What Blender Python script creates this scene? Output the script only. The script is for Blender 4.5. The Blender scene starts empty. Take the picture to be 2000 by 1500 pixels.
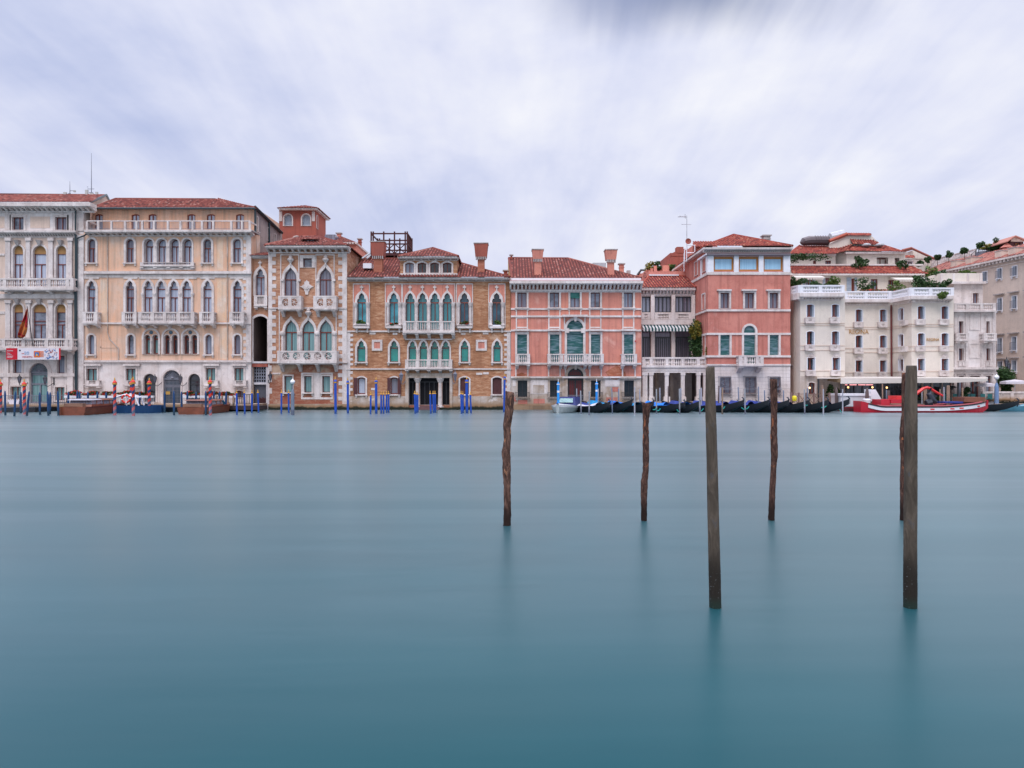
import bpy, bmesh, math, random
from mathutils import Vector, Matrix
from mathutils.geometry import tessellate_polygon, area_tri
R = math.radians
random.seed(7)
scene = bpy.context.scene
COL = scene.collection

# ---------------------------------------------------------------- camera
cam_data = bpy.data.cameras.new("camera")
cam_data.sensor_width = 36.0
cam_data.lens = 25.2
cam_data.clip_start = 0.1
cam_data.clip_end = 6000
cam = bpy.data.objects.new("camera", cam_data)
cam.location = (0, 0, 2.5)
cam.rotation_euler = (R(90), 0, 0)
COL.objects.link(cam)
scene.camera = cam
scene.render.resolution_x = 1024
scene.render.resolution_y = 768
scene.view_settings.view_transform = 'Standard'
scene.view_settings.look = 'None'
scene.view_settings.exposure = 0.0
scene.view_settings.gamma = 1.0

# ---------------------------------------------------------------- sky and sun
SUN_EL, SUN_AZ = 52.0, 200.0       # azimuth clockwise from +Y (behind the camera, a little to the left)
world = bpy.data.worlds.new("World")
scene.world = world
world.use_nodes = True
nt = world.node_tree
nt.nodes.clear()
N = nt.nodes.new
L = nt.links.new
def math_node(t, op, a, b=None, c=None):
    n = t.nodes.new('ShaderNodeMath'); n.operation = op
    for i, v in enumerate((a, b, c)):
        if v is None: continue
        if isinstance(v, (int, float)): n.inputs[i].default_value = v
        else: t.links.new(v, n.inputs[i])
    return n.outputs[0]
def mix_node(t, f, a, b, mode='MIX'):
    n = t.nodes.new('ShaderNodeMix'); n.data_type = 'RGBA'; n.blend_type = mode
    for s, v in ((n.inputs[0], f), (n.inputs[6], a), (n.inputs[7], b)):
        if isinstance(v, (int, float)): s.default_value = v
        elif isinstance(v, tuple): s.default_value = (v + (1,))[:4]
        else: t.links.new(v, s)
    return n.outputs[2]
def noise_node(t, vec, scale, detail=4, rough=.55, dist=0.0):
    n = t.nodes.new('ShaderNodeTexNoise')
    n.inputs['Scale'].default_value = scale; n.inputs['Detail'].default_value = detail
    n.inputs['Roughness'].default_value = rough; n.inputs['Distortion'].default_value = dist
    if vec is not None: t.links.new(vec, n.inputs['Vector'])
    return n.outputs['Fac']
def ramp_node(t, fac, stops, interp='LINEAR'):
    n = t.nodes.new('ShaderNodeValToRGB'); n.color_ramp.interpolation = interp
    el = n.color_ramp.elements
    el[0].position, el[0].color = stops[0][0], (stops[0][1] + (1,))[:4]
    el[1].position, el[1].color = stops[-1][0], (stops[-1][1] + (1,))[:4]
    for p, c in stops[1:-1]:
        e = el.new(p); e.color = (c + (1,))[:4]
    t.links.new(fac, n.inputs[0])
    return n.outputs[0]
def map_node(t, vec, scale=(1, 1, 1), loc=(0, 0, 0), rot=(0, 0, 0)):
    n = t.nodes.new('ShaderNodeMapping')
    n.inputs['Scale'].default_value = scale; n.inputs['Location'].default_value = loc; n.inputs['Rotation'].default_value = rot
    t.links.new(vec, n.inputs[0])
    return n.outputs[0]
def smooth(t, v, a, b):
    n = t.nodes.new('ShaderNodeMapRange'); n.interpolation_type = 'SMOOTHSTEP'
    t.links.new(v, n.inputs[0]); n.inputs[1].default_value = a; n.inputs[2].default_value = b
    return n.outputs[0]
tc = N('ShaderNodeTexCoord')
sep = N('ShaderNodeSeparateXYZ'); L(tc.outputs['Generated'], sep.inputs[0])
X, Y, Z = sep.outputs
zz = math_node(nt, 'ADD', math_node(nt, 'MAXIMUM', Z, 0.0), 0.20)
px_ = math_node(nt, 'DIVIDE', X, zz); py_ = math_node(nt, 'DIVIDE', Y, zz)
cmb = N('ShaderNodeCombineXYZ'); L(px_, cmb.inputs[0]); L(py_, cmb.inputs[1])
P = cmb.outputs[0]
# long-exposure clouds drawn out along the direction they drift (towards the viewer)
n_broad = noise_node(nt, map_node(nt, P, (0.6, 0.35, 1), (3.1, 0.4, 0)), 1.0, 3, .5, .35)
n_streak = noise_node(nt, map_node(nt, P, (2.6, 0.36, 1), (0.3, 2.0, 0), (0, 0, R(-4))), 1.0, 5, .6, .25)
n_fine = noise_node(nt, map_node(nt, P, (6.0, 1.1, 1), (1.3, 5.0, 0), (0, 0, R(-9))), 1.0, 4, .6, .3)
n_puff = noise_node(nt, map_node(nt, tc.outputs['Generated'], (4.6, 3.0, 8), (.9, .1, .7), (0, R(20), 0)), 1.0, 5, .55, .15)
f = math_node(nt, 'MULTIPLY_ADD', n_broad, 0.50, math_node(nt, 'MULTIPLY', n_streak, 0.26))
f = math_node(nt, 'MULTIPLY_ADD', n_fine, 0.10, f)
f = math_node(nt, 'MULTIPLY_ADD', n_puff, 0.33, f)
cloud = ramp_node(nt, f, [(0.45, (0.46, 0.53, 0.78)), (0.53, (0.61, 0.66, 0.87)), (0.60, (0.75, 0.78, 0.94)), (0.70, (0.92, 0.93, 0.99))])
sky = N('ShaderNodeTexSky'); sky.sky_type = 'NISHITA'; sky.sun_disc = False
sky.sun_elevation = R(SUN_EL); sky.sun_rotation = R(SUN_AZ)
skyc = mix_node(nt, 1.0, sky.outputs[0], (0.024, 0.031, 0.046), 'MULTIPLY')
# one thinner, bluer opening in the cloud deck
dx = math_node(nt, 'MULTIPLY', math_node(nt, 'SUBTRACT', px_, 0.335), 3.2)
dy = math_node(nt, 'MULTIPLY', math_node(nt, 'SUBTRACT', py_, 1.285), 6.5)
dd = math_node(nt, 'ADD', math_node(nt, 'MULTIPLY', dx, dx), math_node(nt, 'MULTIPLY', dy, dy))
dd = math_node(nt, 'ADD', math_node(nt, 'SQRT', dd), math_node(nt, 'MULTIPLY', math_node(nt, 'SUBTRACT', n_streak, .5), 1.8))
gap = math_node(nt, 'MULTIPLY', math_node(nt, 'SUBTRACT', 1.0, smooth(nt, dd, 0.0, 1.15)), 0.80)
skyc = mix_node(nt, .6, skyc, (0.21, 0.29, 0.55))
skymix = mix_node(nt, gap, cloud, skyc)
# an overcast sky is brighter overhead than towards the horizon
zen = math_node(nt, 'MULTIPLY_ADD', smooth(nt, Z, 0.55, 0.9), 2.6, 1.0)
low = ramp_node(nt, Z, [(0.0, (0.83, 0.83, 0.87)), (0.12, (0.97, 0.97, 0.985)), (0.25, (1, 1, 1))])
fin = mix_node(nt, 1.0, skymix, low, 'MULTIPLY')
bg = N('ShaderNodeBackground'); L(fin, bg.inputs[0]); L(zen, bg.inputs[1])
out = N('ShaderNodeOutputWorld'); L(bg.outputs[0], out.inputs[0])

sun_data = bpy.data.lights.new("sun", 'SUN')
sun_data.energy = 1.5; sun_data.angle = R(25); sun_data.color = (1.0, 0.91, 0.88)
sun = bpy.data.objects.new("sun", sun_data)
az = R(SUN_AZ)
sun_dir = Vector((math.sin(az) * math.cos(R(SUN_EL)), math.cos(az) * math.cos(R(SUN_EL)), math.sin(R(SUN_EL))))
sun.rotation_euler = (-sun_dir).to_track_quat('-Z', 'Y').to_euler()
sun.location = (0, -20, 60)
COL.objects.link(sun)

# ---------------------------------------------------------------- materials
MATS = {}
def new_mat(name):
    m = bpy.data.materials.new(name); m.use_nodes = True
    t = m.node_tree; b = t.nodes['Principled BSDF']
    MATS[name] = m
    return m, t, b
def setp(b, rough=.8, spec=.3, metal=0.0):
    b.inputs['Roughness'].default_value = rough
    b.inputs['Specular IOR Level'].default_value = spec
    b.inputs['Metallic'].default_value = metal
def add_bump(t, b, h, strength=.3, dist=.02):
    n = t.nodes.new('ShaderNodeBump'); n.inputs['Strength'].default_value = strength; n.inputs['Distance'].default_value = dist
    t.links.new(h, n.inputs['Height']); t.links.new(n.outputs[0], b.inputs['Normal'])
def mul(c, k): return tuple(min(1, x * k) for x in c)
def objvec(t):
    return t.nodes.new('ShaderNodeTexCoord').outputs['Object']
def plain(name, c, rough=.6, spec=.4, metal=0.0, var=.12, sc=3.0):
    m, t, b = new_mat(name); setp(b, rough, spec, metal)
    v = objvec(t)
    f = noise_node(t, v, sc, 5, .6)
    t.links.new(ramp_node(t, f, [(.3, mul(c, 1 - var)), (.7, mul(c, 1 + var))]), b.inputs['Base Color'])
    return m
def plaster(name, c, c2, c3=None, sc=.28, streak=.35, rough=.9, grime=(0.12, 0.10, 0.10), g=.25, algae=False):
    """weathered wall: broad patches, vertical run-off streaks, fine grain"""
    m, t, b = new_mat(name); setp(b, rough, .15)
    v = objvec(t)
    f = noise_node(t, v, sc, 8, .62, .6)
    stops = [(.38, c), (.50, tuple((a + d) / 2 for a, d in zip(c, c2))), (.60, c2)]
    if c3: stops.append((.70, c3))
    col = ramp_node(t, f, stops)
    s = noise_node(t, map_node(t, v, (2.6, 2.6, .10)), 1.0, 5, .65)
    s2 = noise_node(t, map_node(t, v, (5.5, 5.5, .55)), 1.0, 6, .7)
    col = mix_node(t, math_node(t, 'MULTIPLY', smooth(t, s2, .52, .68), streak * .8), col, tuple(a * .70 + .02 for a in c2))
    col = mix_node(t, math_node(t, 'MULTIPLY', smooth(t, s, .48, .66), streak), col, tuple(a * .62 for a in c2))
    gr = noise_node(t, v, 2.3, 8, .7)
    col = mix_node(t, math_node(t, 'MULTIPLY', smooth(t, gr, .49, .70), g), col, grime)
    fi = noise_node(t, v, 16, 4, .6)
    col = mix_node(t, .22, col, ramp_node(t, fi, [(.3, (.35, .33, .33)), (.7, (1, 1, 1))]), 'MULTIPLY')
    if algae:   # green-black tide stain just above the water
        sz = t.nodes.new('ShaderNodeSeparateXYZ'); t.links.new(v, sz.inputs[0])
        z = math_node(t, 'ADD', sz.outputs[2], math_node(t, 'MULTIPLY', noise_node(t, map_node(t, v, (1.5, 1.5, .6)), 1.0, 5, .7), .55))
        col = mix_node(t, smooth(t, z, 1.15, .62), col, (.30, .19, .11)); col = mix_node(t, smooth(t, z, .66, .46), col, (.022, .026, .018))
    t.links.new(col, b.inputs['Base Color'])
    add_bump(t, b, fi, .25, .02)
    return m
def brickm(name, a, b2, mortar, patch=None, pt=.56, psc=.35, red=None, rz=None):
    m, t, b = new_mat(name); setp(b, .92, .12)
    v = objvec(t)
    s = t.nodes.new('ShaderNodeSeparateXYZ'); t.links.new(v, s.inputs[0])
    c = t.nodes.new('ShaderNodeCombineXYZ')
    t.links.new(math_node(t, 'ADD', s.outputs[0], s.outputs[1]), c.inputs[0]); t.links.new(s.outputs[2], c.inputs[1])
    br = t.nodes.new('ShaderNodeTexBrick'); t.links.new(c.outputs[0], br.inputs['Vector'])
    br.inputs['Scale'].default_value = 1.0; br.inputs['Brick Width'].default_value = .34; br.inputs['Row Height'].default_value = .125
    br.inputs['Mortar Size'].default_value = .018; br.inputs['Mortar Smooth'].default_value = .3; br.inputs['Bias'].default_value = -.1
    br.inputs['Color1'].default_value = a + (1,); br.inputs['Color2'].default_value = b2 + (1,); br.inputs['Mortar'].default_value = mortar + (1,)
    col = br.outputs['Color']
    hs = noise_node(t, map_node(t, v, (1.2, 1.2, 5)), 1.0, 8, .7, .5)
    col = mix_node(t, .75, col, ramp_node(t, hs, [(.36, mul(b2, .8)), (.5, mul(a, 1.0)), (.64, mul(mortar, 1.1))]))
    vp = noise_node(t, map_node(t, v, (.30, .30, .11), (5.2, 0, .3)), 1.0, 6, .7, .5)
    col = mix_node(t, math_node(t, 'MULTIPLY', smooth(t, vp, .50, .58), .55), col, mix_node(t, hs, mul(b2, .55), mul(a, 1.0)))
    if red:
        zf = smooth(t, math_node(t, 'ADD', s.outputs[2], math_node(t, 'MULTIPLY', noise_node(t, v, .5, 5), 3.0)), rz[0] + 1.5, rz[1] + 1.5)
        col = mix_node(t, zf, mix_node(t, hs, red, mul(red, .4)), col)
    if patch:
        pf = noise_node(t, v, psc, 7, .62, .4)
        col = mix_node(t, math_node(t, 'MULTIPLY', smooth(t, pf, pt, pt + .10), .85), col, patch)
    gr = noise_node(t, v, 1.1, 8, .7)
    col = mix_node(t, math_node(t, 'MULTIPLY', smooth(t, gr, .52, .85), .4), col, (.10, .07, .06))
    t.links.new(col, b.inputs['Base Color'])
    add_bump(t, b, hs, .4, .03)
    return m
def tilem(name, reds, dark=(.10, .042, .038), pale=(.36, .18, .145)):
    """clay pantiles: colour picked per tile from the UV cell, with lichen patches"""
    m, t, b = new_mat(name); setp(b, .9, .15)
    uv = t.nodes.new('ShaderNodeTexCoord').outputs['UV']
    s = t.nodes.new('ShaderNodeSeparateXYZ'); t.links.new(uv, s.inputs[0])
    cu = math_node(t, 'FLOOR', math_node(t, 'DIVIDE', s.outputs[0], .30)); cv = math_node(t, 'FLOOR', math_node(t, 'DIVIDE', s.outputs[1], .40))
    c = t.nodes.new('ShaderNodeCombineXYZ'); t.links.new(cu, c.inputs[0]); t.links.new(cv, c.inputs[1])
    w = t.nodes.new('ShaderNodeTexWhiteNoise'); w.noise_dimensions = '2D'; t.links.new(c.outputs[0], w.inputs['Vector'])
    st = [(0, dark), (.12, reds[0]), (.38, reds[1]), (.66, reds[2]), (.86, reds[3]), (.95, pale)]
    col = ramp_node(t, w.outputs['Value'], st, 'CONSTANT')
    course = math_node(t, 'FRACT', math_node(t, 'DIVIDE', s.outputs[1], .40))
    col = mix_node(t, math_node(t, 'MULTIPLY', smooth(t, course, .72, 1.0), .0), col, dark)
    li = noise_node(t, uv, .8, 7, .65)
    col = mix_node(t, math_node(t, 'MULTIPLY', smooth(t, li, .50, .72), .5), col, mul(reds[0], .55))
    t.links.new(col, b.inputs['Base Color'])
    add_bump(t, b, course, .6, .04)
    return m
def panem(name, c, c2, folds=True, rough=.07, spec=.7):
    """window pane: curtain fold shade, dim room and sky reflection painted into glossy colour"""
    m, t, b = new_mat(name); setp(b, rough, spec)
    v = objvec(t)
    s = t.nodes.new('ShaderNodeSeparateXYZ'); t.links.new(v, s.inputs[0])
    xy = math_node(t, 'ADD', s.outputs[0], s.outputs[1])
    cc = t.nodes.new('ShaderNodeCombineXYZ'); t.links.new(math_node(t, 'MULTIPLY', xy, 9.0 if folds else .6), cc.inputs[0]); t.links.new(math_node(t, 'MULTIPLY', s.outputs[2], .12 if folds else .8), cc.inputs[1])
    f = noise_node(t, cc.outputs[0], 1.0, 3, .6)
    t.links.new(ramp_node(t, f, [(.36, c2), (.62, c)]), b.inputs['Base Color'])
    return m
def louverm(name, c, c2, pitch=.11):
    m, t, b = new_mat(name); setp(b, .3, .5)
    v = objvec(t)
    s = t.nodes.new('ShaderNodeSeparateXYZ'); t.links.new(v, s.inputs[0])
    fr = math_node(t, 'FRACT', math_node(t, 'DIVIDE', s.outputs[2], pitch))
    water_refl = noise_node(t, map_node(t, v, (1.0, 1.0, 7.0)), 1.0, 5, .6, .4)
    col = mix_node(t, smooth(t, water_refl, .42, .62), c, c2)  # paler wavy bands paint water reflections into the slat colour
    col = mix_node(t, math_node(t, 'MULTIPLY', smooth(t, fr, .6, .9), .35), col, mul(c, .4))
    t.links.new(col, b.inputs['Base Color'])
    add_bump(t, b, fr, .5, .02)
    return m
def leafm(name, a, b2, c3=None):
    m, t, b = new_mat(name); setp(b, .6, .3)
    v = objvec(t)
    w = noise_node(t, v, 4.5, 3, .6)
    st = [(.30, a), (.55, tuple((x + y) / 2 for x, y in zip(a, b2))), (.70, b2)]
    if c3: st = [(.36, a), (.50, b2), (.55, c3)]
    t.links.new(ramp_node(t, w, st), b.inputs['Base Color'])
    return m

STONE = plaster('istrian_stone', (.78, .71, .68), (.60, .52, .49), (.82, .77, .74), sc=.6, streak=.30, g=.30)
STONE_G = plaster('grey_stone', (.50, .455, .44), (.38, .34, .33), None, sc=.9, streak=.3, g=.4)
STONE_W = plaster('pale_ashlar', (.80, .74, .72), (.66, .57, .53), (.82, .78, .77), sc=.35, streak=.35, g=.25, algae=True)
STONE_B = plaster('stained_ashlar', (.62, .55, .50), (.44, .33, .25), (.74, .67, .62), sc=.5, streak=.4, g=.35, algae=True)
PEACH = plaster('ochre_plaster', (.78, .455, .295), (.72, .51, .39), (.78, .64, .55), sc=.40, streak=.6, g=.2, grime=(.35, .20, .13))
CREAM = plaster('cream_plaster', (.74, .58, .49), (.66, .51, .42), None, sc=.3, streak=.25, g=.15)
PINK = plaster('salmon_plaster', (.70, .285, .21), (.60, .24, .185), (.74, .40, .32), sc=.4, streak=.5, g=.2, grime=(.22, .08, .06))
PINK_D = plaster('red_plaster', (.42, .12, .085), (.34, .11, .085), None, sc=.3, streak=.4, g=.2)
PINK_T = plaster('rose_plaster', (.64, .26, .205), (.52, .19, .15), (.62, .32, .27), sc=.45, streak=.45, g=.25, grime=(.25, .07, .05))
HOTEL = plaster('ivory_plaster', (.79, .71, .62), (.70, .63, .56), None, sc=.2, streak=.15, g=.10)
BEIGE = plaster('beige_plaster', (.68, .56, .48), (.60, .50, .43), None, sc=.2, streak=.2, g=.15)
WHITEP = plaster('white_plaster', (.64, .62, .64), (.57, .55, .57), None, sc=.3, streak=.25, g=.2)
BRICK_F = brickm('tawny_brick', (.43, .205, .11), (.27, .11, .06), (.53, .34, .22), (.56, .37, .26), .60, .4, (.34, .11, .07), (-.3, 1.2))
BRICK_D = brickm('buff_brick', (.48, .25, .15), (.34, .13, .08), (.57, .38, .28), (.60, .41, .31), .58, .4, (.34, .10, .06), (-.3, 1.0))
BRICK_C = brickm('chimney_brick', (.42, .155, .10), (.34, .12, .08), (.40, .19, .13))
TILE = tilem('clay_tiles', [(.17, .048, .040), (.23, .068, .052), (.29, .10, .078), (.20, .060, .046)])
ROOF_GAP_SHADE = plain('roof_channel_shade', (.10, .035, .03), .9, .1)  # channels between tile rows coloured dark to paint their shade
TILE_R = tilem('new_red_tiles', [(.24, .050, .038), (.32, .072, .050), (.37, .10, .068), (.28, .060, .044)], (.15, .04, .035), (.42, .17, .11))
TILE_P = tilem('faded_tiles', [(.30, .11, .09), (.36, .15, .12), (.42, .19, .15), (.33, .12, .10)], (.12, .06, .06))
WOOD_R = plain('mahogany_frame', (.17, .035, .022), .45, .4)
WOOD_B = plain('brown_shutter', (.085, .03, .032), .6, .3)
WOOD_O = plain('orange_wood', (.42, .16, .03), .5, .4)
IRON = plain('dark_iron', (.025, .027, .033), .5, .5)
IRON_G = plain('grey_iron', (.17, .18, .22), .5, .5)
STEEL = plain('pale_steel', (.45, .46, .48), .4, .5, .3)
DRAIN = plain('green_drainpipe', (.022, .040, .048), .45, .4)
COPPER = plain('copper_pipe', (.16, .04, .04), .5, .4)
TAN = plain('brown_lunette', (.36, .20, .085), .8, .2)
WHITE_W = plain('white_paint', (.74, .74, .78), .5, .4, var=.05)
P_CURT = panem('pane_curtain', (.30, .34, .43), (.13, .15, .20))
P_CURT2 = panem('pane_pale', (.46, .50, .60), (.28, .31, .39))
P_SKYREF = panem('pane_sky_reflection', (.28, .31, .39), (.06, .07, .09), False)  # blotchy grey sky reflection painted into the pane colour
DEEP = plain('interior_shade', (.014, .014, .017), .9, .1)  # flat dark colour standing in for the shade inside openings
DARKWOOD = plain('dark_red_timber', (.07, .022, .022), .7, .2)
P_TEALC = panem('pane_green_curtain', (.19, .34, .34), (.08, .19, .20))
P_TEAL = panem('pane_teal', (.02, .29, .24), (.015, .20, .18), False)
P_AQUA = panem('pane_aqua', (.06, .38, .47), (.02, .16, .20), False)
P_AQUAC = panem('pane_aqua_curtain', (.07, .29, .32), (.02, .12, .14))
P_DARK = panem('pane_dark', (.05, .055, .07), (.012, .012, .016), False)
P_DKBLUE = panem('pane_dusk', (.03, .11, .16), (.012, .03, .045), False)
P_DIM = panem('pane_dim_curtain', (.22, .22, .28), (.10, .09, .12))
P_SKY = panem('pane_blue_blind', (.36, .60, .78), (.28, .50, .68))
LOUV = louverm('green_louvers', (.012, .10, .095), (.16, .25, .29))
LOUV_G = louverm('green_closed_shutter', (.02, .15, .12), (.04, .22, .19))
LOUV_D = louverm('dark_closed_shutter', (.013, .020, .026), (.018, .028, .032))
LOUV_B = louverm('blue_grey_shutter', (.30, .36, .44), (.36, .42, .50))
LEAF = leafm('leaf_green', (.018, .050, .018), (.06, .12, .03))
LEAF_L = leafm('leaf_light', (.05, .11, .02), (.14, .19, .04))
LEAF_F = leafm('leaf_flowers', (.02, .06, .02), (.07, .12, .03), (.62, .02, .03))
LEAF_A = leafm('leaf_autumn', (.06, .10, .02), (.38, .26, .04))
BARK = plain('bark', (.06, .045, .035), .9, .2)
AWN = plain('awning_canvas', (.58, .53, .48), .8, .2, var=.04)
CLOTH = plain('white_canvas', (.66, .62, .66), .8, .2, var=.04)
# ---------------------------------------------------------------- geometry helpers
def ray(px, py, depth):
    return Vector(((px - 1000) / 1400 * depth, depth, 2.5 - (py - 750) / 1400 * depth))
class Plane:
    """a vertical wall plane through two photo columns at known distances"""
    def __init__(s, xa, ya, xb=None, yb=None):
        if xb is None: xb, yb = xa + 100, ya
        s.a = Vector(((xa - 1000) / 1400 * ya, ya)); b = Vector(((xb - 1000) / 1400 * yb, yb))
        s.e = (b - s.a).normalized(); s.n = Vector((s.e.y, -s.e.x))
    def uz(s, px, py, d=0.0):
        o = s.a + s.n * d; r = Vector(((px - 1000) / 1400, 1.0))
        t = (o.x * s.e.y - o.y * s.e.x) / (r.x * s.e.y - r.y * s.e.x)
        return ((r * t - o).dot(s.e), 2.5 - (py - 750) / 1400 * t)
    def w(s, u, z, d=0.0):
        p = s.a + s.e * u + s.n * d
        return Vector((p.x, p.y, z))
    def p(s, px, py, d=0.0):
        return s.w(*s.uz(px, py, d), d)
    def rect(s, x0, y0, x1, y1, d=0.0):
        xm = (x0 + x1) / 2
        return s.uz(x0, y0, d)[0], s.uz(x1, y0, d)[0], s.uz(xm, y1, d)[1], s.uz(xm, y0, d)[1]
class MB:
    def __init__(s): s.v = []; s.f = []; s.m = []; s.uv = []
    def poly(s, pts, m=0, uv=None):
        i = len(s.v); s.v += [Vector(p) for p in pts]
        s.f.append(list(range(i, i + len(pts)))); s.m.append(m); s.uv.append(uv)
    def mesh(s, vs, fs, m=0):
        i = len(s.v); s.v += [Vector(p) for p in vs]
        for f in fs: s.f.append([i + k for k in f]); s.m.append(m); s.uv.append(None)
    def hexa(s, c, m=0):
        s.mesh(c, [(0, 1, 2, 3), (7, 6, 5, 4), (0, 4, 5, 1), (1, 5, 6, 2), (2, 6, 7, 3), (3, 7, 4, 0)], m)
    def box(s, a, b, m=0):
        x0, y0, z0 = a; x1, y1, z1 = b
        s.hexa([(x0, y0, z0), (x1, y0, z0), (x1, y1, z0), (x0, y1, z0), (x0, y0, z1), (x1, y0, z1), (x1, y1, z1), (x0, y1, z1)], m)
    def ub(s, F, u0, u1, z0, z1, d0, d1, m=0):
        s.hexa([F.w(u0, z0, d0), F.w(u1, z0, d0), F.w(u1, z0, d1), F.w(u0, z0, d1), F.w(u0, z1, d0), F.w(u1, z1, d0), F.w(u1, z1, d1), F.w(u0, z1, d1)], m)
    def fb(s, F, x0, y0, x1, y1, d0, d1, m=0):
        s.ub(F, *F.rect(x0, y0, x1, y1, d1), d0, d1, m)
    def prism(s, F, outline, d0, d1, m=0, holes=()):
        """outline and holes in (u,z), extruded from d0 (back, open) to d1 (front)"""
        loops = [outline] + list(holes)
        tris = tessellate_polygon([[Vector((u, z, 0)) for u, z in lp] for lp in loops])
        flat = [q for lp in loops for q in lp]
        i = len(s.v); s.v += [F.w(u, z, d1) for u, z in flat]
        for t in tris:
            s.f.append([i + k for k in t]); s.m.append(m); s.uv.append(None)
        if d0 != d1:
            j = len(s.v); s.v += [F.w(u, z, d0) for u, z in flat]
            k = 0
            for lp in loops:
                n = len(lp)
                for q in range(n):
                    a, b = k + q, k + (q + 1) % n
                    s.f.append([i + a, i + b, j + b, j + a]); s.m.append(m); s.uv.append(None)
                k += n
    def tube(s, p0, p1, r0, r1=None, n=6, m=0, caps=True):
        s.path([p0, p1], [r0, r0 if r1 is None else r1], n, m, caps)
    def path(s, pts, rad, n=6, m=0, caps=True):
        pts = [Vector(p) for p in pts]; rings = []
        if not isinstance(rad, (list, tuple)): rad = [rad] * len(pts)
        for k, p in enumerate(pts):
            d = (pts[min(k + 1, len(pts) - 1)] - pts[max(k - 1, 0)]).normalized()
            a = d.cross(Vector((0, 0, 1)));
            if a.length < .05: a = d.cross(Vector((0, 1, 0)))
            a.normalize(); b = d.cross(a)
            i = len(s.v); rings.append(i)
            s.v += [p + (a * math.cos(2 * math.pi * q / n) + b * math.sin(2 * math.pi * q / n)) * rad[k] for q in range(n)]
        for k in range(len(pts) - 1):
            for q in range(n):
                s.f.append([rings[k] + q, rings[k] + (q + 1) % n, rings[k + 1] + (q + 1) % n, rings[k + 1] + q]); s.m.append(m); s.uv.append(None)
        if caps:
            s.f.append([rings[0] + q for q in range(n)][::-1]); s.m.append(m); s.uv.append(None)
            s.f.append([rings[-1] + q for q in range(n)]); s.m.append(m); s.uv.append(None)
    def lathe(s, c, prof, n=8, m=0):
        c = Vector(c); s.path_z([(c + Vector((0, 0, z)), r) for r, z in prof], n, m)
    def path_z(s, pr, n, m):
        rings = []
        for p, r in pr:
            rings.append(len(s.v)); s.v += [p + Vector((math.cos(2 * math.pi * (q + .5) / n) * r, math.sin(2 * math.pi * (q + .5) / n) * r, 0)) for q in range(n)]
        for k in range(len(rings) - 1):
            for q in range(n):
                s.f.append([rings[k] + q, rings[k] + (q + 1) % n, rings[k + 1] + (q + 1) % n, rings[k + 1] + q]); s.m.append(m); s.uv.append(None)
        s.f.append([rings[0] + q for q in range(n)][::-1]); s.m.append(m); s.uv.append(None)
        s.f.append([rings[-1] + q for q in range(n)]); s.m.append(m); s.uv.append(None)
    def build(s, name, mats, parent=None, smooth=False, loc=None, recalc=True):
        if not s.v: return None
        if not isinstance(mats, (list, tuple)): mats = [mats]
        off = Vector(loc) if loc is not None else (parent_loc(parent) if parent else Vector((0, 0, 0)))
        me = bpy.data.meshes.new(name)
        me.from_pydata([tuple(v - off) for v in s.v], [], s.f)
        for m in mats: me.materials.append(m)
        me.polygons.foreach_set('material_index', s.m)
        if any(u is not None for u in s.uv):
            lay = me.uv_layers.new(name='uv')
            for p, u in zip(me.polygons, s.uv):
                if u is not None:
                    for li, q in zip(p.loop_indices, u): lay.data[li].uv = q
        if recalc:
            bm = bmesh.new(); bm.from_mesh(me); bmesh.ops.recalc_face_normals(bm, faces=bm.faces); bm.to_mesh(me); bm.free()
        if smooth: me.polygons.foreach_set('use_smooth', [True] * len(me.polygons))
        me.update()
        o = bpy.data.objects.new(name, me)
        COL.objects.link(o)
        if parent: o.parent = parent
        else: o.location = off
        return o
def parent_loc(o):
    v = Vector((0, 0, 0))
    while o is not None: v = v + Vector(o.location); o = o.parent
    return v
def tag(o, label, cat, group=None):
    o['label'] = label; o['category'] = cat
    if group: o['group'] = group
    return o
def thing(name, loc, label, cat, group=None):
    o = bpy.data.objects.new(name, None); o.empty_display_size = .3
    o.location = loc; COL.objects.link(o)
    return tag(o, label, cat, group)

PROF = {
    'ogee': [(1, 0), (1.0, .16), (.97, .30), (.90, .44), (.78, .57), (.60, .68), (.40, .77), (.22, .85), (.10, .92), (0, 1)],
    'ogee2': [(1, 0), (.99, .16), (.94, .33), (.83, .50), (.66, .64), (.45, .76), (.26, .85), (.11, .93), (0, 1)],
    'tref': [(1, 0), (1.0, .16), (.94, .27), (.84, .35), (.70, .39), (.56, .38), (.62, .50), (.61, .63), (.50, .76), (.30, .87), (.10, .94), (0, 1)],
    'round': [(math.cos(a * math.pi / 16), math.sin(a * math.pi / 16)) for a in range(9)],
    'seg': [(1, 0), (.8, .38), (.55, .7), (.28, .93), (0, 1)],
}
RISE = {'ogee': 1.15, 'ogee2': 1.25, 'tref': 1.05, 'round': .5, 'seg': .14, 'rect': 0}
def outline(kind, u0, u1, z0, z1, rise=None):
    if kind == 'rect': return [(u0, z0), (u1, z0), (u1, z1), (u0, z1)]
    c, h = (u0 + u1) / 2, (u1 - u0) / 2
    H = (u1 - u0) * RISE[kind] if rise is None else rise
    pr = [(x, y) for x, y in PROF[kind]]
    pts = [(u0, z0), (u1, z0)] + [(c + h * x, z1 - H + H * y) for x, y in pr] + [(c - h * x, z1 - H + H * y) for x, y in pr[-2::-1]]
    out = []
    for p in pts:
        if not out or abs(p[0] - out[-1][0]) + abs(p[1] - out[-1][1]) > 1e-4: out.append(p)
    if abs(out[0][0] - out[-1][0]) + abs(out[0][1] - out[-1][1]) < 1e-4: out.pop()
    return out

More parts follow.
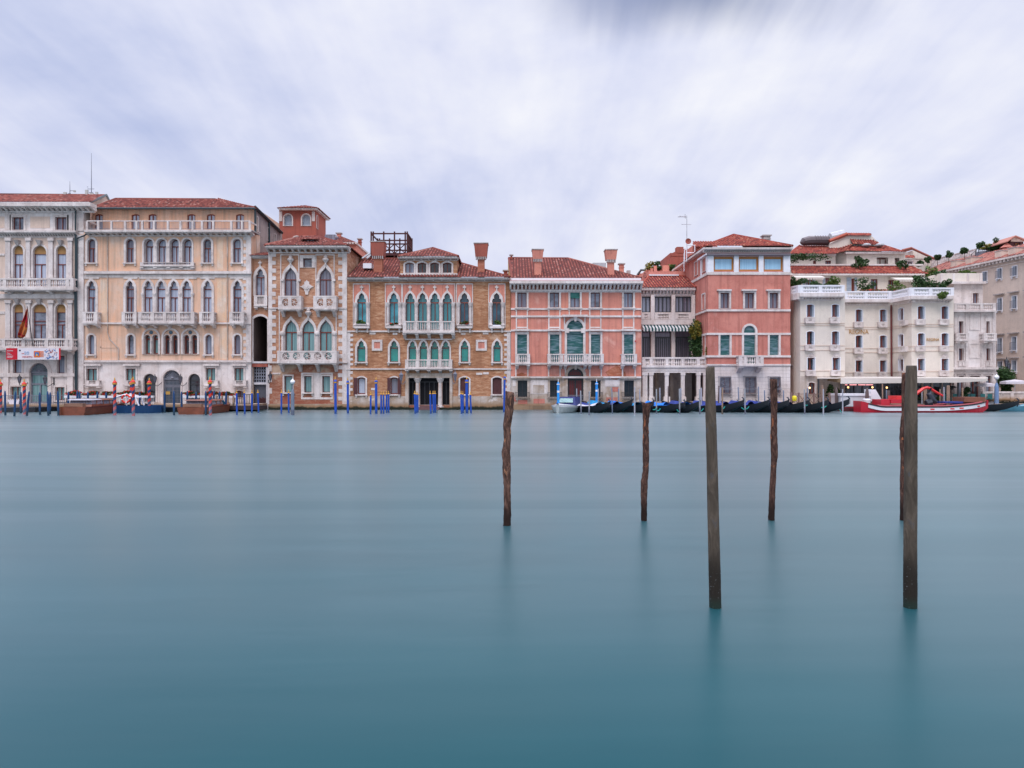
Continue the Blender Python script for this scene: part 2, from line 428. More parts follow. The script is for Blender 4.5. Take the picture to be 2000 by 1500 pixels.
PANE_RND = random.Random(11)
def sheet(mb, F, u0, u1, z0, z1, hs, d=0.0, depth=0):
    """flat wall sheet: split between the openings until each piece holds one"""
    if len(hs) > 1 and depth < 40:
        for ax, lo, hi in ((0, u0, u1), (1, z0, z1)):
            iv = sorted((min(p[ax] for p in h), max(p[ax] for p in h)) for h in hs); e = iv[0][1]
            for a, b in iv[1:]:
                if a > e + .004:
                    c = (a + e) / 2; A_ = [h for h in hs if max(p[ax] for p in h) < c]; B_ = [h for h in hs if min(p[ax] for p in h) > c]
                    if ax == 0: sheet(mb, F, u0, c, z0, z1, A_, d, depth + 1); sheet(mb, F, c, u1, z0, z1, B_, d, depth + 1)
                    else: sheet(mb, F, u0, u1, z0, c, A_, d, depth + 1); sheet(mb, F, u0, u1, c, z1, B_, d, depth + 1)
                    return
                e = max(e, b)
    mb.prism(F, [(u0, z0), (u1, z0), (u1, z1), (u0, z1)], d, d, 0, hs)
class Building:
    def __init__(s, name, label, cat='building', px=1000, depth=70):
        s.root = thing(name, ray(px, 750, depth) * Vector((1, 1, 0)) if False else Vector(((px - 1000) / 1400 * depth, depth, 0)), label, cat)
        s.holes = {}
    def part(s, mb, name, mats, parent=None, smooth=False):
        return mb.build(name, mats, parent or s.root, smooth)
    def each(s, mb, name, mats, counts, parent=None, smooth=False):
        """split a collected mesh into one part per run of vertices"""
        out = []; i = 0
        for n in counts:
            q = MB(); q.v = mb.v[i:i + n]
            for f, m_, u_ in zip(mb.f, mb.m, mb.uv):
                if i <= f[0] < i + n: q.f.append([k - i for k in f]); q.m.append(m_); q.uv.append(u_)
            out.append(q.build(name, mats, parent or s.root, smooth)); i += n
        assert i == len(mb.v), (name, i, len(mb.v))
        return out
    def wall(s, F, zones, depth=8.0, body=True, bodymat=None, top=None):
        """zones: (name, x0, y0, x1, y1, material) front sheets pierced by the openings; one body block behind"""
        for nm, x0, y0, x1, y1, m in zones:
            u0, u1, z0, z1 = F.rect(x0, y0, x1, y1)
            z0 = max(z0, -1.0)
            hs = []
            for h in s.holes.get(id(F), []):
                if not u0 < sum(p[0] for p in h) / len(h) < u1: continue
                for lim, sg in ((z0 + .004, 1), (z1 - .004, -1)):
                    g = []
                    for i in range(len(h)):
                        a, b = h[i], h[(i + 1) % len(h)]; ia, ib = (a[1] - lim) * sg >= 0, (b[1] - lim) * sg >= 0
                        if ia: g.append(a)
                        if ia != ib: q = (lim - a[1]) / (b[1] - a[1]); g.append((a[0] + (b[0] - a[0]) * q, lim))
                    h = g
                    if len(h) < 3: break
                if len(h) >= 3 and max(p[1] for p in h) - min(p[1] for p in h) > .02: hs.append(h)
            mb = MB(); sheet(mb, F, u0, u1, z0, z1, hs)
            for a, b in (((u0, z0), (u1, z0)), ((u1, z0), (u1, z1)), ((u1, z1), (u0, z1)), ((u0, z1), (u0, z0))):
                mb.poly([F.w(*a, 0), F.w(*b, 0), F.w(*b, -.55), F.w(*a, -.55)])
            s.part(mb, nm, m)
        if body:
            xs0 = min(z[1] for z in zones); xs1 = max(z[3] for z in zones); y0 = min(z[2] for z in zones)
            u0, u1, z0, z1 = F.rect(xs0, y0, xs1, 830)
            mb = MB(); mb.ub(F, u0 + .003, u1 - .003, -1.0, z1 - .01, -depth, -.555)
            s.part(mb, 'wall', bodymat or zones[0][5])
    def win(s, F, kind, x0, y0, x1, y1, sur=3.0, outer=None, ot=None, sm=None, d=.08, rev=.28, mull=1, trans=(), pane=None, fm='default', sill=2.0,
            name='window', rise=None, fw=.06, tym=None, finial=False, label=None, bars=None, fan=False, sproj=.2):
        sm = sm or STONE; fm = WOOD_R if fm == 'default' else fm
        pane = pane or P_CURT
        if pane is P_CURT: pane = PANE_RND.choice([P_CURT, P_CURT, P_CURT2, P_DIM, P_SKYREF])
        u0, u1, z0, z1 = F.rect(x0, y0, x1, y1)
        hole = outline(kind, u0, u1, z0, z1, rise)
        s.holes.setdefault(id(F), []).append(hole)
        mb = MB()
        if sur > 0:
            t = sur / 20.0; ok = outer or kind
            top = t if ot is None else ot / 20.0
            oz = z1 + top
            H0 = ((u1 - u0) * RISE[kind] if rise is None else rise) if kind != 'rect' else 0
            H = None
            if ok != 'rect' and kind != 'rect': H = oz - (z1 - H0)
            oo = outline(ok, u0 - t, u1 + t, z0 - (.04 if sill else 0.04), oz, H)
            mb.prism(F, oo, -.02, d, 0, [hole])
            if finial:
                c = (u0 + u1) / 2; zt = oz
                mb.ub(F, c - .05, c + .05, zt - .12, zt + .42, 0, d + .03); mb.ub(F, c - .16, c + .16, zt + .16, zt + .30, 0, d + .05)
        # the reveal
        n = len(hole)
        for q in range(n):
            a, b = hole[q], hole[(q + 1) % n]
            mb.poly([F.w(*a, -.02), F.w(*b, -.02), F.w(*b, -rev - .02), F.w(*a, -rev - .02)])
        w = s.part(mb, name, sm)
        if label: w['label'] = label
        if sill:
            t = sill / 20.0; k = (sur + 1.2) / 20.0
            sb = MB(); sb.ub(F, u0 - k, u1 + k, z0 - t - .03, z0 - .03, -.02, sproj)
            sb.ub(F, u0 - k + .05, u0 - k + .2, z0 - t - .22, z0 - t - .03, -.02, sproj * .6); sb.ub(F, u1 + k - .2, u1 + k - .05, z0 - t - .22, z0 - t - .03, -.02, sproj * .6)
            s.part(sb, 'sill', sm, w)
        pb = MB(); pb.prism(F, hole, -rev, -rev)
        s.part(pb, 'pane', pane, w)
        if fm is not None and fw > 0:
            fb = MB(); f0, f1 = -rev + .002, -rev + .06
            inn = outline(kind, u0 + fw, u1 - fw, z0 + fw, z1 - fw * 1.2, None if rise is None else rise * .9)
            fb.prism(F, [( min(max(a, u0 + .002), u1 - .002), min(max(b, z0 + .002), z1 - .002)) for a, b in hole], f0, f1, 0, [inn])
            H0 = ((u1 - u0) * RISE[kind] if rise is None else rise) if kind != 'rect' else 0
            tz = [F.uz((x0 + x1) / 2, y)[1] for y in trans]
            zt = (min(tz) if tz else z1 - H0 * (.95 if kind in ('tref', 'ogee') else .4))
            for k in range(mull):
                c = u0 + (u1 - u0) * (k + 1) / (mull + 1)
                fb.ub(F, c - fw * .55, c + fw * .55, z0 + fw, zt, f0, f1 + .012)
            for z in tz: fb.ub(F, u0 + .01, u1 - .01, z - fw * .7, z + fw * .7, f0, f1 + .02)
            s.part(fb, 'frame', fm, w)
            if tym is not None and tz:
                zt = max(tz)
                tb = MB(); H0 = (u1 - u0) * RISE[kind]
                up = [p for p in hole if p[1] > zt + .01]
                tb.prism(F, [(u0, zt), (u1, zt)] + up, -rev + .01, -rev + .09)
                s.part(tb, 'tympanum', tym, w)
        if bars:
            gb = MB(); nb, nh, dd, gm = bars
            for k in range(nb + 1):
                c = u0 + (u1 - u0) * k / nb; gb.ub(F, c - .014, c + .014, z0, z1 - (.1 if kind != 'rect' else 0), dd, dd + .03)
            for k in range(nh + 1):
                c = z0 + (z1 - z0) * k / nh * (.9 if kind != 'rect' else 1); gb.ub(F, u0, u1, c - .016, c + .016, dd - .004, dd + .026)
            s.part(gb, 'grille', gm, w)
        if fan:
            gb = MB(); c = (u0 + u1) / 2; r = (u1 - u0) / 2; zs = z1 - r
            for k in range(1, 12):
                a = math.pi * k / 12
                gb.tube(F.w(c + .15 * r * math.cos(a), zs + .15 * r * math.sin(a), -rev + .12), F.w(c + .93 * r * math.cos(a), zs + .93 * r * math.sin(a), -rev + .12), .035, .05, 4)
            gb.ub(F, u0 + .02, u1 - .02, zs - .07, zs + .05, -rev + .06, -rev + .18)
            gb.lathe(F.w(c, zs, -rev + .12), [(.12, 0), (.2, .08), (.12, .2)], 8)
            s.part(gb, 'fanlight', IRON_G, w)
        return w
    def band(s, F, x0, y0, x1, y1, d=.10, m=None, name='string_course', d0=-.03):
        mb = MB(); mb.fb(F, x0, y0, x1, y1, d0, d); return s.part(mb, name, m or STONE)
    def cornice(s, F, x0, x1, y0, y1, proj=.6, n=20, m=None, name='cornice', slab=.34, bw=.45, back=-.1, m2=None, taper=True):
        """slab on brackets above a plain fillet"""
        m = m or STONE
        u0, u1, z0, z1 = F.rect(x0, y0, x1, y1, proj)
        mb = MB(); h = z1 - z0
        mb.ub(F, u0, u1, z1 - h * slab, z1, back, proj)
        mb.ub(F, u0 + .04, u1 - .04, z1 - h * slab - .07, z1 - h * slab + .01, back, proj * .86)
        mb.ub(F, u0 + .1, u1 - .1, z0, z0 + h * .2, back, proj * .16)
        st = (u1 - u0 - .2) / max(n - 1, 1); w = st * bw
        for k in range(n):
            c = u0 + .1 + st * k
            zt, zb = z1 - h * slab - .06, z0 + h * .2
            a, b = c - w / 2, c + w / 2
            q = proj * .80
            mb.hexa([F.w(a, zb, back), F.w(b, zb, back), F.w(b, zb, q * .35), F.w(a, zb, q * .35), F.w(a, zt, back), F.w(b, zt, back), F.w(b, zt, q), F.w(a, zt, q)])
        return s.part(mb, name, m)
    def balcony(s, F, x0, x1, yt, yb, proj=.8, slab=3.0, piers=(), nb=12, brk=(), blen=9.0, m=None, kind='bal', rail=2.2, name='balcony', sides=True, bw=.28):
        """yt rail top, yb slab underside; measured on the balcony's front face"""
        m = m or STONE
        u0, u1, zb, zt = F.rect(x0, yt, x1, yb, proj)
        mb = MB(); t = slab / 20; rl = rail / 20
        mb.ub(F, u0, u1, zb, zb + t, -.05, proj)
        mb.ub(F, u0 + .06, u1 - .06, zb - .09, zb, -.05, proj - .1)
        for b in brk:
            u = F.uz(b, yb, proj)[0]; L0 = blen / 20
            mb.hexa([F.w(u - bw / 2, zb - L0, -.05), F.w(u + bw / 2, zb - L0, -.05), F.w(u + bw / 2, zb - L0, .1), F.w(u - bw / 2, zb - L0, .1),
                     F.w(u - bw / 2, zb - .05, -.05), F.w(u + bw / 2, zb - .05, -.05), F.w(u + bw / 2, zb - .05, proj * .85), F.w(u - bw / 2, zb - .05, proj * .85)])
            mb.ub(F, u - bw / 2 - .03, u + bw / 2 + .03, zb - .16, zb - .055, -.04, proj * .9)
        o = s.part(mb, name, m)
        s.rail(F, u0, u1, zb + t, zt, proj - .26, proj - .03, [F.uz(p, yb, proj)[0] for p in piers], nb, rl, kind, m, o, sides, proj)
        return o
    def rail(s, F, u0, u1, zb, zt, d0, d1, piers, nb, rl, kind, m, parent=None, sides=False, proj=.8, name='balustrade', n=6):
        mb = MB(); dm = (d0 + d1) / 2; pw = .16
        mb.ub(F, u0, u1, zt - rl, zt, d0, d1)
        mb.ub(F, u0 + .02, u1 - .02, zb, zb + .07, d0 + .02, d1 - .02)
        ps = sorted([u0 + pw] + list(piers) + [u1 - pw])
        for p in ps: mb.ub(F, p - pw, p + pw, zb, zt - rl, d0 + .01, d1 - .01)
        per = max(1, int(round(nb / max(1, len(ps) - 1))))
        def bal(q0, q1, lat, k):
            h = zt - rl - zb - .07; z = zb + .07
            if kind == 'bal':
                mb.lathe(lat, [(.065, z), (.065, z + .06 * h), (.035, z + .12 * h), (.085, z + .38 * h), (.05, z + .62 * h), (.035, z + .84 * h), (.065, z + .93 * h), (.065, z + h)], n)
            elif kind == 'thin':
                mb.lathe(lat, [(.045, z), (.05, z + .3 * h), (.04, z + h)], 5)
            elif kind == 'bar':
                mb.lathe(lat, [(.016, z), (.016, z + h)], 4)
        if kind == 'rosette':
            zc = (zt - rl + zb + .07) / 2; h = zt - rl - zb - .07; r = h * .46
            for i in range(nb):
                a0 = u0 + 2 * pw + (u1 - u0 - 4 * pw) * i / nb; a1 = u0 + 2 * pw + (u1 - u0 - 4 * pw) * (i + 1) / nb
                c = (a0 + a1) / 2; rr = min(r, (a1 - a0) * .46)
                circ = [(c + rr * math.cos(k * math.pi / 8), zc + rr * math.sin(k * math.pi / 8)) for k in range(16)]
                mb.prism(F, [(a0, zb + .07), (a1, zb + .07), (a1, zt - rl), (a0, zt - rl)], d0 + .06, d1 - .03, 0, [circ])
                for k in range(6):
                    a = k * math.pi / 3; b = a + .8
                    mb.path([F.w(c + rr * .25 * math.cos(a), zc + rr * .25 * math.sin(a), dm), F.w(c + rr * .65 * math.cos(a + .25), zc + rr * .65 * math.sin(a + .25), dm), F.w(c + rr * math.cos(b), zc + rr * math.sin(b), dm)], .035, 4)
                mb.prism(F, [(c + rr * .27 * math.cos(k * math.pi / 4), zc + rr * .27 * math.sin(k * math.pi / 4)) for k in range(8)], dm - .03, dm + .05, 0,
                         [[(c + rr * .12 * math.cos(k * math.pi / 3), zc + rr * .12 * math.sin(k * math.pi / 3)) for k in range(6)]])
        elif kind == 'lattice':
            h = zt - rl - zb
            k = max(2, nb)
            for i in range(k):
                a0 = u0 + 2 * pw + (u1 - u0 - 4 * pw) * i / k; a1 = u0 + 2 * pw + (u1 - u0 - 4 * pw) * (i + 1) / k
                c = (a0 + a1) / 2; rr = min(.3 * h, (a1 - a0) * .34)
                mb.prism(F, [(a0, zb + .07), (a1, zb + .07), (a1, zt - rl), (a0, zt - rl)], d0 + .06, d1 - .03, 0,
                         [[(c, zb + .07 + (h - rl) * .15), (c + rr, zb + h * .46), (c, zt - rl - .05), (c - rr, zb + h * .46)]])
        else:
            for j in range(len(ps) - 1):
                a, b = ps[j] + pw, ps[j + 1] - pw
                if b - a < .1: continue
                k2 = max(1, int(round(nb * (ps[j + 1] - ps[j]) / (u1 - u0))))
                for i in range(k2):
                    u = a + (b - a) * (i + .5) / k2
                    bal(0, 0, F.w(u, 0, dm), 0)
        if sides:
            for u in (u0, u1 - .2):
                mb.ub(F, u, u + .2, zt - rl, zt - .003, -.04, d0 - .002)
                mb.ub(F, u + .02, u + .18, zb, zb + .06, -.04, d0)
                kk = max(1, int((d0 + .04) / .25))
                if kind in ('bal', 'thin', 'bar'):
                    for i in range(kk): bal(0, 0, F.w(u + .1, 0, -.02 + (d0) * (i + .5) / kk), 0)
                else: mb.ub(F, u + .03, u + .17, zb + .06, zt - rl, -.04, d0)
        return mb.build(name, m, parent or s.root)
    def quoins(s, F, xa, xb, y0, y1, step=10.5, tooth=7, side=1, m=None, d=.05, name='quoins'):
        """solid strip xa..xb with teeth reaching inward on side +1 (right) or -1 (left)"""
        mb = MB(); mb.fb(F, xa, y0, xb, y1, -.03, d)
        y = y0 + 3; k = 0
        while y + step * .5 < y1:
            hh = step * random.uniform(.46, .54); tt = tooth * random.uniform(.85, 1.1)
            if side > 0: mb.fb(F, xb - .5, y, xb + tt, y + hh, -.03, d - .004)
            else: mb.fb(F, xa - tt, y, xa + .5, y + hh, -.03, d - .004)
            y += step
        return s.part(mb, name, m or STONE)
    def roof(s, faces, mat=None, name='roof', caps=(), rib=.30, r=.075, parent=None, soffit=True):
        """faces: polygons whose first two points are the eave, left to right; tile rows run up the slope"""
        mat = mat or TILE
        mb = MB()
        for f in faces:
            f = [Vector(p) for p in f]
            e = (f[1] - f[0]).normalized(); n = Vector((0, 0, 0))
            for k in range(1, len(f) - 1): n += (f[k] - f[0]).cross(f[k + 1] - f[0])
            n.normalize()
            if n.z < 0: n = -n
            v = n.cross(e)
            if v.z < 0: v = -v
            o = f[0]; P2 = [((p - o).dot(e), (p - o).dot(v)) for p in f]
            mb.poly(f, 1, P2)
            a, b = min(p[0] for p in P2), max(p[0] for p in P2)
            k = math.ceil((a + .05) / rib)
            while k * rib < b - .05:
                u = k * rib; vs = []
                for i in range(len(P2)):
                    (ua, va), (ub_, vb) = P2[i], P2[(i + 1) % len(P2)]
                    if abs(ua - ub_) > 1e-6 and (ua - u) * (ub_ - u) <= 0: vs.append(va + (vb - va) * (u - ua) / (ub_ - ua))
                if len(vs) >= 2 and max(vs) - min(vs) > .15:
                    v0, v1 = min(vs) - .06, max(vs) - .03
                    q = [(-r, .0), (-r * .7, r * .75), (0, r), (r * .7, r * .75), (r, .0)]
                    for j in range(4):
                        (xa, ha), (xb, hb) = q[j], q[j + 1]
                        W = lambda x, vv, h: o + e * (u + x) + v * vv + n * h
                        mb.poly([W(xa, v0, ha), W(xb, v0, hb), W(xb, v1, hb), W(xa, v1, ha)], 0, [(u + xa + .15, v0), (u + xb + .15, v0), (u + xb + .15, v1), (u + xa + .15, v1)])
                    mb.poly([o + e * (u + x) + v * v0 + n * h for x, h in q], 0, [(u, v0)] * 5)
                k += 1
        for a, b in caps:
            a, b = Vector(a), Vector(b); i0 = len(mb.f)
            mb.path([a, b], .13, 6)
            for i in range(i0, len(mb.f)): mb.uv[i] = [(i * .3, .4 * q) for q in range(len(mb.f[i]))]
        return mb.build(name, [mat, ROOF_GAP_SHADE], parent or s.root, recalc=False)
    def chimney(s, px0, px1, hy0, hy1, sx0, sx1, yb, depth, parent, m=None, hm=None, flare=2.5, deep=.75):
        """flared Venetian chimney: head px0..px1 / hy0..hy1, stem sx0..sx1 down to yb"""
        m = m or BRICK_C; F = Plane(0, depth)
        mb = MB()
        u0, u1, z0, z1 = F.rect(px0, hy0, px1, hy1); v0, v1, zb, _ = F.rect(sx0, hy0, sx1, yb)
        hw = (u1 - u0) / 2; sw = (v1 - v0) / 2; c = (v0 + v1) / 2; fl = flare / 20
        mb.ub(F, v0, v1, zb, z0 - .25, -deep - sw, -deep + sw)
        def fr(za, ra, zb_, rb, mi):
            mb.hexa([F.w(c - ra, za, -deep - ra), F.w(c + ra, za, -deep - ra), F.w(c + ra, za, -deep + ra), F.w(c - ra, za, -deep + ra),
                     F.w(c - rb, zb_, -deep - rb), F.w(c + rb, zb_, -deep - rb), F.w(c + rb, zb_, -deep + rb), F.w(c - rb, zb_, -deep + rb)], mi)
        fr(z0 - .25, sw + .002, z0 - .02, hw - fl - .1, 0)
        fr(z0, hw - fl, z1, hw, 1)
        fr(z1, hw + .05, z1 + .08, hw + .05, 2)
        for k in range(6):
            a = c - (hw - fl) + 2 * (hw - fl) * (k + .5) / 6
            mb.ub(F, a - .05, a + .05, z0 - .28, z0, -deep + sw * .6, -deep + hw - fl, 2)
        return mb.build('chimney', [m, hm or m, STONE_G], parent)
# ---------------------------------------------------------------- water and far ground
m, t, b = new_mat('canal_water')
v = objvec(t)
ww = noise_node(t, map_node(t, v, (.05, .22, 1)), 1.0, 4, .6, .3)
col = ramp_node(t, ww, [(.35, (.004, .048, .059)), (.65, (.006, .062, .075))])
h = noise_node(t, map_node(t, v, (.35, 1.1, 1)), 1.0, 3, .5, .2)
h2 = noise_node(t, map_node(t, v, (1.5, 7.0, 1)), 1.0, 2, .5, .2)
bmp = t.nodes.new('ShaderNodeBump'); bmp.inputs['Strength'].default_value = .20; bmp.inputs['Distance'].default_value = .05
t.links.new(math_node(t, 'MULTIPLY_ADD', h2, .12, h), bmp.inputs['Height'])
# milky body under a wind-roughened surface; the share that mirrors the sky grows towards grazing view
t.nodes.remove(b)
dif = t.nodes.new('ShaderNodeBsdfDiffuse'); t.links.new(col, dif.inputs['Color'])
glo = t.nodes.new('ShaderNodeBsdfGlossy'); glo.inputs['Roughness'].default_value = .30; glo.inputs['Color'].default_value = (.86, .96, 1.0, 1)
t.links.new(bmp.outputs[0], glo.inputs['Normal'])
lw = t.nodes.new('ShaderNodeLayerWeight'); lw.inputs['Blend'].default_value = .5
fac = math_node(t, 'SUBTRACT', 1.0, lw.outputs['Facing'])
fr_ = ramp_node(t, fac, [(0.0, (.66, .66, .66)), (.05, (.55, .55, .55)), (.10, (.46, .46, .46)), (.17, (.36, .36, .36)), (.26, (.23, .23, .23)), (.36, (.12, .12, .12)), (.48, (.045, .045, .045)), (.7, (.03, .03, .03)), (1.0, (.02, .02, .02))])
bandn = noise_node(t, map_node(t, v, (.012, .16, 1)), 1.0, 5, .65, .6)
band = math_node(t, 'MULTIPLY_ADD', smooth(t, bandn, .34, .66), .20, .90)
fr_ = math_node(t, 'MULTIPLY', fr_, band)
mx = t.nodes.new('ShaderNodeMixShader'); t.links.new(fr_, mx.inputs[0]); t.links.new(dif.outputs[0], mx.inputs[1]); t.links.new(glo.outputs[0], mx.inputs[2])
t.links.new(mx.outputs[0], t.nodes['Material Output'].inputs['Surface'])
WATER = m
mb = MB(); S = 2500
mb.poly([(-S, -S, 0), (S, -S, 0), (S, S, 0), (-S, S, 0)])
wo = mb.build('water', WATER); wo['kind'] = 'structure'
mb = MB(); mb.box((-200, 71, -2), (200, 400, .55))
PAVE = plain('stone_paving', (.38, .34, .33), .9, .2)
go = mb.build('ground', PAVE); go['kind'] = 'structure'

# ---------------------------------------------------------------- foreground timber posts
def woodpost(name, c1, c2, c3, wet=.25, gs=(14, 14, 1.6), specks=False, dk=.22):
    m, t, b = new_mat(name); setp(b, .85, .25)
    v = objvec(t)
    s = t.nodes.new('ShaderNodeSeparateXYZ'); t.links.new(v, s.inputs[0])
    g = noise_node(t, map_node(t, v, gs), 1.0, 8, .7, .8)
    pz = noise_node(t, map_node(t, v, (5, 5, 2.2)), 1.0, 6, .6, 1.0)
    col = ramp_node(t, g, [(.36, mul(c1, dk)), (.5, c1), (.64, c2)])
    col = mix_node(t, smooth(t, pz, .57, .62), col, c3)
    col = mix_node(t, smooth(t, math_node(t, 'ADD', s.outputs[2], math_node(t, 'MULTIPLY', pz, .2)), wet + .35, wet), col, mul(c1, .28))
    if specks:   # barnacles and lime on the wetted foot
        sp = noise_node(t, map_node(t, v, (30, 30, 55)), 1.0, 3, .6)
        k = math_node(t, 'MULTIPLY', smooth(t, sp, .66, .72), smooth(t, s.outputs[2], .75, .35))
        col = mix_node(t, math_node(t, 'MULTIPLY', k, .7), col, (.30, .34, .36))
        col = mix_node(t, math_node(t, 'MULTIPLY', smooth(t, s.outputs[2], .16, .02), .8), col, (.012, .03, .022))
    t.links.new(col, b.inputs['Base Color'])
    add_bump(t, b, g, 1.0, .02)
    return m
BARKY = woodpost('stripped_bark', (.085, .044, .032), (.22, .12, .085), (.40, .19, .10), .25, (20, 20, 5))
BARKR = woodpost('reddish_bark', (.068, .032, .024), (.15, .078, .055), (.36, .12, .05), .25, (24, 24, 8))
GREYP = woodpost('weathered_timber', (.074, .058, .043), (.125, .098, .074), (.078, .072, .070), .45, (9, 9, 2.2), True, .62)
def post(label, pts, seg, mat, flat_top=.02, twig=()):
    """pts: (px, py, half width px) at one distance, top first; the last one sits on the water"""
    depth = 2.5 * 1400 / (pts[-1][1] - 750)
    base = ray(pts[-1][0], pts[-1][1], depth)
    ctr = [(ray(x, y, depth), w / 1400 * depth) for x, y, w in pts]
    rows = []
    for k in range(len(ctr) - 1):
        n = max(2, int((pts[k + 1][1] - pts[k][1]) / 6))
        for i in range(n): rows.append((ctr[k][0].lerp(ctr[k + 1][0], i / n), ctr[k][1] + (ctr[k + 1][1] - ctr[k][1]) * i / n))
    rows.append(ctr[-1]); rows.append((ctr[-1][0] + Vector((0, 0, -.8)), ctr[-1][1]))
    rnd = random.Random(label)
    mb = MB(); ns = 18; ph = [rnd.uniform(0, 6.3) for _ in range(6)]
    for k, (c, r) in enumerate(rows):
        z = c.z
        for q in range(ns):
            a = 2 * math.pi * q / ns
            rr = r * (1 + seg * (.5 * math.sin(3 * a + ph[0] + z * 1.7) + .35 * math.sin(5 * a + ph[1] - z * 3.1) + .25 * math.sin(9 * a + ph[2] + z * 5) + .3 * math.sin(z * 7 + ph[3]) + rnd.uniform(-.5, .5)))
            mb.v.append(c + Vector((math.cos(a) * rr, math.sin(a) * rr, flat_top * math.cos(a + 2.3) if k == 0 else 0)))
    for k in range(len(rows) - 1):
        for q in range(ns):
            mb.f.append([k * ns + q, k * ns + (q + 1) % ns, (k + 1) * ns + (q + 1) % ns, (k + 1) * ns + q]); mb.m.append(0); mb.uv.append(None)
    mb.f.append(list(range(ns))); mb.m.append(1); mb.uv.append(None)
    o = mb.build('mooring_post', [mat, BARK_TOP], None, True, (base.x, base.y, 0))
    o.data.polygons[len(o.data.polygons) - 1].use_smooth = False
    tag(o, label, 'mooring post', 'timber mooring posts standing in the open water')
    return o
BARK_TOP = plain('sawn_wood', (.34, .17, .11), .9, .2)
post('twisted bark-stripped timber post, leftmost of the posts in the open water',
     [(996, 766, 8.5), (994, 800, 8.0), (990, 830, 7.5), (991, 860, 7.0), (989, 882, 8.2), (990, 900, 7.4), (991, 950, 7.0), (991, 1000, 6.8), (990, 1026, 7.2)], .17, BARKY, .015)
post('shorter dark barky post with flared top, standing below the columned portico',
     [(1263, 788, 8.6), (1262, 800, 7.2), (1261, 830, 5.8), (1262, 870, 5.8), (1262, 920, 5.8), (1259, 940, 6.6), (1258, 970, 6.0), (1258, 1017, 5.6)], .18, BARKR, .012)
post('thick smooth grey timber post leaning left, tall in front of the rose tower house',
     [(1388, 716, 7.5), (1387, 722, 8.5), (1388, 800, 10.2), (1391, 900, 10.6), (1394, 1050, 11.2), (1397, 1186, 11.6)], .02, GREYP, 0)
post('slim reddish brown barky post in front of the rose tower house and gondolas',
     [(1511, 741, 6.6), (1511, 750, 5.8), (1512, 800, 5.9), (1511, 850, 6.0), (1512, 885, 6.4), (1510, 920, 5.5), (1508, 965, 5.6), (1507, 1016, 6.3)], .17, BARKR, .012)
post('dark barky post half hidden behind the thick right post',
     [(1769, 729, 6.5), (1768, 745, 6.2), (1768, 800, 6.2), (1764, 850, 6.2), (1765, 900, 6.0), (1764, 950, 5.8), (1764, 1016, 6.0)], .17, BARKR, .012)
post('thickest dark weathered timber post, rightmost in the open water',
     [(1780, 714, 9.0), (1780, 718, 9.8), (1779, 800, 11.6), (1779, 900, 11.8), (1778, 1050, 12.2), (1778, 1186, 12.4)], .025, GREYP, 0)
# ================================================================ white palace at the left edge
def arches(B, F, spec, y0, y1, **k):
    for a, b in spec: B.win(F, k.get('kind', 'round'), a, y0, b, y1, **{q: v for q, v in k.items() if q != 'kind'})
F = Plane(0, 70)
A = Building('white_palace', 'white stone palace with banner and fan-lit portal, farthest left', 'palace', 60)
def aw(*a, **k): return A.win(F, *a, **k)
for x in (-56, 24, 108): aw('rect', x, 424, x + 23, 449, sur=4, sill=0, mull=1)
for (a, b) in ((-50, -28), (26, 46), (65, 91), (110, 130)):
    aw('round', a, 480, b, 559, sur=3.5, sill=0, trans=(495.5, 516), tym=TAN, pane=P_CURT2)
for (a, b) in ((-50, -28), (26, 46), (64, 91), (109, 129)):
    aw('round', a, 593.5, b, 677, sur=3.5, sill=0, trans=(609.5, 627, 634), tym=TAN, pane=P_TEALC if b < 0 else P_CURT)
aw('rect', 26, 703, 43, 729, sur=2.5, sill=0, mull=0); aw('rect', 112, 695, 127, 729, sur=2.5, sill=0, mull=0)
aw('rect', 21, 755, 42, 779, sur=3.5, pane=P_TEALC); aw('rect', 108, 756, 127, 782, sur=3.5, pane=P_TEALC); aw('rect', -50, 755, -28, 779, sur=3.5)
aw('round', 58, 709, 94, 787, sur=7, sill=0, name='portal', pane=P_TEALC, fm=IRON_G, fw=.12, trans=(731, 750), fan=True)
A.wall(F, [('wall', -90, 397, 163.5, 457, STONE_W), ('wall', -90, 457, 163.5, 663, PEACH if False else CREAM), ('ground_floor_wall', -90, 663, 163.5, 812, STONE_W)], 14)
mbp = MB()
for x0, x1 in ((-64, -54), (-24, -14), (9, 20), (49, 59), (93, 103.5), (131, 141)):
    for (y0, y1) in ((462, 543), (584, 661)):
        mbp.fb(F, x0 + 1, y0 + 8, x1 - 1, y1, -.02, .20); mbp.fb(F, x0 - .6, y0 + 2, x1 + .6, y0 + 8, -.02, .30); mbp.fb(F, x0, y1 - 3, x1, y1 + 1, -.02, .27)
for x0, x1 in ((9, 21), (131, 141), (150.5, 163)): mbp.fb(F, x0, 411, x1, 451, -.02, .08)
mbp.fb(F, 150.5, 459, 163, 812, -.02, .17)
for x0, x1 in ((6, 16), (131, 142)): mbp.fb(F, x0, 684, x1, 790, -.02, .18)
A.each(mbp, 'pilaster', STONE, [24] * 12 + [8] * 3 + [8] + [8] * 2)
mbp = MB()
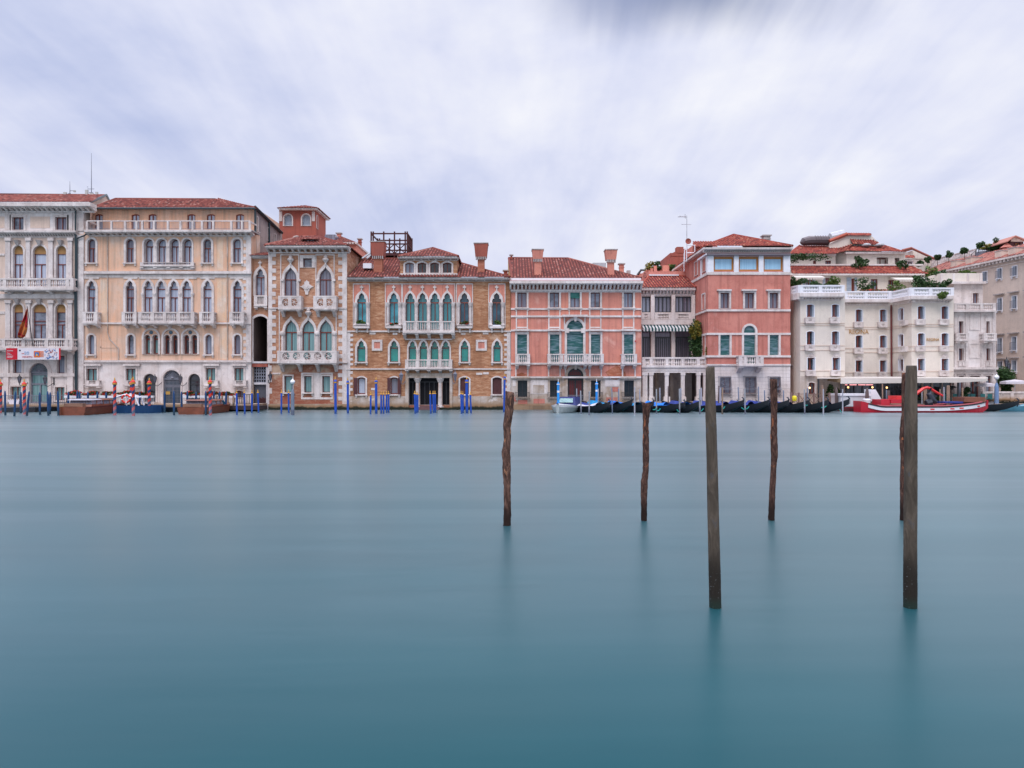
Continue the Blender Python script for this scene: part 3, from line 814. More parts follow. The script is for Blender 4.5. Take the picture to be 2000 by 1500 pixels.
for x in (36, 78.5, 120, -39):
    for y in (470, 585): mbp.hexa([F.w(F.uz(x - 2, y)[0], F.uz(x, y + 10)[1], -.02), F.w(F.uz(x + 2, y)[0], F.uz(x, y + 10)[1], -.02), F.w(F.uz(x + 2, y)[0], F.uz(x, y + 10)[1], .2), F.w(F.uz(x - 2, y)[0], F.uz(x, y + 10)[1], .2),
                              F.w(F.uz(x - 4.5, y)[0], F.uz(x, y)[1], -.02), F.w(F.uz(x + 4.5, y)[0], F.uz(x, y)[1], -.02), F.w(F.uz(x + 4.5, y)[0], F.uz(x, y)[1], .42), F.w(F.uz(x - 4.5, y)[0], F.uz(x, y)[1], .42)])
A.each(mbp, 'keystone', STONE_G, [8] * 8)
mbp = MB()
for x0, x1, y0, y1 in ((59, 97, 423, 445), (-10, 13, 423, 445)): mbp.fb(F, x0, y0, x1, y1, -.02, .035)
A.each(mbp, 'plaster_panel', CREAM, [8] * 2)
A.cornice(F, -90, 176, 395, 411, 1.0, 27, STONE, slab=.45)
A.cornice(F, -90, 147, 450, 462, .55, 46, STONE, 'dentil_cornice', slab=.3)
A.band(F, -90, 574, 145, 583, .18); A.band(F, -90, 728.5, 57, 736, .22); A.band(F, 96, 729, 146, 735.5, .22); A.band(F, -90, 495, 9, 499, .08); A.band(F, -90, 608, 9, 613, .08)
A.balcony(F, -6, 143, 543, 566, .95, 5, (8, 50, 95, 131), 30, (10, 49, 92, 132), 9, rail=3, kind='bal')
A.balcony(F, -90, 141, 661, 683, 1.1, 5, (-20, 6, 45, 90, 129), 44, (-20, 6, 134), 10, rail=3)
x0, x1 = F.uz(-90, 394, .9)[0], F.uz(178, 394, .9)[0]
zt = F.uz(0, 395, .9)[1] + .02
ev = [F.w(x0, zt, .95), F.w(x1, zt, .95)]
rg = [ray(206, 381.5, 78), ray(-90, 379, 78)]
A.roof([[ev[0], ev[1], rg[0], rg[1]]], caps=[(rg[0], rg[1])])
mb = MB(); e2 = ray(214, 402, 82); q = ray(176, 410, 70.4)
mb.poly([ray(176, 396, 69.6), rg[0], ray(213, 395, 84), ray(213, 440, 84), ray(176, 440, 70.2)])
A.part(mb, 'gable_wall', CREAM)
mb = MB(); p = [ray(176, 395, 69.4), rg[0] + Vector((.1, 0, .05)), ray(214, 393, 84)]; mb.path(p, .12, 5); A.part(mb, 'verge', DRAIN)
mb = MB()
for x, ys in ((147.5, (412, 445, 452, 520, 560, 571, 640, 763)), (149.8, (467, 520, 560, 571, 640, 700, 763))):
    mb.path([F.p(x - (.9 if y > 560 and y < 700 else 0), y, .28) for y in ys], .085, 6)
mb.path([F.p(150, 467, .28), F.p(153, 464.5, .3), F.p(165, 460, .35), F.p(170, 456, .35)], .07, 6)
mb.path([F.p(148, 762, .28), F.p(150, 768, .3), F.p(155, 771, .3)], .09, 6)
A.part(mb, 'drainpipe', DRAIN)
# things on its front
def lantern(x, y, F, d, side, label, sc=.62, m=None):
    t = thing('wall_lantern', F.p(x, y, d), label, 'lantern', None)
    mb = MB(); c = F.p(x, y, d); s_ = sc
    mb.lathe(c, [(.05 * s_, -.62 * s_), (.12 * s_, -.5 * s_), (.25 * s_, .22 * s_), (.27 * s_, .25 * s_)], 6)
    mb.build('lamp_glass', P_DIM, t)
    mb = MB(); mb.lathe(c, [(.3 * s_, .25 * s_), (.32 * s_, .3 * s_), (.16 * s_, .5 * s_), (.05 * s_, .6 * s_), (.07 * s_, .7 * s_), (.01, .85 * s_)], 6)
    for k in range(6):
        a = math.pi * (k + .5) / 3
        mb.tube(c + Vector((math.cos(a) * .125 * s_, math.sin(a) * .125 * s_, -.5 * s_)), c + Vector((math.cos(a) * .265 * s_, math.sin(a) * .265 * s_, .25 * s_)), .022, n=4)
    mb.lathe(c, [(.14 * s_, -.56 * s_), (.05 * s_, -.66 * s_), (.02, -.9 * s_)], 6)
    mb.path([c + Vector((0, 0, -.85 * s_)), c + Vector((side * .15, .1, -1.05 * s_)), c + Vector((side * .28, d * .5, -.8 * s_)), c + Vector((side * .36, d + .02, -.4 * s_))], .03, 5)
    q = c + Vector((side * .36, d + .02, 0)); mb.box(q + Vector((-.06, -.05, -1.0 * s_)), q + Vector((.06, .03, .35 * s_)))
    mb.build('bracket', m or IRON, t)
    return t
lantern(38, 741, F, .8, 1, 'black iron wall lantern left of the fan-lit portal of the white palace')
lantern(88, 742, F, .8, 1, 'black iron wall lantern right of the fan-lit portal of the white palace')
# banner
Fb = Plane(0, 68.75)
t = thing('banner', Fb.p(65, 702, 0), 'long white and red banner hung under the white palace balcony', 'banner')
RED = plain('banner_red', (.48, .015, .03), .7, .2, var=.05); BLUE = plain('banner_blue', (.03, .16, .42), .7, .2); ORANGE = plain('banner_orange', (.62, .14, .03), .7, .2, var=.1)
def fs(x0, y0, x1, y1, d, m, nm):
    mb = MB(); mb.fb(Fb, x0, y0, x1, y1, d - .012, d); return mb.build(nm, m, t)
fs(12, 680, 118, 702.3, 0, CLOTH, 'fabric'); fs(12, 680, 34, 702.3, .012, RED, 'red_field'); fs(115, 680, 118.2, 702.3, .012, RED, 'red_edge')
fs(37, 683, 40.5, 686, .01, IRON, 'black_stamp')
mb = MB()
for k in range(5): mb.fb(Fb, 78 - k * 0, 686 + k * 2.4, 85, 687.3 + k * 2.4, 0, .028)
mb.fb(Fb, 66, 685.5, 78.5, 698, 0, .014); mb.build('orange_flag_print', ORANGE, t)
mb = MB(); mb.fb(Fb, 68, 688, 76, 695, 0, .02)
rnd = random.Random(5)
for k in range(46):
    x, y = rnd.uniform(87, 110), rnd.uniform(680.6, 700.5); mb.fb(Fb, x, y, x + rnd.uniform(.6, 2.2), y + rnd.uniform(.6, 2), 0, .014 + k * .0002)
mb.build('blue_print_pattern', BLUE, t)
mb = MB()
for k in range(22):
    x, y = rnd.uniform(87, 110), rnd.uniform(680.6, 700.5); mb.fb(Fb, x, y, x + rnd.uniform(.6, 2.4), y + rnd.uniform(.6, 1.6), 0, .030 + k * .0002)
mb.build('dark_print_pattern', PINK_D, t)
mb = MB(); mb.fb(Fb, 71, 692, 73.5, 695, 0, .026); mb.fb(Fb, 70.5, 690.5, 71.5, 695, 0, .024); mb.build('yellow_print', LEAF_L if False else plain('banner_yellow', (.7, .42, .06)), t)
def text(s, F, x, y, h, mat, parent, d=.02, name='lettering', w=None, font_sp=1.0, bold=0.0, align='LEFT'):
    """real lettering: px h is the cap height"""
    cu = bpy.data.curves.new(name, 'FONT'); cu.body = s; cu.size = h / 20 * F.a.y / 70 / .73 if F else h
    cu.space_character = font_sp; cu.extrude = .012; cu.offset = bold; cu.align_x = align
    o = bpy.data.objects.new(name, cu); COL.objects.link(o)
    cu.materials.append(mat)
    p = F.p(x, y, d)
    bpy.context.view_layer.update()
    me = bpy.data.meshes.new_from_object(o); bpy.data.objects.remove(o); bpy.data.curves.remove(cu)
    xs = [v.co.x for v in me.vertices]; ww = max(xs) - min(xs)
    tw = abs(F.uz(x + w, y, d)[0] - F.uz(x, y, d)[0]) if w else ww
    off = p - parent_loc(parent)
    for v in me.vertices:
        a = (v.co.x - min(xs)) * tw / ww
        q = Vector((F.e.x, F.e.y, 0)) * a + Vector((0, 0, v.co.y)) + Vector((F.n.x, F.n.y, 0)) * v.co.z + off
        v.co = q
    if not me.materials: me.materials.append(mat)
    o = bpy.data.objects.new(name, me); COL.objects.link(o); o.parent = parent
    return o
BLUEG = plain('print_blue_grey', (.28, .40, .60), .7, .2); PRED = plain('print_red', (.60, .16, .16), .7, .2)
text('50', Fb, 47.5, 692.5, 6.5, BLUEG, t, .02, w=9)
text('ANNI', Fb, 42, 691.2, 1.6, PRED, t, .02, 'small_lettering')
text('VENETO', Fb, 43, 698.5, 3.2, PRED, t, .02, 'red_lettering', w=20)
text('REGIONE', Fb, 14, 686, 2.0, CLOTH, t, .03, 'white_lettering'); text('Museo', Fb, 14, 690.5, 1.7, CLOTH, t, .03, 'white_lettering'); text('Esposizione', Fb, 14, 693, 1.5, CLOTH, t, .03, 'white_lettering')
for k in range(3): fs(14, 695 + k * 1.6, 26 - k, 695.6 + k * 1.6, .016, CLOTH, 'small_print')
# flag
t = thing('flag', F.p(64, 676, 1.2), 'red and gold flag hanging from a slanted pole on the white palace balcony', 'flag')
mb = MB(); mb.tube(F.p(64.5, 676, 1.05), F.p(53, 598, 2.0), .045, .03); mb.build('flagpole', IRON, t)
mb = MB(); a = F.p(53, 603, 1.98)
rows = [(603, 52.0, 53.3), (612, 49, 54), (625, 44, 54.6), (640, 38.5, 54), (650, 35.5, 52), (657, 34.5, 48.5), (660, 36, 45.5)]
i0 = 0
for k, (y, xa, xb) in enumerate(rows):
    for q in range(9):
        f_ = q / 8; p = F.p(xa + (xb - xa) * f_, y, 1.95 - k * .1 + .16 * math.sin(f_ * 9 + k * .5))
        mb.v.append(p)
for k in range(len(rows) - 1):
    for q in range(8): mb.f.append([k * 9 + q, k * 9 + q + 1, (k + 1) * 9 + q + 1, (k + 1) * 9 + q]); mb.m.append(0); mb.uv.append(None)
fm_, ft, fb_ = new_mat('flag_cloth'); setp(fb_, .8, .2)
fv = noise_node(ft, map_node(ft, objvec(ft), (1.1, 1.1, .9), (3.3, 0, 2.2)), 1.0, 3, .5, .6)
ft.links.new(ramp_node(ft, fv, [(.45, (.40, .015, .03)), (.58, (.60, .20, .05)), (.66, (.16, .02, .05))]), fb_.inputs['Base Color'])
fo = mb.build('flag_cloth', fm_, t, True); so = fo.modifiers.new('s', 'SOLIDIFY'); so.thickness = .01

# ================================================================ ochre palace with roof terrace
PEACH2 = plaster('patched_plaster', (.80, .52, .33), (.74, .57, .45), (.80, .68, .58), sc=.5, streak=.5, g=.15)
B = Building('ochre_palace', 'long ochre plaster palace with roof terrace and red striped poles before it', 'palace', 330)
F = Plane(0, 70.0); F3 = Plane(0, 71.3)
def bw(*a, **k): return B.win(F, *a, **k)
for x in (171, 246, 397, 455): bw('round', x + .3, 467, x + 16, 513, sur=4, trans=(484.5,), pane=P_CURT if x != 171 else P_DIM)
for a, b in ((281.5, 300), (306.5, 325), (331.5, 350), (356.5, 375)): bw('round', a, 467, b, 522, sur=3.1, sill=0, trans=(480.5,), pane=P_CURT2, rev=.5)
for x in (170.5, 246, 397.3, 455.5): bw('tref', x, 548, x + 16.5, 627, sur=4.5, outer='ogee2', ot=6, sill=0, trans=(564.5, 581))
for a, b in ((281, 298.5), (306, 323.5), (331, 348.5), (356, 373.5)): bw('tref', a, 548, b, 627, sur=3.6, outer='ogee2', ot=6, sill=0, trans=(564.5, 581), pane=P_CURT2)
for x in (172, 249, 401, 457): bw('round', x + .5, 654, x + 13, 692, sur=3.5, mull=0, pane=P_CURT if x != 457 else P_DIM)
for c in (295.5, 333.7, 371.7):
    for a, b in ((c - 13.3, c - 1.8), (c + 2.2, c + 13.7)): bw('round', a, 654, b, 691.5, sur=1.6, d=.05, sill=0, mull=0, fw=.12, pane=P_DARK if c > 300 else P_TEALC, trans=(662,), rev=.4)
    u0, u1, z0, z1 = F.rect(c - 17.5, 641, c + 18, 692)
    o_ = outline('round', u0, u1, z0, z1, .85); i_ = outline('round', u0 + .17, u1 - .17, z0 + .02, z1 - .17, .7)
    mb = MB(); mb.prism(F, o_, -.02, .13, 0, [i_]); B.part(mb, 'window_arch', STONE)
    mb = MB(); mb.lathe(F.w((u0 + u1) / 2, F.uz(c, 690)[1], .1), [(.09, 0), (.055, .1), (.05, 1.0), (.12, 1.2)], 8); B.part(mb, 'colonnette', STONE)
    mb = MB(); cc = F.uz(c, 649.3); mb.prism(F, [(cc[0] + .19 * math.cos(k * .5236), cc[1] + .19 * math.sin(k * .5236)) for k in range(12)], .0, .03); B.part(mb, 'roundel', P_DKBLUE)
bw('rect', 169, 720, 190, 749.5, sur=3, sill=2.4, pane=P_TEALC); bw('rect', 246, 720, 265.5, 749.5, sur=3, sill=2.4, pane=P_TEALC); bw('rect', 402, 719, 421, 749, sur=3, sill=2.4, pane=P_TEALC); bw('rect', 458, 719, 476, 749, sur=3, sill=2.4, pane=P_TEALC)
bw('round', 280.5, 730, 304.5, 785, sur=3, sill=0, pane=P_DARK, fm=IRON, fw=.1, trans=(743, 750), name='side_door', mull=0)
bw('round', 368, 730, 391.5, 785, sur=3, sill=0, pane=P_DARK, fm=IRON, fw=.1, trans=(743, 750), name='side_door', mull=0)
bw('round', 319, 723, 353, 795, sur=3.5, sill=0, pane=P_DKBLUE, fm=IRON_G, fw=.14, trans=(741, 754), name='portal', fan=True, bars=(13, 22, -.2, IRON_G))
for x in (170, 247, 402, 458): bw('seg', x + 1, 763, x + 18, 776, sur=2, sill=0, mull=1, pane=P_DIM)
B.wall(F, [('wall', 163.8, 450, 490, 705.5, PEACH), ('ground_floor_wall', 163.8, 705.5, 490, 812, STONE_W)], 9)
for x in (185, 257, 290, 366, 404, 461): B.win(F3, 'seg', x, 418, x + 16, 448, sur=1.2, d=.03, sill=0, fw=.09, pane=P_CURT2, sm=PEACH, rev=.15)
B.wall(F3, [('attic_wall', 180, 404, 498, 462, PEACH)], 7.5, bodymat=PEACH)
# receding right flank
FS = Plane(498, 71.3, 551, 78.9)
B.win(FS, 'rect', 501, 424, 503.5, 452, sur=1.5, pane=P_DARK); B.win(FS, 'rect', 522, 446, 526, 470, sur=1.5, pane=P_DARK, sill=0); B.win(FS, 'rect', 535, 458, 538, 475, sur=1.2, pane=P_DARK, sill=0)
GREYPL = plaster('stained_grey_plaster', (.42, .33, .30), (.28, .23, .23), (.50, .37, .27), sc=.5, streak=.6, g=.45)
pu = [FS.uz(498.2, 405), FS.uz(551, 456), FS.uz(551, 520), FS.uz(498.2, 520)]
pu[2] = (pu[2][0], 6.0); pu[3] = (pu[3][0], 6.0)
mb = MB(); mb.prism(FS, pu, -.3, 0.02, 0, B.holes[id(FS)]); B.part(mb, 'flank_wall', GREYPL)
mb = MB(); mb.path([FS.p(498, 404, .2), FS.p(520, 425, .2), FS.p(551, 455, .2)], .16, 5); mb.path([FS.p(498.3, 406, .12), FS.p(498.3, 455, .12)], .1, 6); mb.path([FS.p(526, 432, .12), FS.p(526, 478, .12)], .1, 6); B.part(mb, 'gutter', DRAIN)
# terrace
B.cornice(F, 164, 490.5, 448.5, 459, .75, 29, STONE, slab=.4)
u0, u1 = F.uz(168.5, 440, .7)[0], F.uz(488, 440, .7)[0]; zb, zt = F.uz(0, 448.5, .7)[1], F.uz(0, 430.3, .7)[1]
mb = MB()
mb.ub(F, u0, u1, zt - .09, zt, .50, .66)
for x in (169, 191, 217, 243.5, 266, 277, 300, 327, 351.7, 375.7, 394, 415.7, 451, 472, 487): 
    u = F.uz(x, 440, .7)[0]; mb.ub(F, u - .09, u + .09, zb, zt - .09, .48, .68)
mb.ub(F, u0, u0 + .2, zt - .14, zt - .004, -1.2, .48); mb.ub(F, u1 - .2, u1, zt - .14, zt - .004, -1.2, .48)
o = B.part(mb, 'terrace_balustrade', STONE)
mb = MB(); k = u0
while k < u1: mb.ub(F, k, k + .022, zb + .05, zt - .14, .56, .58); k += .125
mb.ub(F, u0, u1, zb + .10, zb + .13, .552, .588); mb.build('iron_bars', IRON_G, o)
mb = MB(); mb.ub(F, u0 - .3, u1 + .25, zb - .12, zb - .02, -1.3, .74); B.part(mb, 'terrace_floor', STONE_G)
# cornices, strings, quoins
B.band(F, 163.8, 529.5, 490, 534.5, .28); B.band(F, 163.8, 536, 490, 542, .06); B.band(F, 163.8, 629.5, 490, 633, .14); B.band(F, 163.8, 703.5, 491, 707.5, .2)
B.quoins(F, 480.5, 490.2, 459.5, 704, 13, 6, -1)
for x0, x1 in ((164.5, 193), (241, 268), (272, 384), (391, 419), (449, 475)):
    mb = MB(); mb.fb(F, x0, 541, x1, 544.5, -.02, .07)
    B.part(mb, 'window_head_moulding', STONE)
mb = MB()
for x in (303.2, 328.2, 353.2):
    mb.lathe(F.p(x, 518, .02), [(.13, -.1), (.09, .05), (.085, 1.6), (.15, 1.85)], 8); 
for x in (302.2, 327.2, 352.2, 278.5, 376):
    mb.lathe(F.p(x, 611, .05), [(.13, -.1), (.1, .05), (.09, 1.55), (.17, 1.8), (.17, 1.95)], 8)
B.each(mb, 'column', STONE, [32] * 3 + [40] * 5)
for x0, x1 in ((273, 378),): 
    B.balcony(F, x0, x1, 512, 520, .35, 2, (), 44, (276, 302, 328, 353, 375), 4, kind='bar', rail=.8, m=STONE, name='iron_balcony')
    B.band(F, x0, 523, x1, 526.5, .16)
B.balcony(F, 160.5, 189.5, 609, 632, .8, 3.5, (), 5, (165, 185), 8)
B.balcony(F, 237, 266, 609, 632, .8, 3.5, (), 5, (241, 262), 8)
B.balcony(F, 269.5, 378.5, 609, 632, 1.0, 3.5, (297, 321, 348), 26, (275, 296, 323, 349, 373), 8)
B.balcony(F, 388.5, 417, 609, 632, .8, 3.5, (), 5, (393, 413), 8)
B.balcony(F, 447.5, 475.5, 609, 632, .8, 3.5, (), 5, (452, 471), 8)
for x0, x1 in ((163.5, 196), (240, 272), (396, 427), (452, 481)): 
    B.band(F, x0, 711, x1, 714.5, .30, name='window_cornice')
for x in (179.5, 256, 411.5, 467): B.balcony(F, x - 13, x + 13, 743, 754, .5, 2.4, (), 22, (x - 11, x + 11), 3, kind='bar', rail=.7, m=IRON if False else STONE, name='window_balcony')
mb = MB(); mb.path([F.p(210, 459, .1), F.p(210, 650, .1), F.p(214, 662, .1), F.p(231, 680, .1), F.p(231, 706, .1)], .05, 5); mb.path([F.p(444, 459, .1), F.p(444, 704, .1)], .05, 5); B.part(mb, 'conduit', STONE_B)
for q in ((196, 677, 231, 679.5), (196, 655, 198, 706)): B.band(F, *q, .035, PEACH, 'plaster_ridge')
for q in ((196, 546, 211, 627), (424, 546, 442, 627), (424, 468, 436, 528), (430, 640, 446, 702)): B.band(F, *q, .012, PEACH2, 'repaired_plaster', 0)
# roof
zt = F3.uz(300, 405)[1]; ev0, ev1 = ray(182, 405.5, 70.7), ray(498.5, 408, 70.7)
ev1.z = ev0.z
r0, r1 = ray(226, 388.5, 76.5), ray(421, 389.5, 76.5)
bk = Vector((ev1.x, 79.2, ray(551, 455, 78.9).z))
B.roof([[ev0, ev1, r1, r0], [ev1, bk, Vector((r1.x + 1.2, 80, r1.z)), r1], [Vector((ev0.x, 79, ev0.z)), ev0, r0, Vector((r0.x, 79, r0.z))]], caps=[(r0, r1), (r1, ev1), (r0, ev0)])
mb = MB(); mb.path([ev0 + Vector((0, -.1, -.1)), ev1 + Vector((0, -.1, -.1))], .10, 6); B.part(mb, 'gutter', DRAIN)
F = Plane(0, 70.0)
lantern(302.5, 741, F, .7, 1, 'black wall lantern left of the grilled portal of the ochre palace')
lantern(352.5, 741, F, .7, 1, 'black wall lantern right of the grilled portal of the ochre palace')
# rooftop aerials on the white palace
def aerial(name, label, x, ybase, ytop, depth, arms, panels):
    t = thing(name, ray(x, ybase, depth), label, 'antenna')
    mb = MB(); mb.tube(ray(x, ybase, depth), ray(x, ytop, depth), .05, .015, 5)
    for (xa, xb, y) in arms: mb.tube(ray(xa, y, depth), ray(xb, y, depth), .03, n=4)
    mb.build('mast', IRON_G, t)
    mb = MB()
    for (xa, ya, xb, yb) in panels:
        a, b = ray(xa, yb, depth), ray(xb, ya, depth); mb.box((a.x, a.y - .1, a.z), (b.x, b.y + .1, b.z))
    mb.build('equipment_box', plain('aerial_box', (.45, .46, .44)), t)
aerial('antenna', 'thin white palace rooftop aerial with small camera arm, left one', 136.5, 381, 354, 78, [(136, 147, 372.5), (133, 138, 378)], [(124.5, 375.5, 130, 381.5), (144, 372, 147.5, 375)])
aerial('antenna', 'tall needle aerial with box antennas on the white palace roof', 178.5, 382, 299, 78, [(171, 184, 369), (174, 182, 376), (170, 172, 365)], [(167, 371, 172, 382), (187, 375, 191, 381.5), (176, 377, 182, 382)])

# ================================================================ narrow brick link with the arched alley
Cb = Building('brick_link_house', 'narrow brick link with pointed window above a dark arched alley', 'building', 511)
F = Plane(0, 70.4)
Cb.win(F, 'tref', 499.5, 525, 517.5, 577, sur=4.5, outer='ogee2', ot=7, trans=(541.5,), sill=0, finial=True)
u0, u1, z0, z1 = F.rect(495.5, 617.5, 522.5, 706)
Cb.holes[id(F)].append(outline('seg', u0, u1, z0, z1, .3)); hole = outline('seg', u0, u1, z0, z1, .3)
mb = MB(); mb.prism(F, outline('seg', u0 - .18, u1 + .12, z0, z1 + .22, .4), -.02, .1, 0, [outline('seg', u0, u1, z0 + .01, z1, .3)]); Cb.part(mb, 'alley_arch', STONE)
ug = F.rect(495, 716.5, 522.5, 800)
Cb.holes[id(F)].append([(ug[0], -.9), (ug[1], -.9), (ug[1], ug[3]), (ug[0], ug[3])])
Cb.wall(F, [('wall', 489, 503.5, 527.5, 708, BRICK_D), ('ground_floor_wall', 489, 708, 527.5, 812, STONE_B)], 6, body=False)
mb = MB()      # the alley behind the arch: side walls, vault and back
mb.ub(F, u0 - .3, u0, -1, z1 + .4, -9, -.02); mb.ub(F, u1, u1 + .3, -1, z1 + .4, -9, -.02); mb.ub(F, u0 - .3, u1 + .3, z1 + .02, z1 + .4, -9, -.56); mb.ub(F, u0 - .3, u1 + .3, -1, z1 + .4, -9.3, -9)
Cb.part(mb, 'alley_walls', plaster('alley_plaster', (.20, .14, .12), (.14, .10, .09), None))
mb = MB(); mb.ub(F, F.uz(489, 0)[0], F.uz(527.5, 0)[0], z1 + .45, F.uz(500, 505)[1], -8, -.56); Cb.part(mb, 'wall', BRICK_D)
Cb.balcony(F, 495.5, 521.5, 577, 598, .35, 2.5, (), 6, (499, 518), 6, kind='thin', m=STONE)
Cb.cornice(F, 488.5, 524.5, 498.5, 504, .35, 3, STONE, slab=.5)
Cb.roof([[ray(488.5, 498.5, 69.9), ray(524, 498.5, 69.9), ray(524, 494, 73), ray(489, 494, 73)]])
Cb.band(F, 487.5, 706, 524, 709.5, .18, WHITEP); Cb.band(F, 487.5, 709.5, 523, 716.5, .12, PINK_D, 'lintel')
mb = MB()
for k in range(7): u = ug[0] + (ug[1] - ug[0]) * k / 6; mb.ub(F, u - .05, u + .05, F.uz(500, 747)[1], ug[3], -.3, -.2)
for k in range(6): z = F.uz(500, 747)[1] + (ug[3] - F.uz(500, 747)[1]) * k / 5; mb.ub(F, ug[0], ug[1], z - .05, z + .05, -.31, -.19)
Cb.part(mb, 'window_grille', IRON_G)
mb = MB(); mb.ub(F, ug[0], ug[1], F.uz(500, 751)[1], F.uz(500, 747)[1], -.35, -.02); mb.ub(F, ug[1] - .12, ug[1] + .1, -.5, ug[3], -.1, .06); Cb.part(mb, 'transom_beam', WHITEP)
mb = MB(); mb.ub(F, ug[0] + .02, ug[1] - .12, -.5, F.uz(500, 751)[1], -.36, -.30)
for k in range(10): u = ug[0] + .1 + (ug[1] - ug[0] - .3) * k / 9; mb.ub(F, u - .02, u + .02, -.4, F.uz(500, 752)[1], -.3, -.27)
Cb.part(mb, 'gate', plain('gate_grey', (.10, .105, .13), .6, .3))
mb = MB()
for k in range(9):
    u = ug[0] + .5 + (ug[1] - ug[0] - .7) * k / 8; mb.ub(F, u - .06, u + .06, -.4, F.uz(500, 776 + (k * 5) % 4)[1], -.25, -.2)
Cb.part(mb, 'wooden_slats', WOOD_B)
lantern(528, 736, Plane(0, 70), .55, -1, 'dark wall lantern at the brick corner beside the alley gate')

# ================================================================ narrow brick house with pierced balconies
D = Building('quoined_brick_house', 'narrow brick house with white quoins and three pierced stone balconies', 'palace', 601)
F = Plane(0, 70)
def dw(*a, **k): return D.win(F, *a, **k)
dw('ogee', 555.5, 521.5, 579.5, 579, sur=5, outer='ogee2', ot=8, trans=(546,), sill=0, finial=True)
dw('ogee', 623.8, 521.5, 648, 579, sur=5, outer='ogee2', ot=8, trans=(546,), sill=0, finial=True)
dw('rect', 592, 504.5, 609.5, 522, sur=6, sill=0, mull=0)
for a, b in ((556.5, 580.5), (590.3, 614.3), (624.3, 648.5)): dw('ogee', a, 624, b, 702, sur=4.8, outer='ogee2', ot=7, trans=(649,), sill=0, pane=P_TEALC, fw=.08)
dw('rect', 555.4, 734.5, 571, 766.5, sur=3, mull=0, pane=P_TEALC); dw('rect', 594, 734.5, 609, 766.5, sur=3, mull=0, pane=P_TEALC); dw('rect', 629.4, 734.5, 645, 766.5, sur=3, mull=0, pane=P_TEALC)
D.wall(F, [('wall', 524, 481, 677.5, 603, BRICK_D), ('wall', 524, 603, 677.5, 709, BRICK_D), ('ground_floor_wall', 524, 709, 677.5, 812, brickm('patched_brick', (.36, .14, .085), (.26, .08, .05), (.44, .30, .22), (.50, .38, .28), .50, .35, (.34, .09, .06), (-.4, 1.5)))], 10)
D.quoins(F, 524, 531.5, 491, 709, 15.2, 7.5, 1); D.quoins(F, 668.5, 677.5, 491, 709, 15.2, 7.5, -1); D.quoins(F, 668.5, 677.5, 711, 790, 15.2, 8, -1); D.quoins(F, 524, 526, 711, 790, 22, 5, 1)
D.cornice(F, 517, 680, 479.3, 491.5, 1.0, 14, STONE, slab=.28, bw=.30)
D.band(F, 524, 600, 677.5, 603, .12); D.band(F, 522, 706, 678.5, 709.5, .16)
mb = MB()
for x0, x1 in ((547.3, 584.4), (616, 653.4)):
    mb.fb(F, x0, 496.6, x1, 498.6, 0, .06); mb.fb(F, x0, 498.6, x0 + 1.8, 590, 0, .06); mb.fb(F, x1 - 1.8, 498.6, x1, 590, 0, .06)
for x in (545.5, 656.5): mb.fb(F, x - .9, 603, x + .9, 685, 0, .06)
D.each(mb, 'panel_moulding', STONE, [8] * 8)
mb = MB()
for x, y in ((567.5, 506), (636, 506), (602.3, 610)):
    c = F.p(x, y, .14)
    mb.lathe(c, [(.06, -.6), (.1, -.35), (.3, -.12), (.34, 0), (.16, .12), (.2, .22), (.05, .42), (.02, .5)], 8)
D.each(mb, 'finial', STONE, [64] * 3)
q = [(0, 29), (3, 25), (9, 23), (9, 16), (14, 13), (19, 9.5), (26, 8), (19, 6.0), (14, 3), (10, 0), (9, -5), (6, -8), (5, -17)]
uc, zc = F.uz(599.6, 563)
pts = [(uc + .022 * 1.1 * (x) * 2.0 / 2 * 1.0, zc + y * .031 * 1.0) for x, y in q]
loop = [(uc + (p[0] - uc) * 2.2 / 2, p[1] - .1) for p in pts] ; loop = loop + [(2 * uc - u, z) for u, z in reversed(loop[1:])]
mb = MB(); mb.prism(F, loop, -.02, .12)
mb.prism(F, [(uc + .24 * math.cos(k * .628), zc + .15 + .28 * math.sin(k * .628)) for k in range(10)], .1, .2); mb.prism(F, [(uc + .12 * math.cos(k * .628), zc + .15 + .14 * math.sin(k * .628)) for k in range(10)], .1, .25)
D.part(mb, 'crest_relief', STONE)
D.balcony(F, 543, 588, 577.5, 604.5, .9, 3.5, (565.5,), 2, (549, 581.5), 13, kind='rosette', rail=3.2)
D.balcony(F, 611.5, 656.5, 577.5, 604.5, .9, 3.5, (634,), 2, (618, 650), 13, kind='rosette', rail=3.2)
D.balcony(F, 541, 657.5, 685, 709.5, 1.1, 4.5, (), 5, (546, 581.5, 617, 652), 16, kind='rosette', rail=2.6)
mb = MB()
for x in (552, 585.4, 619.3, 653): mb.lathe(F.p(x, 686, .12), [(.2, -.1), (.14, .05), (.12, 1.45), (.25, 1.62), (.27, 1.8), (.2, 1.95)], 8)
for x in (551, 584, 619.5, 652):
    mb.fb(F, x - 2.5, 545, x + 2.5, 549, 0, .22)
D.each(mb, 'column', STONE, [48] * 4 + [8] * 4)
D.band(F, 524, 789, 678.5, 795, .25, STONE_B, 'plinth'); D.band(F, 524, 795, 679, 812, .45, STONE_B, 'waterline_step')
mb = MB()
for k_, (x0, y0, x1, y1) in enumerate(((588, 728, 592, 780), (610.5, 728, 627.5, 780), (647, 728, 650, 780), (592, 776, 647, 780), (592, 728, 647, 730.5), (532, 728, 548, 731))): mb.fb(F, x0, y0, x1, y1, -.02 - k_ * .003, .03 + k_ * .003)
D.each(mb, 'white_render_patch', STONE_W, [8] * 6)
ez = F.uz(600, 479.5, 1.0)[1] + .03
e0, e1 = Vector((F.uz(517, 479, 1.)[0] + F.a.x, 68.95, ez)), Vector((F.uz(680, 479, 1.)[0] + F.a.x, 68.95, ez))
r0, r1 = ray(590, 462, 75), ray(622, 462, 75)
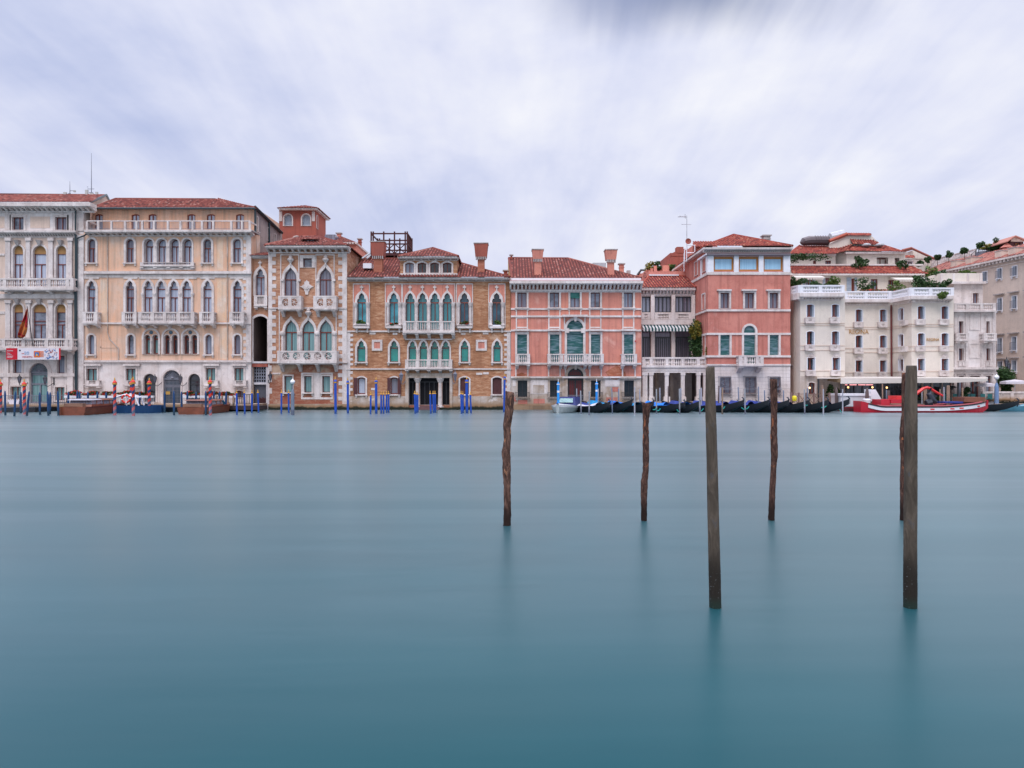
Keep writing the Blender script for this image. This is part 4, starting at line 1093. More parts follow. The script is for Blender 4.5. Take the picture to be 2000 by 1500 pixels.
D.roof([[e0, e1, r1, r0], [e1, e1 + Vector((0, 11, 0)), r1 + Vector((0, 3, 0)), r1], [e0 + Vector((0, 11, 0)), e0, r0, r0 + Vector((0, 3, 0))]], caps=[(e0, r0), (r1, e1), (r0, r1)])
FD = Plane(0, 71.6)
mb = MB(); mb.fb(FD, 594, 468, 616, 482, -3, 0); D.part(mb, 'dormer', WOOD_B)
mb = MB(); mb.fb(FD, 598, 469.5, 613, 479, 0, .02); D.part(mb, 'dormer_window', P_CURT2)
a = [ray(588, 467, 70.9), ray(625, 467, 70.9), ray(620, 461.5, 74.8), ray(592, 461.5, 74.8)]; D.roof([a], name='dormer_roof')
# ================================================================ red lookout tower and the houses behind
E = Building('red_lookout_tower', 'red plaster lookout tower with tiled roof rising behind the brick house', 'tower', 581, 84)
F = Plane(0, 84); FS = Plane(616.7, 84, 633, 88.4)
for a, b in ((555, 570.5), (590, 606)): E.win(F, 'round', a, 419, b, 441, sur=2.6, sill=0, mull=0, pane=LOUV_B, fm=None)
E.win(F, 'round', 571, 462, 588, 480, sur=2.2, sill=0, mull=0, pane=LOUV_B, fm=None)
E.wall(F, [('wall', 545, 411, 616.7, 520, PINK_D)], 4.5)
E.win(FS, 'round', 617.6, 421, 620, 446, sur=1.5, sill=0, pane=LOUV_B, fm=None, rev=.1); E.win(FS, 'round', 628, 436, 631, 459, sur=1.5, sill=0, pane=LOUV_B, fm=None, rev=.1)
mb = MB(); u0, u1 = FS.uz(616.7, 0)[0], FS.uz(633, 0)[0]; zt = F.uz(600, 411)[1]; mb.prism(FS, [(u0, 8), (u1, 8), (u1, zt), (u0, zt)], 0, .02, 0, E.holes[id(FS)]); E.part(mb, 'side_wall', PINK_D)
mb = MB(); a = ray(544, 411, 83.4); c = ray(618, 411, 83.4); bx = Vector((c.x, 89, c.z)); mb.box((a.x, 83.3, zt - .05), (c.x + .1, 89.0, zt + .12)); E.part(mb, 'eaves', STONE)
z = zt + .13; e0, e1, e2, e3 = Vector((a.x - .1, 83.2, z)), Vector((c.x + .2, 83.2, z)), Vector((c.x + .2, 89.1, z)), Vector((a.x - .1, 89.1, z)); pk = Vector(((e0.x + e1.x) / 2, 86.2, ray(585, 401.5, 86.2).z))
E.roof([[e0, e1, pk], [e1, e2, pk], [e3, e0, pk], [e2, e3, pk]])
mb = MB()
for x in (547, 611): mb.fb(F, x - 2, 413, x + 4, 432, 0, .05)
E.each(mb, 'corner_stone', STONE, [8, 8])

def block(name, label, px0, px1, y0, depth, deep, m, roofs, wins=(), ybot=560, side=None, cat='building', eave=None, rm=None):
    b = Building(name, label, cat, (px0 + px1) / 2, depth); F = Plane(0, depth)
    for w in wins: b.win(F, *w[:5], **(w[5] if len(w) > 5 else dict(sur=1.5, sill=0, pane=P_DARK, mull=0)))
    b.wall(F, [('wall', px0, y0, px1, ybot, m)], deep)
    if roofs: b.roof(roofs, rm)
    if eave:
        mb = MB(); mb.fb(F, px0 - 1, y0 - 2, px1 + 1, y0 + 1.5, -deep, .3); b.part(mb, 'eaves', STONE)
    return b, F
b2, F = block('salmon_back_house', 'salmon house with low tiled roofs behind the quoined brick house', 620, 696, 475, 80, 10, PINK, [[ray(618, 475, 79.7), ray(698, 475, 79.7), ray(664, 461.5, 85), ray(616, 460, 85)], [ray(698, 475, 79.7), ray(710, 489, 92), ray(664, 461.5, 85)]], eave=True)
def stack(b, x0, y0, x1, yb, depth, m=BRICK_C, cap=True, name='chimney', parent=None):
    mb = MB(); a, c = ray(x0, yb, depth), ray(x1, y0, depth); w = (c.x - a.x)
    mb.box((a.x, depth - w / 2, a.z), (c.x, depth + w / 2, c.z))
    if cap: mb.box((a.x - .12, depth - w / 2 - .12, c.z), (c.x + .12, depth + w / 2 + .12, c.z + .12), 1); mb.box((a.x - .05, depth - w / 2 - .05, c.z - .35), (c.x + .05, depth + w / 2 + .05, c.z - .28), 0)
    return mb.build(name, [m, STONE_G], parent or b.root)
stack(b2, 658.5, 457, 666, 466, 84, PINK); stack(b2, 700, 468, 706, 500, 86, PINK_D)
mb = MB(); FT = Plane(679, 70.5, 704, 84)
mb.prism(FT, [FT.uz(678.5, 560), FT.uz(704, 560), FT.uz(704, 520), FT.uz(697, 507), FT.uz(678.5, 484)], -.2, 0); b2.part(mb, 'flank_wall', PINK_D)
mb = MB(); mb.path([ray(679, 483, 70.5), ray(697, 504, 78)], .12, 5); b2.part(mb, 'verge', STONE_G)
mb = MB(); c = ray(640, 470, 82); mb.box((c.x - .2, 81.5, c.z), (c.x + 1.0, 84, c.z + .6)); b2.part(mb, 'skylight', P_DIM)

# timber roof terrace
T = thing('roof_terrace', ray(762, 505, 76), 'dark red timber roof terrace standing above the tawny brick palace', 'roof terrace')
XA, XB = ray(725, 0, 76).x, ray(796, 0, 76).x
mb = MB()
z0, z1, z2, zf = ray(0, 497, 76).z, ray(0, 455, 76).z, ray(0, 476, 76).z, ray(0, 495, 76).z
cols = [725, 729, 749.5, 770.5, 791.5, 795.5]
for yy in (76, 79.6):
    for i, x in enumerate(cols):
        xx = ray(x, 0, 76).x; q = MB(); q.box((xx - .07, yy - .07, z0 - 1.2), (xx + .07, yy + .07, z1 + .15)); q.build('post', DARKWOOD, T)
    q = MB(); q.box((XA, yy - .05, z1 - .14), (XB, yy + .05, z1)); q.box((XA, yy - .054, z2 - .1), (XB, yy + .054, z2 + .04)); q.box((XA, yy - .054, zf - .2), (XB, yy + .054, zf + .05)); q.build('rail', DARKWOOD, T)
q = MB()
for x in (XA, XB): q.box((x - .05, 76, z1 - .14), (x + .05, 79.6, z1)); q.box((x - .05, 76, z2 - .1), (x + .05, 79.6, z2)); 
for k in range(14): q.box((XB - .03, 76.15 + k * .25, zf), (XB + .03, 76.19 + k * .25, z1 - .1))
q.build('side_rail', DARKWOOD, T)
q = MB()
for a, b in ((749.5, 770.5), (770.5, 791.5)):
    xa, xb = ray(a, 0, 76).x, ray(b, 0, 76).x
    q.tube((xa, 76, z2), (xb, 76, zf), .05, n=4); q.tube((xa, 76.06, zf), (xb, 76.06, z2), .05, n=4); xm = (xa + xb) / 2; q.tube((xm, 75.98, zf), (xm, 75.98, z2 + .3), .04, n=4)
q.build('cross_brace', DARKWOOD, T)
q = MB(); q.box((XA - .1, 75.9, zf - .22), (XB + .1, 79.8, zf - .12)); q.build('floor', WOOD_B, T)
q = MB(); q.box((XA + 1.0, 77, zf - 1.6), (XB, 79, zf - .25)); q.build('dark_screen', IRON, T)
q = MB(); a = ray(716, 505, 75); q.tube(a, ray(731, 492, 77), .12, n=5); q.tube(a + Vector((-.5, 0, 0)), ray(729, 490, 77), .1, n=5); q.build('stair_rail', STEEL, T)

# ================================================================ tawny brick Gothic palace
G = Building('gothic_brick_palace', 'tawny brick palace with teal pointed windows and two flared chimneys', 'palace', 837)
F = Plane(0, 70)
def gw(*a, **k): return G.win(F, *a, **k)
ups = [(697.7, 715.6, P_AQUA), (760.5, 778, P_AQUA), (898.3, 916, P_DKBLUE), (961.3, 979, P_DKBLUE)]
for a, b, p in ups: gw('tref', a, 572, b, 637, sur=4.2, outer='ogee2', ot=6, trans=(590.5,), pane=p, finial=True, d=.13)
for a, b in ((792.3, 810.2), (816.3, 834.2), (840.4, 858.3), (864.6, 882.5)): gw('tref', a, 572, b, 644, sur=3.05, outer='ogee2', ot=6, trans=(590.5,), pane=P_AQUAC, sill=0, finial=True, d=.13)
for (a, b), p in zip(((697.3, 714), (761.3, 778), (900, 915), (963.5, 978)), (P_TEAL, P_TEAL, P_TEAL, P_TEAL)): gw('tref', a, 665, b, 707, sur=3.6, outer='ogee2', ot=5, trans=(679.5,), pane=p, mull=0)
for a, b in ((798, 813), (819.5, 834.5), (841, 856.5), (862.7, 878)): gw('tref', a, 666, b, 717, sur=2.9, outer='round', ot=2.2, trans=(679.5,), pane=P_TEAL, mull=0, sill=0)
gw('seg', 698, 737, 714, 770, sur=3, ot=3, mull=0, pane=P_CURT2, fw=.1); gw('seg', 762, 737, 778, 770, sur=3, ot=3, mull=0, pane=P_DIM, fw=.1)
gw('seg', 898.8, 737, 916, 770, sur=3, ot=3, mull=1, pane=WOOD_B, fm=WOOD_B, rev=.12); gw('seg', 962, 737, 980, 770, sur=3, ot=3, mull=1, pane=WOOD_B, fm=WOOD_B, rev=.12)
wg = []
for a, b in ((798, 812), (819.5, 856), (863.5, 878)):
    wg.append(gw('rect', a, 738, b, 791, sur=0, sill=0, rev=.5, pane=DEEP, fm=IRON, mull=3 if b - a > 20 else 1, name='water_gate', fw=.05, trans=(746,)))
G.wall(F, [('wall', 678, 543, 997, 646, BRICK_F), ('wall', 678, 646, 997, 720, BRICK_F), ('ground_floor_wall', 678, 720, 997, 812, BRICK_F)], 12)
for x0, x1 in ((690.4, 721), (753, 784), (786.5, 888), (892, 922.5), (955, 986)):
    u0, u1, z0, z1 = F.rect(x0, 555, x1, 592)
    mb = MB(); mb.prism(F, [(u0, z0), (u1, z0), (u1, z1), (u0, z1)], 0, .035, 0, [[(max(u0 + .15, p[0] + (.1 if p[0] > sum(q[0] for q in h) / len(h) else -.1)) if False else p[0], max(p[1], z0 + .02)) for p in h] for h in G.holes[id(F)] if u0 < sum(p[0] for p in h) / len(h) < u1 and F.uz(0, 600)[1] < max(p[1] for p in h) and max(p[1] for p in h) > z0])
    G.part(mb, 'plaster_panel', PINK)
    mb = MB(); mb.fb(F, x0 - 1.2, 553.5, x1 + 1.2, 555.4, -.02, .09); mb.fb(F, x0 - 1.2, 555.3, x0 + .3, 640, -.02, .09); mb.fb(F, x1 - .3, 555.3, x1 + 1.2, 640, -.02, .09); G.part(mb, 'panel_moulding', STONE)
def column(B, F, x, yb, yt, r=.12, d=.1, m=None, cap=True, parent=None, name='column'):
    c = F.p(x, yb, d); h = F.uz(x, yt, d)[1] - c.z
    mb = MB(); mb.lathe(c, [(r * 1.7, 0), (r * 1.7, .12), (r * 1.1, .2), (r * .95, h - .45), (r * 1.2, h - .42), (r * 1.9, h - .1), (r * 2, h)], 10)
    return B.part(mb, name, m or STONE, parent)
for x in (694.5, 718.5, 757.3, 781.2, 789.3, 813.2, 837.2, 861.4, 885.4, 895.2, 919, 958.2, 982): column(G, F, x, 636, 591, .12, .12)
for x in (816.2, 837.7, 859.6): column(G, F, x, 706, 681, .11, .06)
for x in (815.7, 859.8): column(G, F, x, 796, 738, .2, -.1)
for x0, x1, k in ((691, 721, 'Q'), (753.5, 784, 'Q'), (893, 922, 'Q'), (956, 985, 'Q')):
    mb = MB(); u0, u1, z0, z1 = F.rect(x0, 637, x1, 641, .45); mb.ub(F, u0, u1, z0, z1, -.02, .45)
    for u in (u0 + .15, u1 - .3): mb.ub(F, u, u + .15, z0 - .4, z0, -.02, .25)
    G.part(mb, 'window_shelf', STONE)
G.balcony(F, 786.5, 887.6, 627, 650, .9, 3.4, (812, 837, 862), 22, (789, 813, 837, 861, 884.5), 11, kind='thin')
G.balcony(F, 791, 883, 702, 721, .8, 2.8, (815, 837, 859), 20, (794, 814.5, 837, 859, 880), 7, kind='thin')
mb = MB(); mb.fb(F, 791, 661.5, 883, 664, -.02, .16); G.part(mb, 'string_course', STONE)
mb = MB(); mb.fb(F, 791.5, 729, 883, 738, -.02, .2); mb.fb(F, 791.5, 738, 797.8, 797, -.02, .18); mb.fb(F, 878.2, 738, 883.5, 797, -.02, .18); G.part(mb, 'portal_surround', STONE_B)
for a, b in ((728, 745), (931, 949)):
    u0, u1, z0, z1 = F.rect(a - 1.5, 663.5, b + 2, 685)
    mb = MB(); mb.prism(F, [(u0, z0), (u1, z0), (u1, z1), (u0, z1)], -.02, .1, 0, [[(u0 + .22, z0 + .22), (u1 - .22, z0 + .22), (u1 - .22, z1 - .22), (u0 + .22, z1 - .22)]]); o = G.part(mb, 'square_panel', STONE)
    mb = MB(); mb.ub(F, u0 + .2, u1 - .2, z0 + .2, z1 - .2, -.02, .04); mb.build('inset', PINK, o)
for x, y, w in ((721.5, 649, 12), (767, 650, 9), (900, 650, 9), (943, 649, 11), (725, 758, 8), (930, 728, 12), (943.5, 727, 11)): G.band(F, x, y, x + w, y + 4, .03, STONE_W, 'stone_patch')
G.band(F, 678, 645.5, 998, 648.5, .12); G.band(F, 677, 719.3, 998.5, 722, .12); G.band(F, 678, 773.8, 791.5, 796, .05, STONE_B, 'white_plinth'); G.band(F, 883.5, 773.8, 997, 796, .05, STONE_B, 'white_plinth'); G.band(F, 678, 796, 997, 812, .3, STONE_B, 'waterline_step')
G.quoins(F, 678, 684, 649, 719, 9.5, 5.5, 1); G.quoins(F, 678, 684, 722, 772, 11, 5.5, 1); G.quoins(F, 990, 997, 649, 719, 9.5, 5.5, -1); G.quoins(F, 990, 997, 722, 772, 11, 5.5, -1)
mb = MB(); mb.fb(F, 690.5, 738, 698, 773, .06, .12); G.part(mb, 'open_shutter', WOOD_B); mb = MB(); mb.fb(F, 777.5, 737, 783, 773, .06, .12); G.part(mb, 'open_shutter', WOOD_B); mb = MB(); mb.fb(F, 756.5, 738, 762, 773, .06, .12); G.part(mb, 'open_shutter', WOOD_B)
G.cornice(F, 676, 998.5, 541.8, 548, .55, 20, STONE, slab=.38, bw=.16)
ze = F.uz(800, 541.7, .55)[1] + .03
E0, E1 = Vector((F.uz(677, 0, .6)[0] + F.a.x, 69.35, ze)), Vector((F.uz(996, 0, .6)[0] + F.a.x, 69.35, ze))
rl, rr = ray(698, 505.5, 76), ray(870, 505.5, 76)
rl.x = E0.x + .3
G.roof([[E0, E1, rr, rl]], caps=[(rl, rr), (rr, E1)])
FA = Plane(0, 70.15)
for a, b, p in ((791.3, 808.5, P_CURT), (815.8, 832.6, P_DARK), (840.2, 857.2, P_DARK), (864.9, 882, P_DARK)): G.win(FA, 'seg', a, 513, b, 533, sur=3.4, ot=3.4, sill=0, pane=p)
G.wall(FA, [('attic_wall', 781.5, 503, 892.5, 541.5, BRICK_F)], 6)
G.cornice(FA, 776.5, 895.5, 500.8, 507, .6, 9, STONE, slab=.35, bw=.2)
G.band(FA, 780.5, 533.6, 893.5, 536.5, .15); G.band(FA, 779, 537, 893, 541.6, .2, STONE_W, 'plinth')
z = FA.uz(0, 500.8, .6)[1] + .02; a, c = FA.uz(778, 0, .6)[0] + FA.a.x, FA.uz(895, 0, .6)[0] + FA.a.x
pk = Vector(((a + c) / 2, 73.6, ray(838, 484.5, 73.6).z)); p0, p1, p2, p3 = Vector((a, 69.5, z)), Vector((c, 69.5, z)), Vector((c, 77.5, z)), Vector((a, 77.5, z))
G.roof([[p0, p1, pk], [p1, p2, pk], [p3, p0, pk]], name='attic_roof', caps=[(p0, pk), (p1, pk)])
rf = G.root
G.chimney(723, 750.5, 472, 499, 728.5, 745, 542, 70.6, G.root, m=BRICK_C, hm=PINK_D); G.chimney(925.5, 952.5, 475, 500.5, 932.5, 946, 544, 70.6, G.root, m=BRICK_C, hm=PINK_D)
mb = MB(); q = ray(711, 522.5, 71.7); mb.box((q.x, 71.2, q.z - .15), (q.x + .85, 72.3, q.z + .35)); G.part(mb, 'skylight', WHITE_W)
lantern(783.5, 736, F, .7, 1, 'grey wall lantern left of the water gate of the tawny palace', .7, IRON_G); lantern(889, 735, F, .7, -1, 'grey wall lantern right of the water gate of the tawny palace', .7, IRON_G)
stt = MB()
for k in range(4): stt.fb(Plane(0, 69.9 - k * .35), 818 - k, 792 + k * 3, 858, 830, -.3, .05)
G.part(stt, 'steps', plain('wet_steps', (.13, .07, .07), .6, .4))
# window-box plants
def foliage(name, c, rad, n, size, mat, label=None, cat='plant', group=None, parent=None, seed=0, flat=.6):
    rnd = random.Random(seed * 97 + int(c.x * 13) + int(c.z * 31))
    mb = MB(); c = Vector(c)
    clumps = []
    for k in range(max(3, n // 40)):
        while True:
            p = Vector((rnd.uniform(-1, 1), rnd.uniform(-1, 1), rnd.uniform(-1, 1)))
            if p.length < .85: break
        clumps.append((p, rnd.uniform(.32, .55)))
    n = int(n * 1.9)
    for k in range(n):
        q, cr = rnd.choice(clumps); d = Vector((rnd.gauss(0, 1), rnd.gauss(0, 1), rnd.gauss(0, 1))).normalized() * cr * rnd.uniform(.6, 1)
        p = q + d
        p = Vector((p.x * rad[0], p.y * rad[1], p.z * rad[2])) + c
        a = Vector((rnd.gauss(0, 1), rnd.gauss(0, 1), rnd.gauss(0, .7))).normalized(); b = a.cross(Vector((rnd.gauss(0, 1), rnd.gauss(0, 1), rnd.gauss(0, 1)))).normalized()
        s = size * rnd.uniform(.6, 1.3)
        mb.poly([p - a * s, p - b * s * flat, p + a * s, p + b * s * flat])
    o = mb.build(name, mat, parent, recalc=False)
    if label: tag(o, label, cat, group)
    return o
def planter(x, y, w, label, mat, d, F, n=220):
    t = thing('window_box', F.p(x, y + 4, d), label, 'window box', 'plants on the window shelves of the tawny brick palace')
    mb = MB(); mb.fb(F, x - w / 2, y + 1.5, x + w / 2, y + 4.6, d - .2, d); mb.build('box', STONE_G if 'white' not in label else WHITE_W, t)
    foliage('foliage', F.p(x, y, d - .1), (w / 40 + .05, .25, .32), n, .085, mat, parent=t, seed=int(x))
planter(705.5, 631, 21, 'green leafy window box under the leftmost upper teal window', LEAF_L, .4, F); planter(769, 632.5, 19, 'red flowering window box under the second upper teal window', LEAF_F, .4, F)
planter(906.5, 631.5, 20, 'red and green plants under the dark window right of the balcony', LEAF_F, .4, F); planter(970, 633, 16, 'white pots of green plants under the rightmost pointed window', LEAF_L, .4, F, 140)

# ================================================================ salmon palace with white frames
H = Building('salmon_palace', 'salmon pink palace with white window frames and green louvers', 'palace', 1125)
def hw(*a, **k): return H.win(F, *a, **k)
tops = [(1010.2, 1028.6), (1073.6, 1092), (1113.8, 1132.5), (1153.6, 1172), (1218.2, 1236.3)]
for i, (a, b) in enumerate(tops): hw('rect', a, 571.3, b, 600.5, sur=3.6, sill=2, pane=P_DIM if i == 0 else P_CURT, sproj=.2)
mb = MB(); mb.fb(F, 1114, 571.5, 1132.3, 582.5, -.22, -.12); H.part(mb, 'roller_shutter', LOUV_G)
hw('round', 1107.3, 625, 1139, 707, sur=4.5, sill=0, pane=LOUV, fm=None, rev=.2)
for a, b in ((1010, 1029.3), (1074, 1092.5), (1154, 1172.5), (1218.5, 1237)): hw('rect', a, 653, b, 707, sur=3.8, ot=4.5, sill=0, pane=LOUV, fm=None, rev=.18)
for a, b in ((1011, 1030), (1074, 1093), (1154, 1173), (1219, 1238)): hw('rect', a, 743, b, 775, sur=3.6, sill=2.4, pane=LOUV_D, fm=IRON, rev=.2, mull=1, sm=STONE_B)
hw('round', 1108.5, 719, 1139.5, 782, sur=5.5, sill=0, pane=plain('dark_red_door', (.14, .022, .025), .5, .4), fm=IRON, fw=.14, mull=1, trans=(735, 741), name='portal', sm=STONE_B, bars=(8, 1, -.2, IRON))
H.wall(F, [('wall', 997.6, 550, 1252.5, 735.5, PINK), ('ground_floor_wall', 997.6, 735.5, 1252.5, 812, STONE_B)], 14)
for y0, y1, d in ((567, 571, .05), (601.8, 605, .09), (616, 619.5, .12), (643.5, 647, .10), (708.5, 712, .12), (735, 738.5, .22)): H.band(F, 997.8, y0, 1252.3, y1, d, STONE_W)
for a, b in tops:
    if a < 1100 or a > 1140:
        for x in (a - 2.8, b + .3): H.band(F, x, 605, x + 2.4, 653 if True else 0, .055, STONE_W, 'vertical_moulding')
        H.band(F, a - .4, 619.6, b + .4, 621.8, .05, STONE_W); H.band(F, a - .4, 638.2, b + .4, 641, .05, STONE_W)
    else:
        for x in (a - 3, b + .6): H.band(F, x, 605, x + 2.2, 616, .055, STONE_W, 'vertical_moulding')
for x in (1102.5, 1142.5): H.band(F, x - 1.2, 619.5, x + 1.2, 643, .07, STONE_W, 'vertical_moulding')
H.band(F, 1098.5, 614.5, 1148, 618.5, .45, STONE, 'window_cornice'); 
for a, b in ((1005, 1035), (1069, 1098), (1149, 1178), (1213.5, 1243)): H.band(F, a, 642.5, b, 646.2, .34, STONE, 'window_cornice'); H.band(F, a, 736, b, 739, .34, STONE_B, 'window_cornice')
for x in (1108, 1138.5): H.band(F, x - 3.6, 641, x + 3.6, 650, .18, STONE, 'impost')
for x in (1007.5, 1031, 1071.5, 1094, 1104.5, 1141.5, 1152, 1174.5, 1216, 1240.5): H.band(F, x - 1.3, 712, x + 1.3, 735, .06, STONE_W, 'vertical_moulding')
mb = MB(); u, z = F.uz(1123.5, 626); mb.hexa([F.w(u - .09, z - .1, 0), F.w(u + .09, z - .1, 0), F.w(u + .09, z - .1, .2), F.w(u - .09, z - .1, .2), F.w(u - .17, z + .35, 0), F.w(u + .17, z + .35, 0), F.w(u + .17, z + .35, .3), F.w(u - .17, z + .35, .3)])
H.part(mb, 'keystone', STONE)
mb = MB(); u, z = F.uz(1124, 720); mb.hexa([F.w(u - .09, z - .1, 0), F.w(u + .09, z - .1, 0), F.w(u + .09, z - .1, .25), F.w(u - .09, z - .1, .25), F.w(u - .2, z + .38, 0), F.w(u + .2, z + .38, 0), F.w(u + .2, z + .38, .36), F.w(u - .2, z + .38, .36)])
H.part(mb, 'keystone', STONE_B)
H.balcony(F, 1006.5, 1035.5, 691, 711.5, .8, 3, (), 5, (1010, 1032), 9); H.balcony(F, 1069.5, 1179.5, 691, 711.5, 1.0, 3, (1097, 1105, 1143, 1152), 20, (1073, 1096, 1105, 1144, 1153, 1176), 9); H.balcony(F, 1214, 1244.5, 691, 711.5, .8, 3, (), 5, (1217.5, 1241), 9)
for a, b in ((1011, 1030), (1074, 1093), (1154, 1173), (1219, 1238)):
    mb = MB(); u0, u1, z0, z1 = F.rect(a - 4, 766, b + 4, 776, .5)
    for k in range(13): u = u0 + (u1 - u0) * k / 12; mb.ub(F, u - .015, u + .015, z0, z1, .46, .49)
    mb.ub(F, u0, u1, z1 - .03, z1, .455, .495); mb.ub(F, u0, u1, z0, z0 + .03, .455, .495); mb.ub(F, u0, u0 + .03, z1 - .034, z1 - .003, 0, .46); mb.ub(F, u1 - .03, u1, z1 - .034, z1 - .003, 0, .46); H.part(mb, 'window_rail', IRON)
mb = MB()
for k in range(12): mb.fb(F, 1109 + k * 2.7, 772, 1109.7 + k * 2.7, 790, .1, .14)
mb.fb(F, 1108.5, 771.5, 1139.5, 772.5, .09, .15); H.part(mb, 'door_railing', IRON_G)
for x, y, w, h_ in ((1001, 742, 7, 12), (1036, 742, 34, 27), (1041, 752, 22, 16), (1182, 742, 28, 13), (1196, 756, 12, 9), (1243, 741, 8, 18), (1000, 775, 9, 9), (1012, 781, 18, 8), (1042, 779, 22, 9), (1184, 776, 22, 7)): H.band(F, x, y, x + w, y + h_, .015 + random.uniform(0, .02), random.choice([STONE_W, STONE_B]) if h_ > 9 else PINK_T, 'wall_patch', 0)
BRK = brickm('exposed_brick', (.40, .13, .07), (.30, .09, .05), (.50, .26, .18))
u, z = F.uz(1204, 722)
for (uu, zz, w, h_) in ((u, z - .25, 1.1, .75), (F.uz(1019, 733)[0], F.uz(1019, 733)[1], .75, .28)):
    mb = MB(); rnd = random.Random(3); mb.prism(F, [(uu + w * math.cos(k * .5236) * rnd.uniform(.7, 1.05) * (.55 if math.sin(k * .5236) > .3 else 1), zz + h_ * math.sin(k * .5236) * rnd.uniform(.75, 1.05)) for k in range(12)], 0, .012); H.part(mb, 'exposed_brick', BRK)
mb = MB(); mb.fb(F, 1240, 665, 1242, 667.5, 0, .15); H.part(mb, 'alarm_box', RED)
H.band(F, 997.6, 792, 1252.5, 812, .35, plaster('algae_step', (.36, .24, .15), (.22, .15, .10)), 'waterline_step')
H.cornice(F, 995, 1256.5, 548.5, 567, .95, 35, STONE_W, slab=.26, bw=.5)
H.band(F, 995, 547.8, 1258, 549.2, .9, PINK_D, 'cornice_edge')
mb = MB(); mb.fb(F, 996, 543, 1252, 548.2, -1.0, .35); H.part(mb, 'gutter', WHITE_W)
a, c = ray(1000, 543, 69.75), ray(1252, 543, 69.75); r0, r1 = ray(994, 504, 78.5), ray(1110, 504.8, 78.5)
H.roof([[a, c, r1, r0]], caps=[(a, r0), (r0, r1), (r1, c)])
mb = MB(); mb.poly([a + Vector((-.1, 0, -.2)), r0 + Vector((-.1, 0, -.2)), Vector((r0.x - .1, 78.5, 5)), Vector((a.x - .1, 70.2, 5))]); H.part(mb, 'gable_wall', plaster('yellow_gable', (.58, .40, .18), (.5, .32, .15)))
H.chimney(1039, 1061.3, 486.8, 504.7, 1044, 1057.3, 545, 70.5, H.root, m=PINK, hm=PINK, flare=1.8); H.chimney(1183, 1206.3, 487.2, 505.8, 1188.5, 1201, 545, 70.5, H.root, m=PINK, hm=PINK, flare=2.2)
stack(H, 1209.5, 517, 1218, 540, 76, PINK); stack(H, 1224, 528.5, 1231, 540, 80, STONE_G, False); stack(H, 984, 530, 991.5, 545, 76, PINK_D); stack(H, 997, 499.5, 1000.5, 505, 78, PINK_D)
mb = MB(); q = ray(1157, 519, 76); mb.box((q.x, 75.6, q.z - .3), (q.x + 1.4, 76.4, q.z + .25)); H.part(mb, 'skylight', STEEL)
# ================================================================ loggia house with striped awning and columned portico
Lg = Building('loggia_house', 'low loggia house with striped awning above a white columned portico', 'building', 1310, 75)
FL = Plane(0, 75.0); FP = Plane(0, 70.6)
GLZ = P_CURT
for a, b, n in ((1253.5, 1271, 1), (1279, 1311, 3), (1318.7, 1350.5, 3)):
    Lg.win(FL, 'rect', a, 579, b, 610, sur=0, sill=0, mull=n, fm=IRON, pane=P_CURT if n == 1 else P_DIM, fw=.09, rev=.25)
    Lg.win(FL, 'rect', a, 645, b, 715, sur=0, sill=0, mull=n * 2 + 1, fm=IRON, pane=panem('pane_lilac', (.20, .17, .22), (.10, .08, .11)) if 'pane_lilac' not in MATS else MATS['pane_lilac'], fw=.10, trans=(659,), rev=.25)
Lg.wall(FL, [('wall', 1250, 563, 1360, 634, STONE_W), ('wall', 1250, 634, 1360, 717, STONE_W)], 7)
Lg.cornice(FL, 1250, 1359, 561.5, 576, .6, 17, STONE_W, slab=.3, bw=.45)
u0, u1 = FL.uz(1252, 0)[0], FL.uz(1358, 0)[0]
for a, b in ((1253, 1271), (1279, 1312), (1319, 1351)):
    q0, q1, z0, z1 = FL.rect(a, 611, b, 623.5, .3); Lg.rail(FL, q0, q1, z0, z1, .05, .28, (), 6 if b - a < 25 else 9, .12, 'bal', STONE_W)
Lg.band(FL, 1250, 624, 1358, 634, .34, STONE_W, 'loggia_floor')
for a in (1271.5, 1312, 1351): Lg.band(FL, a, 576, a + 6.8, 624, .34, STONE_W, 'pier'); Lg.band(FL, a, 640, a + 6.8, 716, .12, STONE_W, 'pier')
m, t_, b_ = new_mat('striped_awning'); setp(b_, .8, .2)
s_ = t_.nodes.new('ShaderNodeSeparateXYZ'); t_.links.new(objvec(t_), s_.inputs[0])
fr = math_node(t_, 'FRACT', math_node(t_, 'DIVIDE', s_.outputs[0], .34))
t_.links.new(mix_node(t_, math_node(t_, 'GREATER_THAN', fr, .5), (.62, .62, .62), (.015, .07, .07)), b_.inputs['Base Color'])
mb = MB(); u0, u1, z0, z1 = FL.rect(1253, 634.5, 1354, 641)
mb.poly([FL.w(u0, z1, .1), FL.w(u1, z1, .1), FL.w(u1, z1 - .45, 1.1), FL.w(u0, z1 - .45, 1.1)]); mb.poly([FL.w(u0, z1 - .45, 1.1), FL.w(u1, z1 - .45, 1.1), FL.w(u1, z1 - .75, 1.12), FL.w(u0, z1 - .75, 1.12)])
mb.poly([FL.w(u0, z1 - .04, .1), FL.w(u1, z1 - .04, .1), FL.w(u1, z1 - .49, 1.08), FL.w(u0, z1 - .49, 1.08)])
Lg.part(mb, 'awning', m)
zt = FL.uz(0, 561.5, .6)[1] + .02; a, c = FL.w(FL.uz(1250, 0, .6)[0], zt, .65), FL.w(FL.uz(1359.5, 0, .6)[0], zt, .65)
r0, r1 = ray(1267, 539.5, 79), ray(1341, 539.5, 79)
Lg.roof([[a, c, r1, r0], [a + Vector((0, 8, 0)), a, r0]], TILE_R, caps=[(a, r0), (r0, r1), (r1, c)])
mb = MB(); mb.poly([c, r1, Vector((c.x + .02, 83, c.z))]); 
mb.box((r0.x, 79, r0.z - 2), (r1.x + 2, 84, r0.z + .55)); Lg.part(mb, 'parapet', PINK_T)
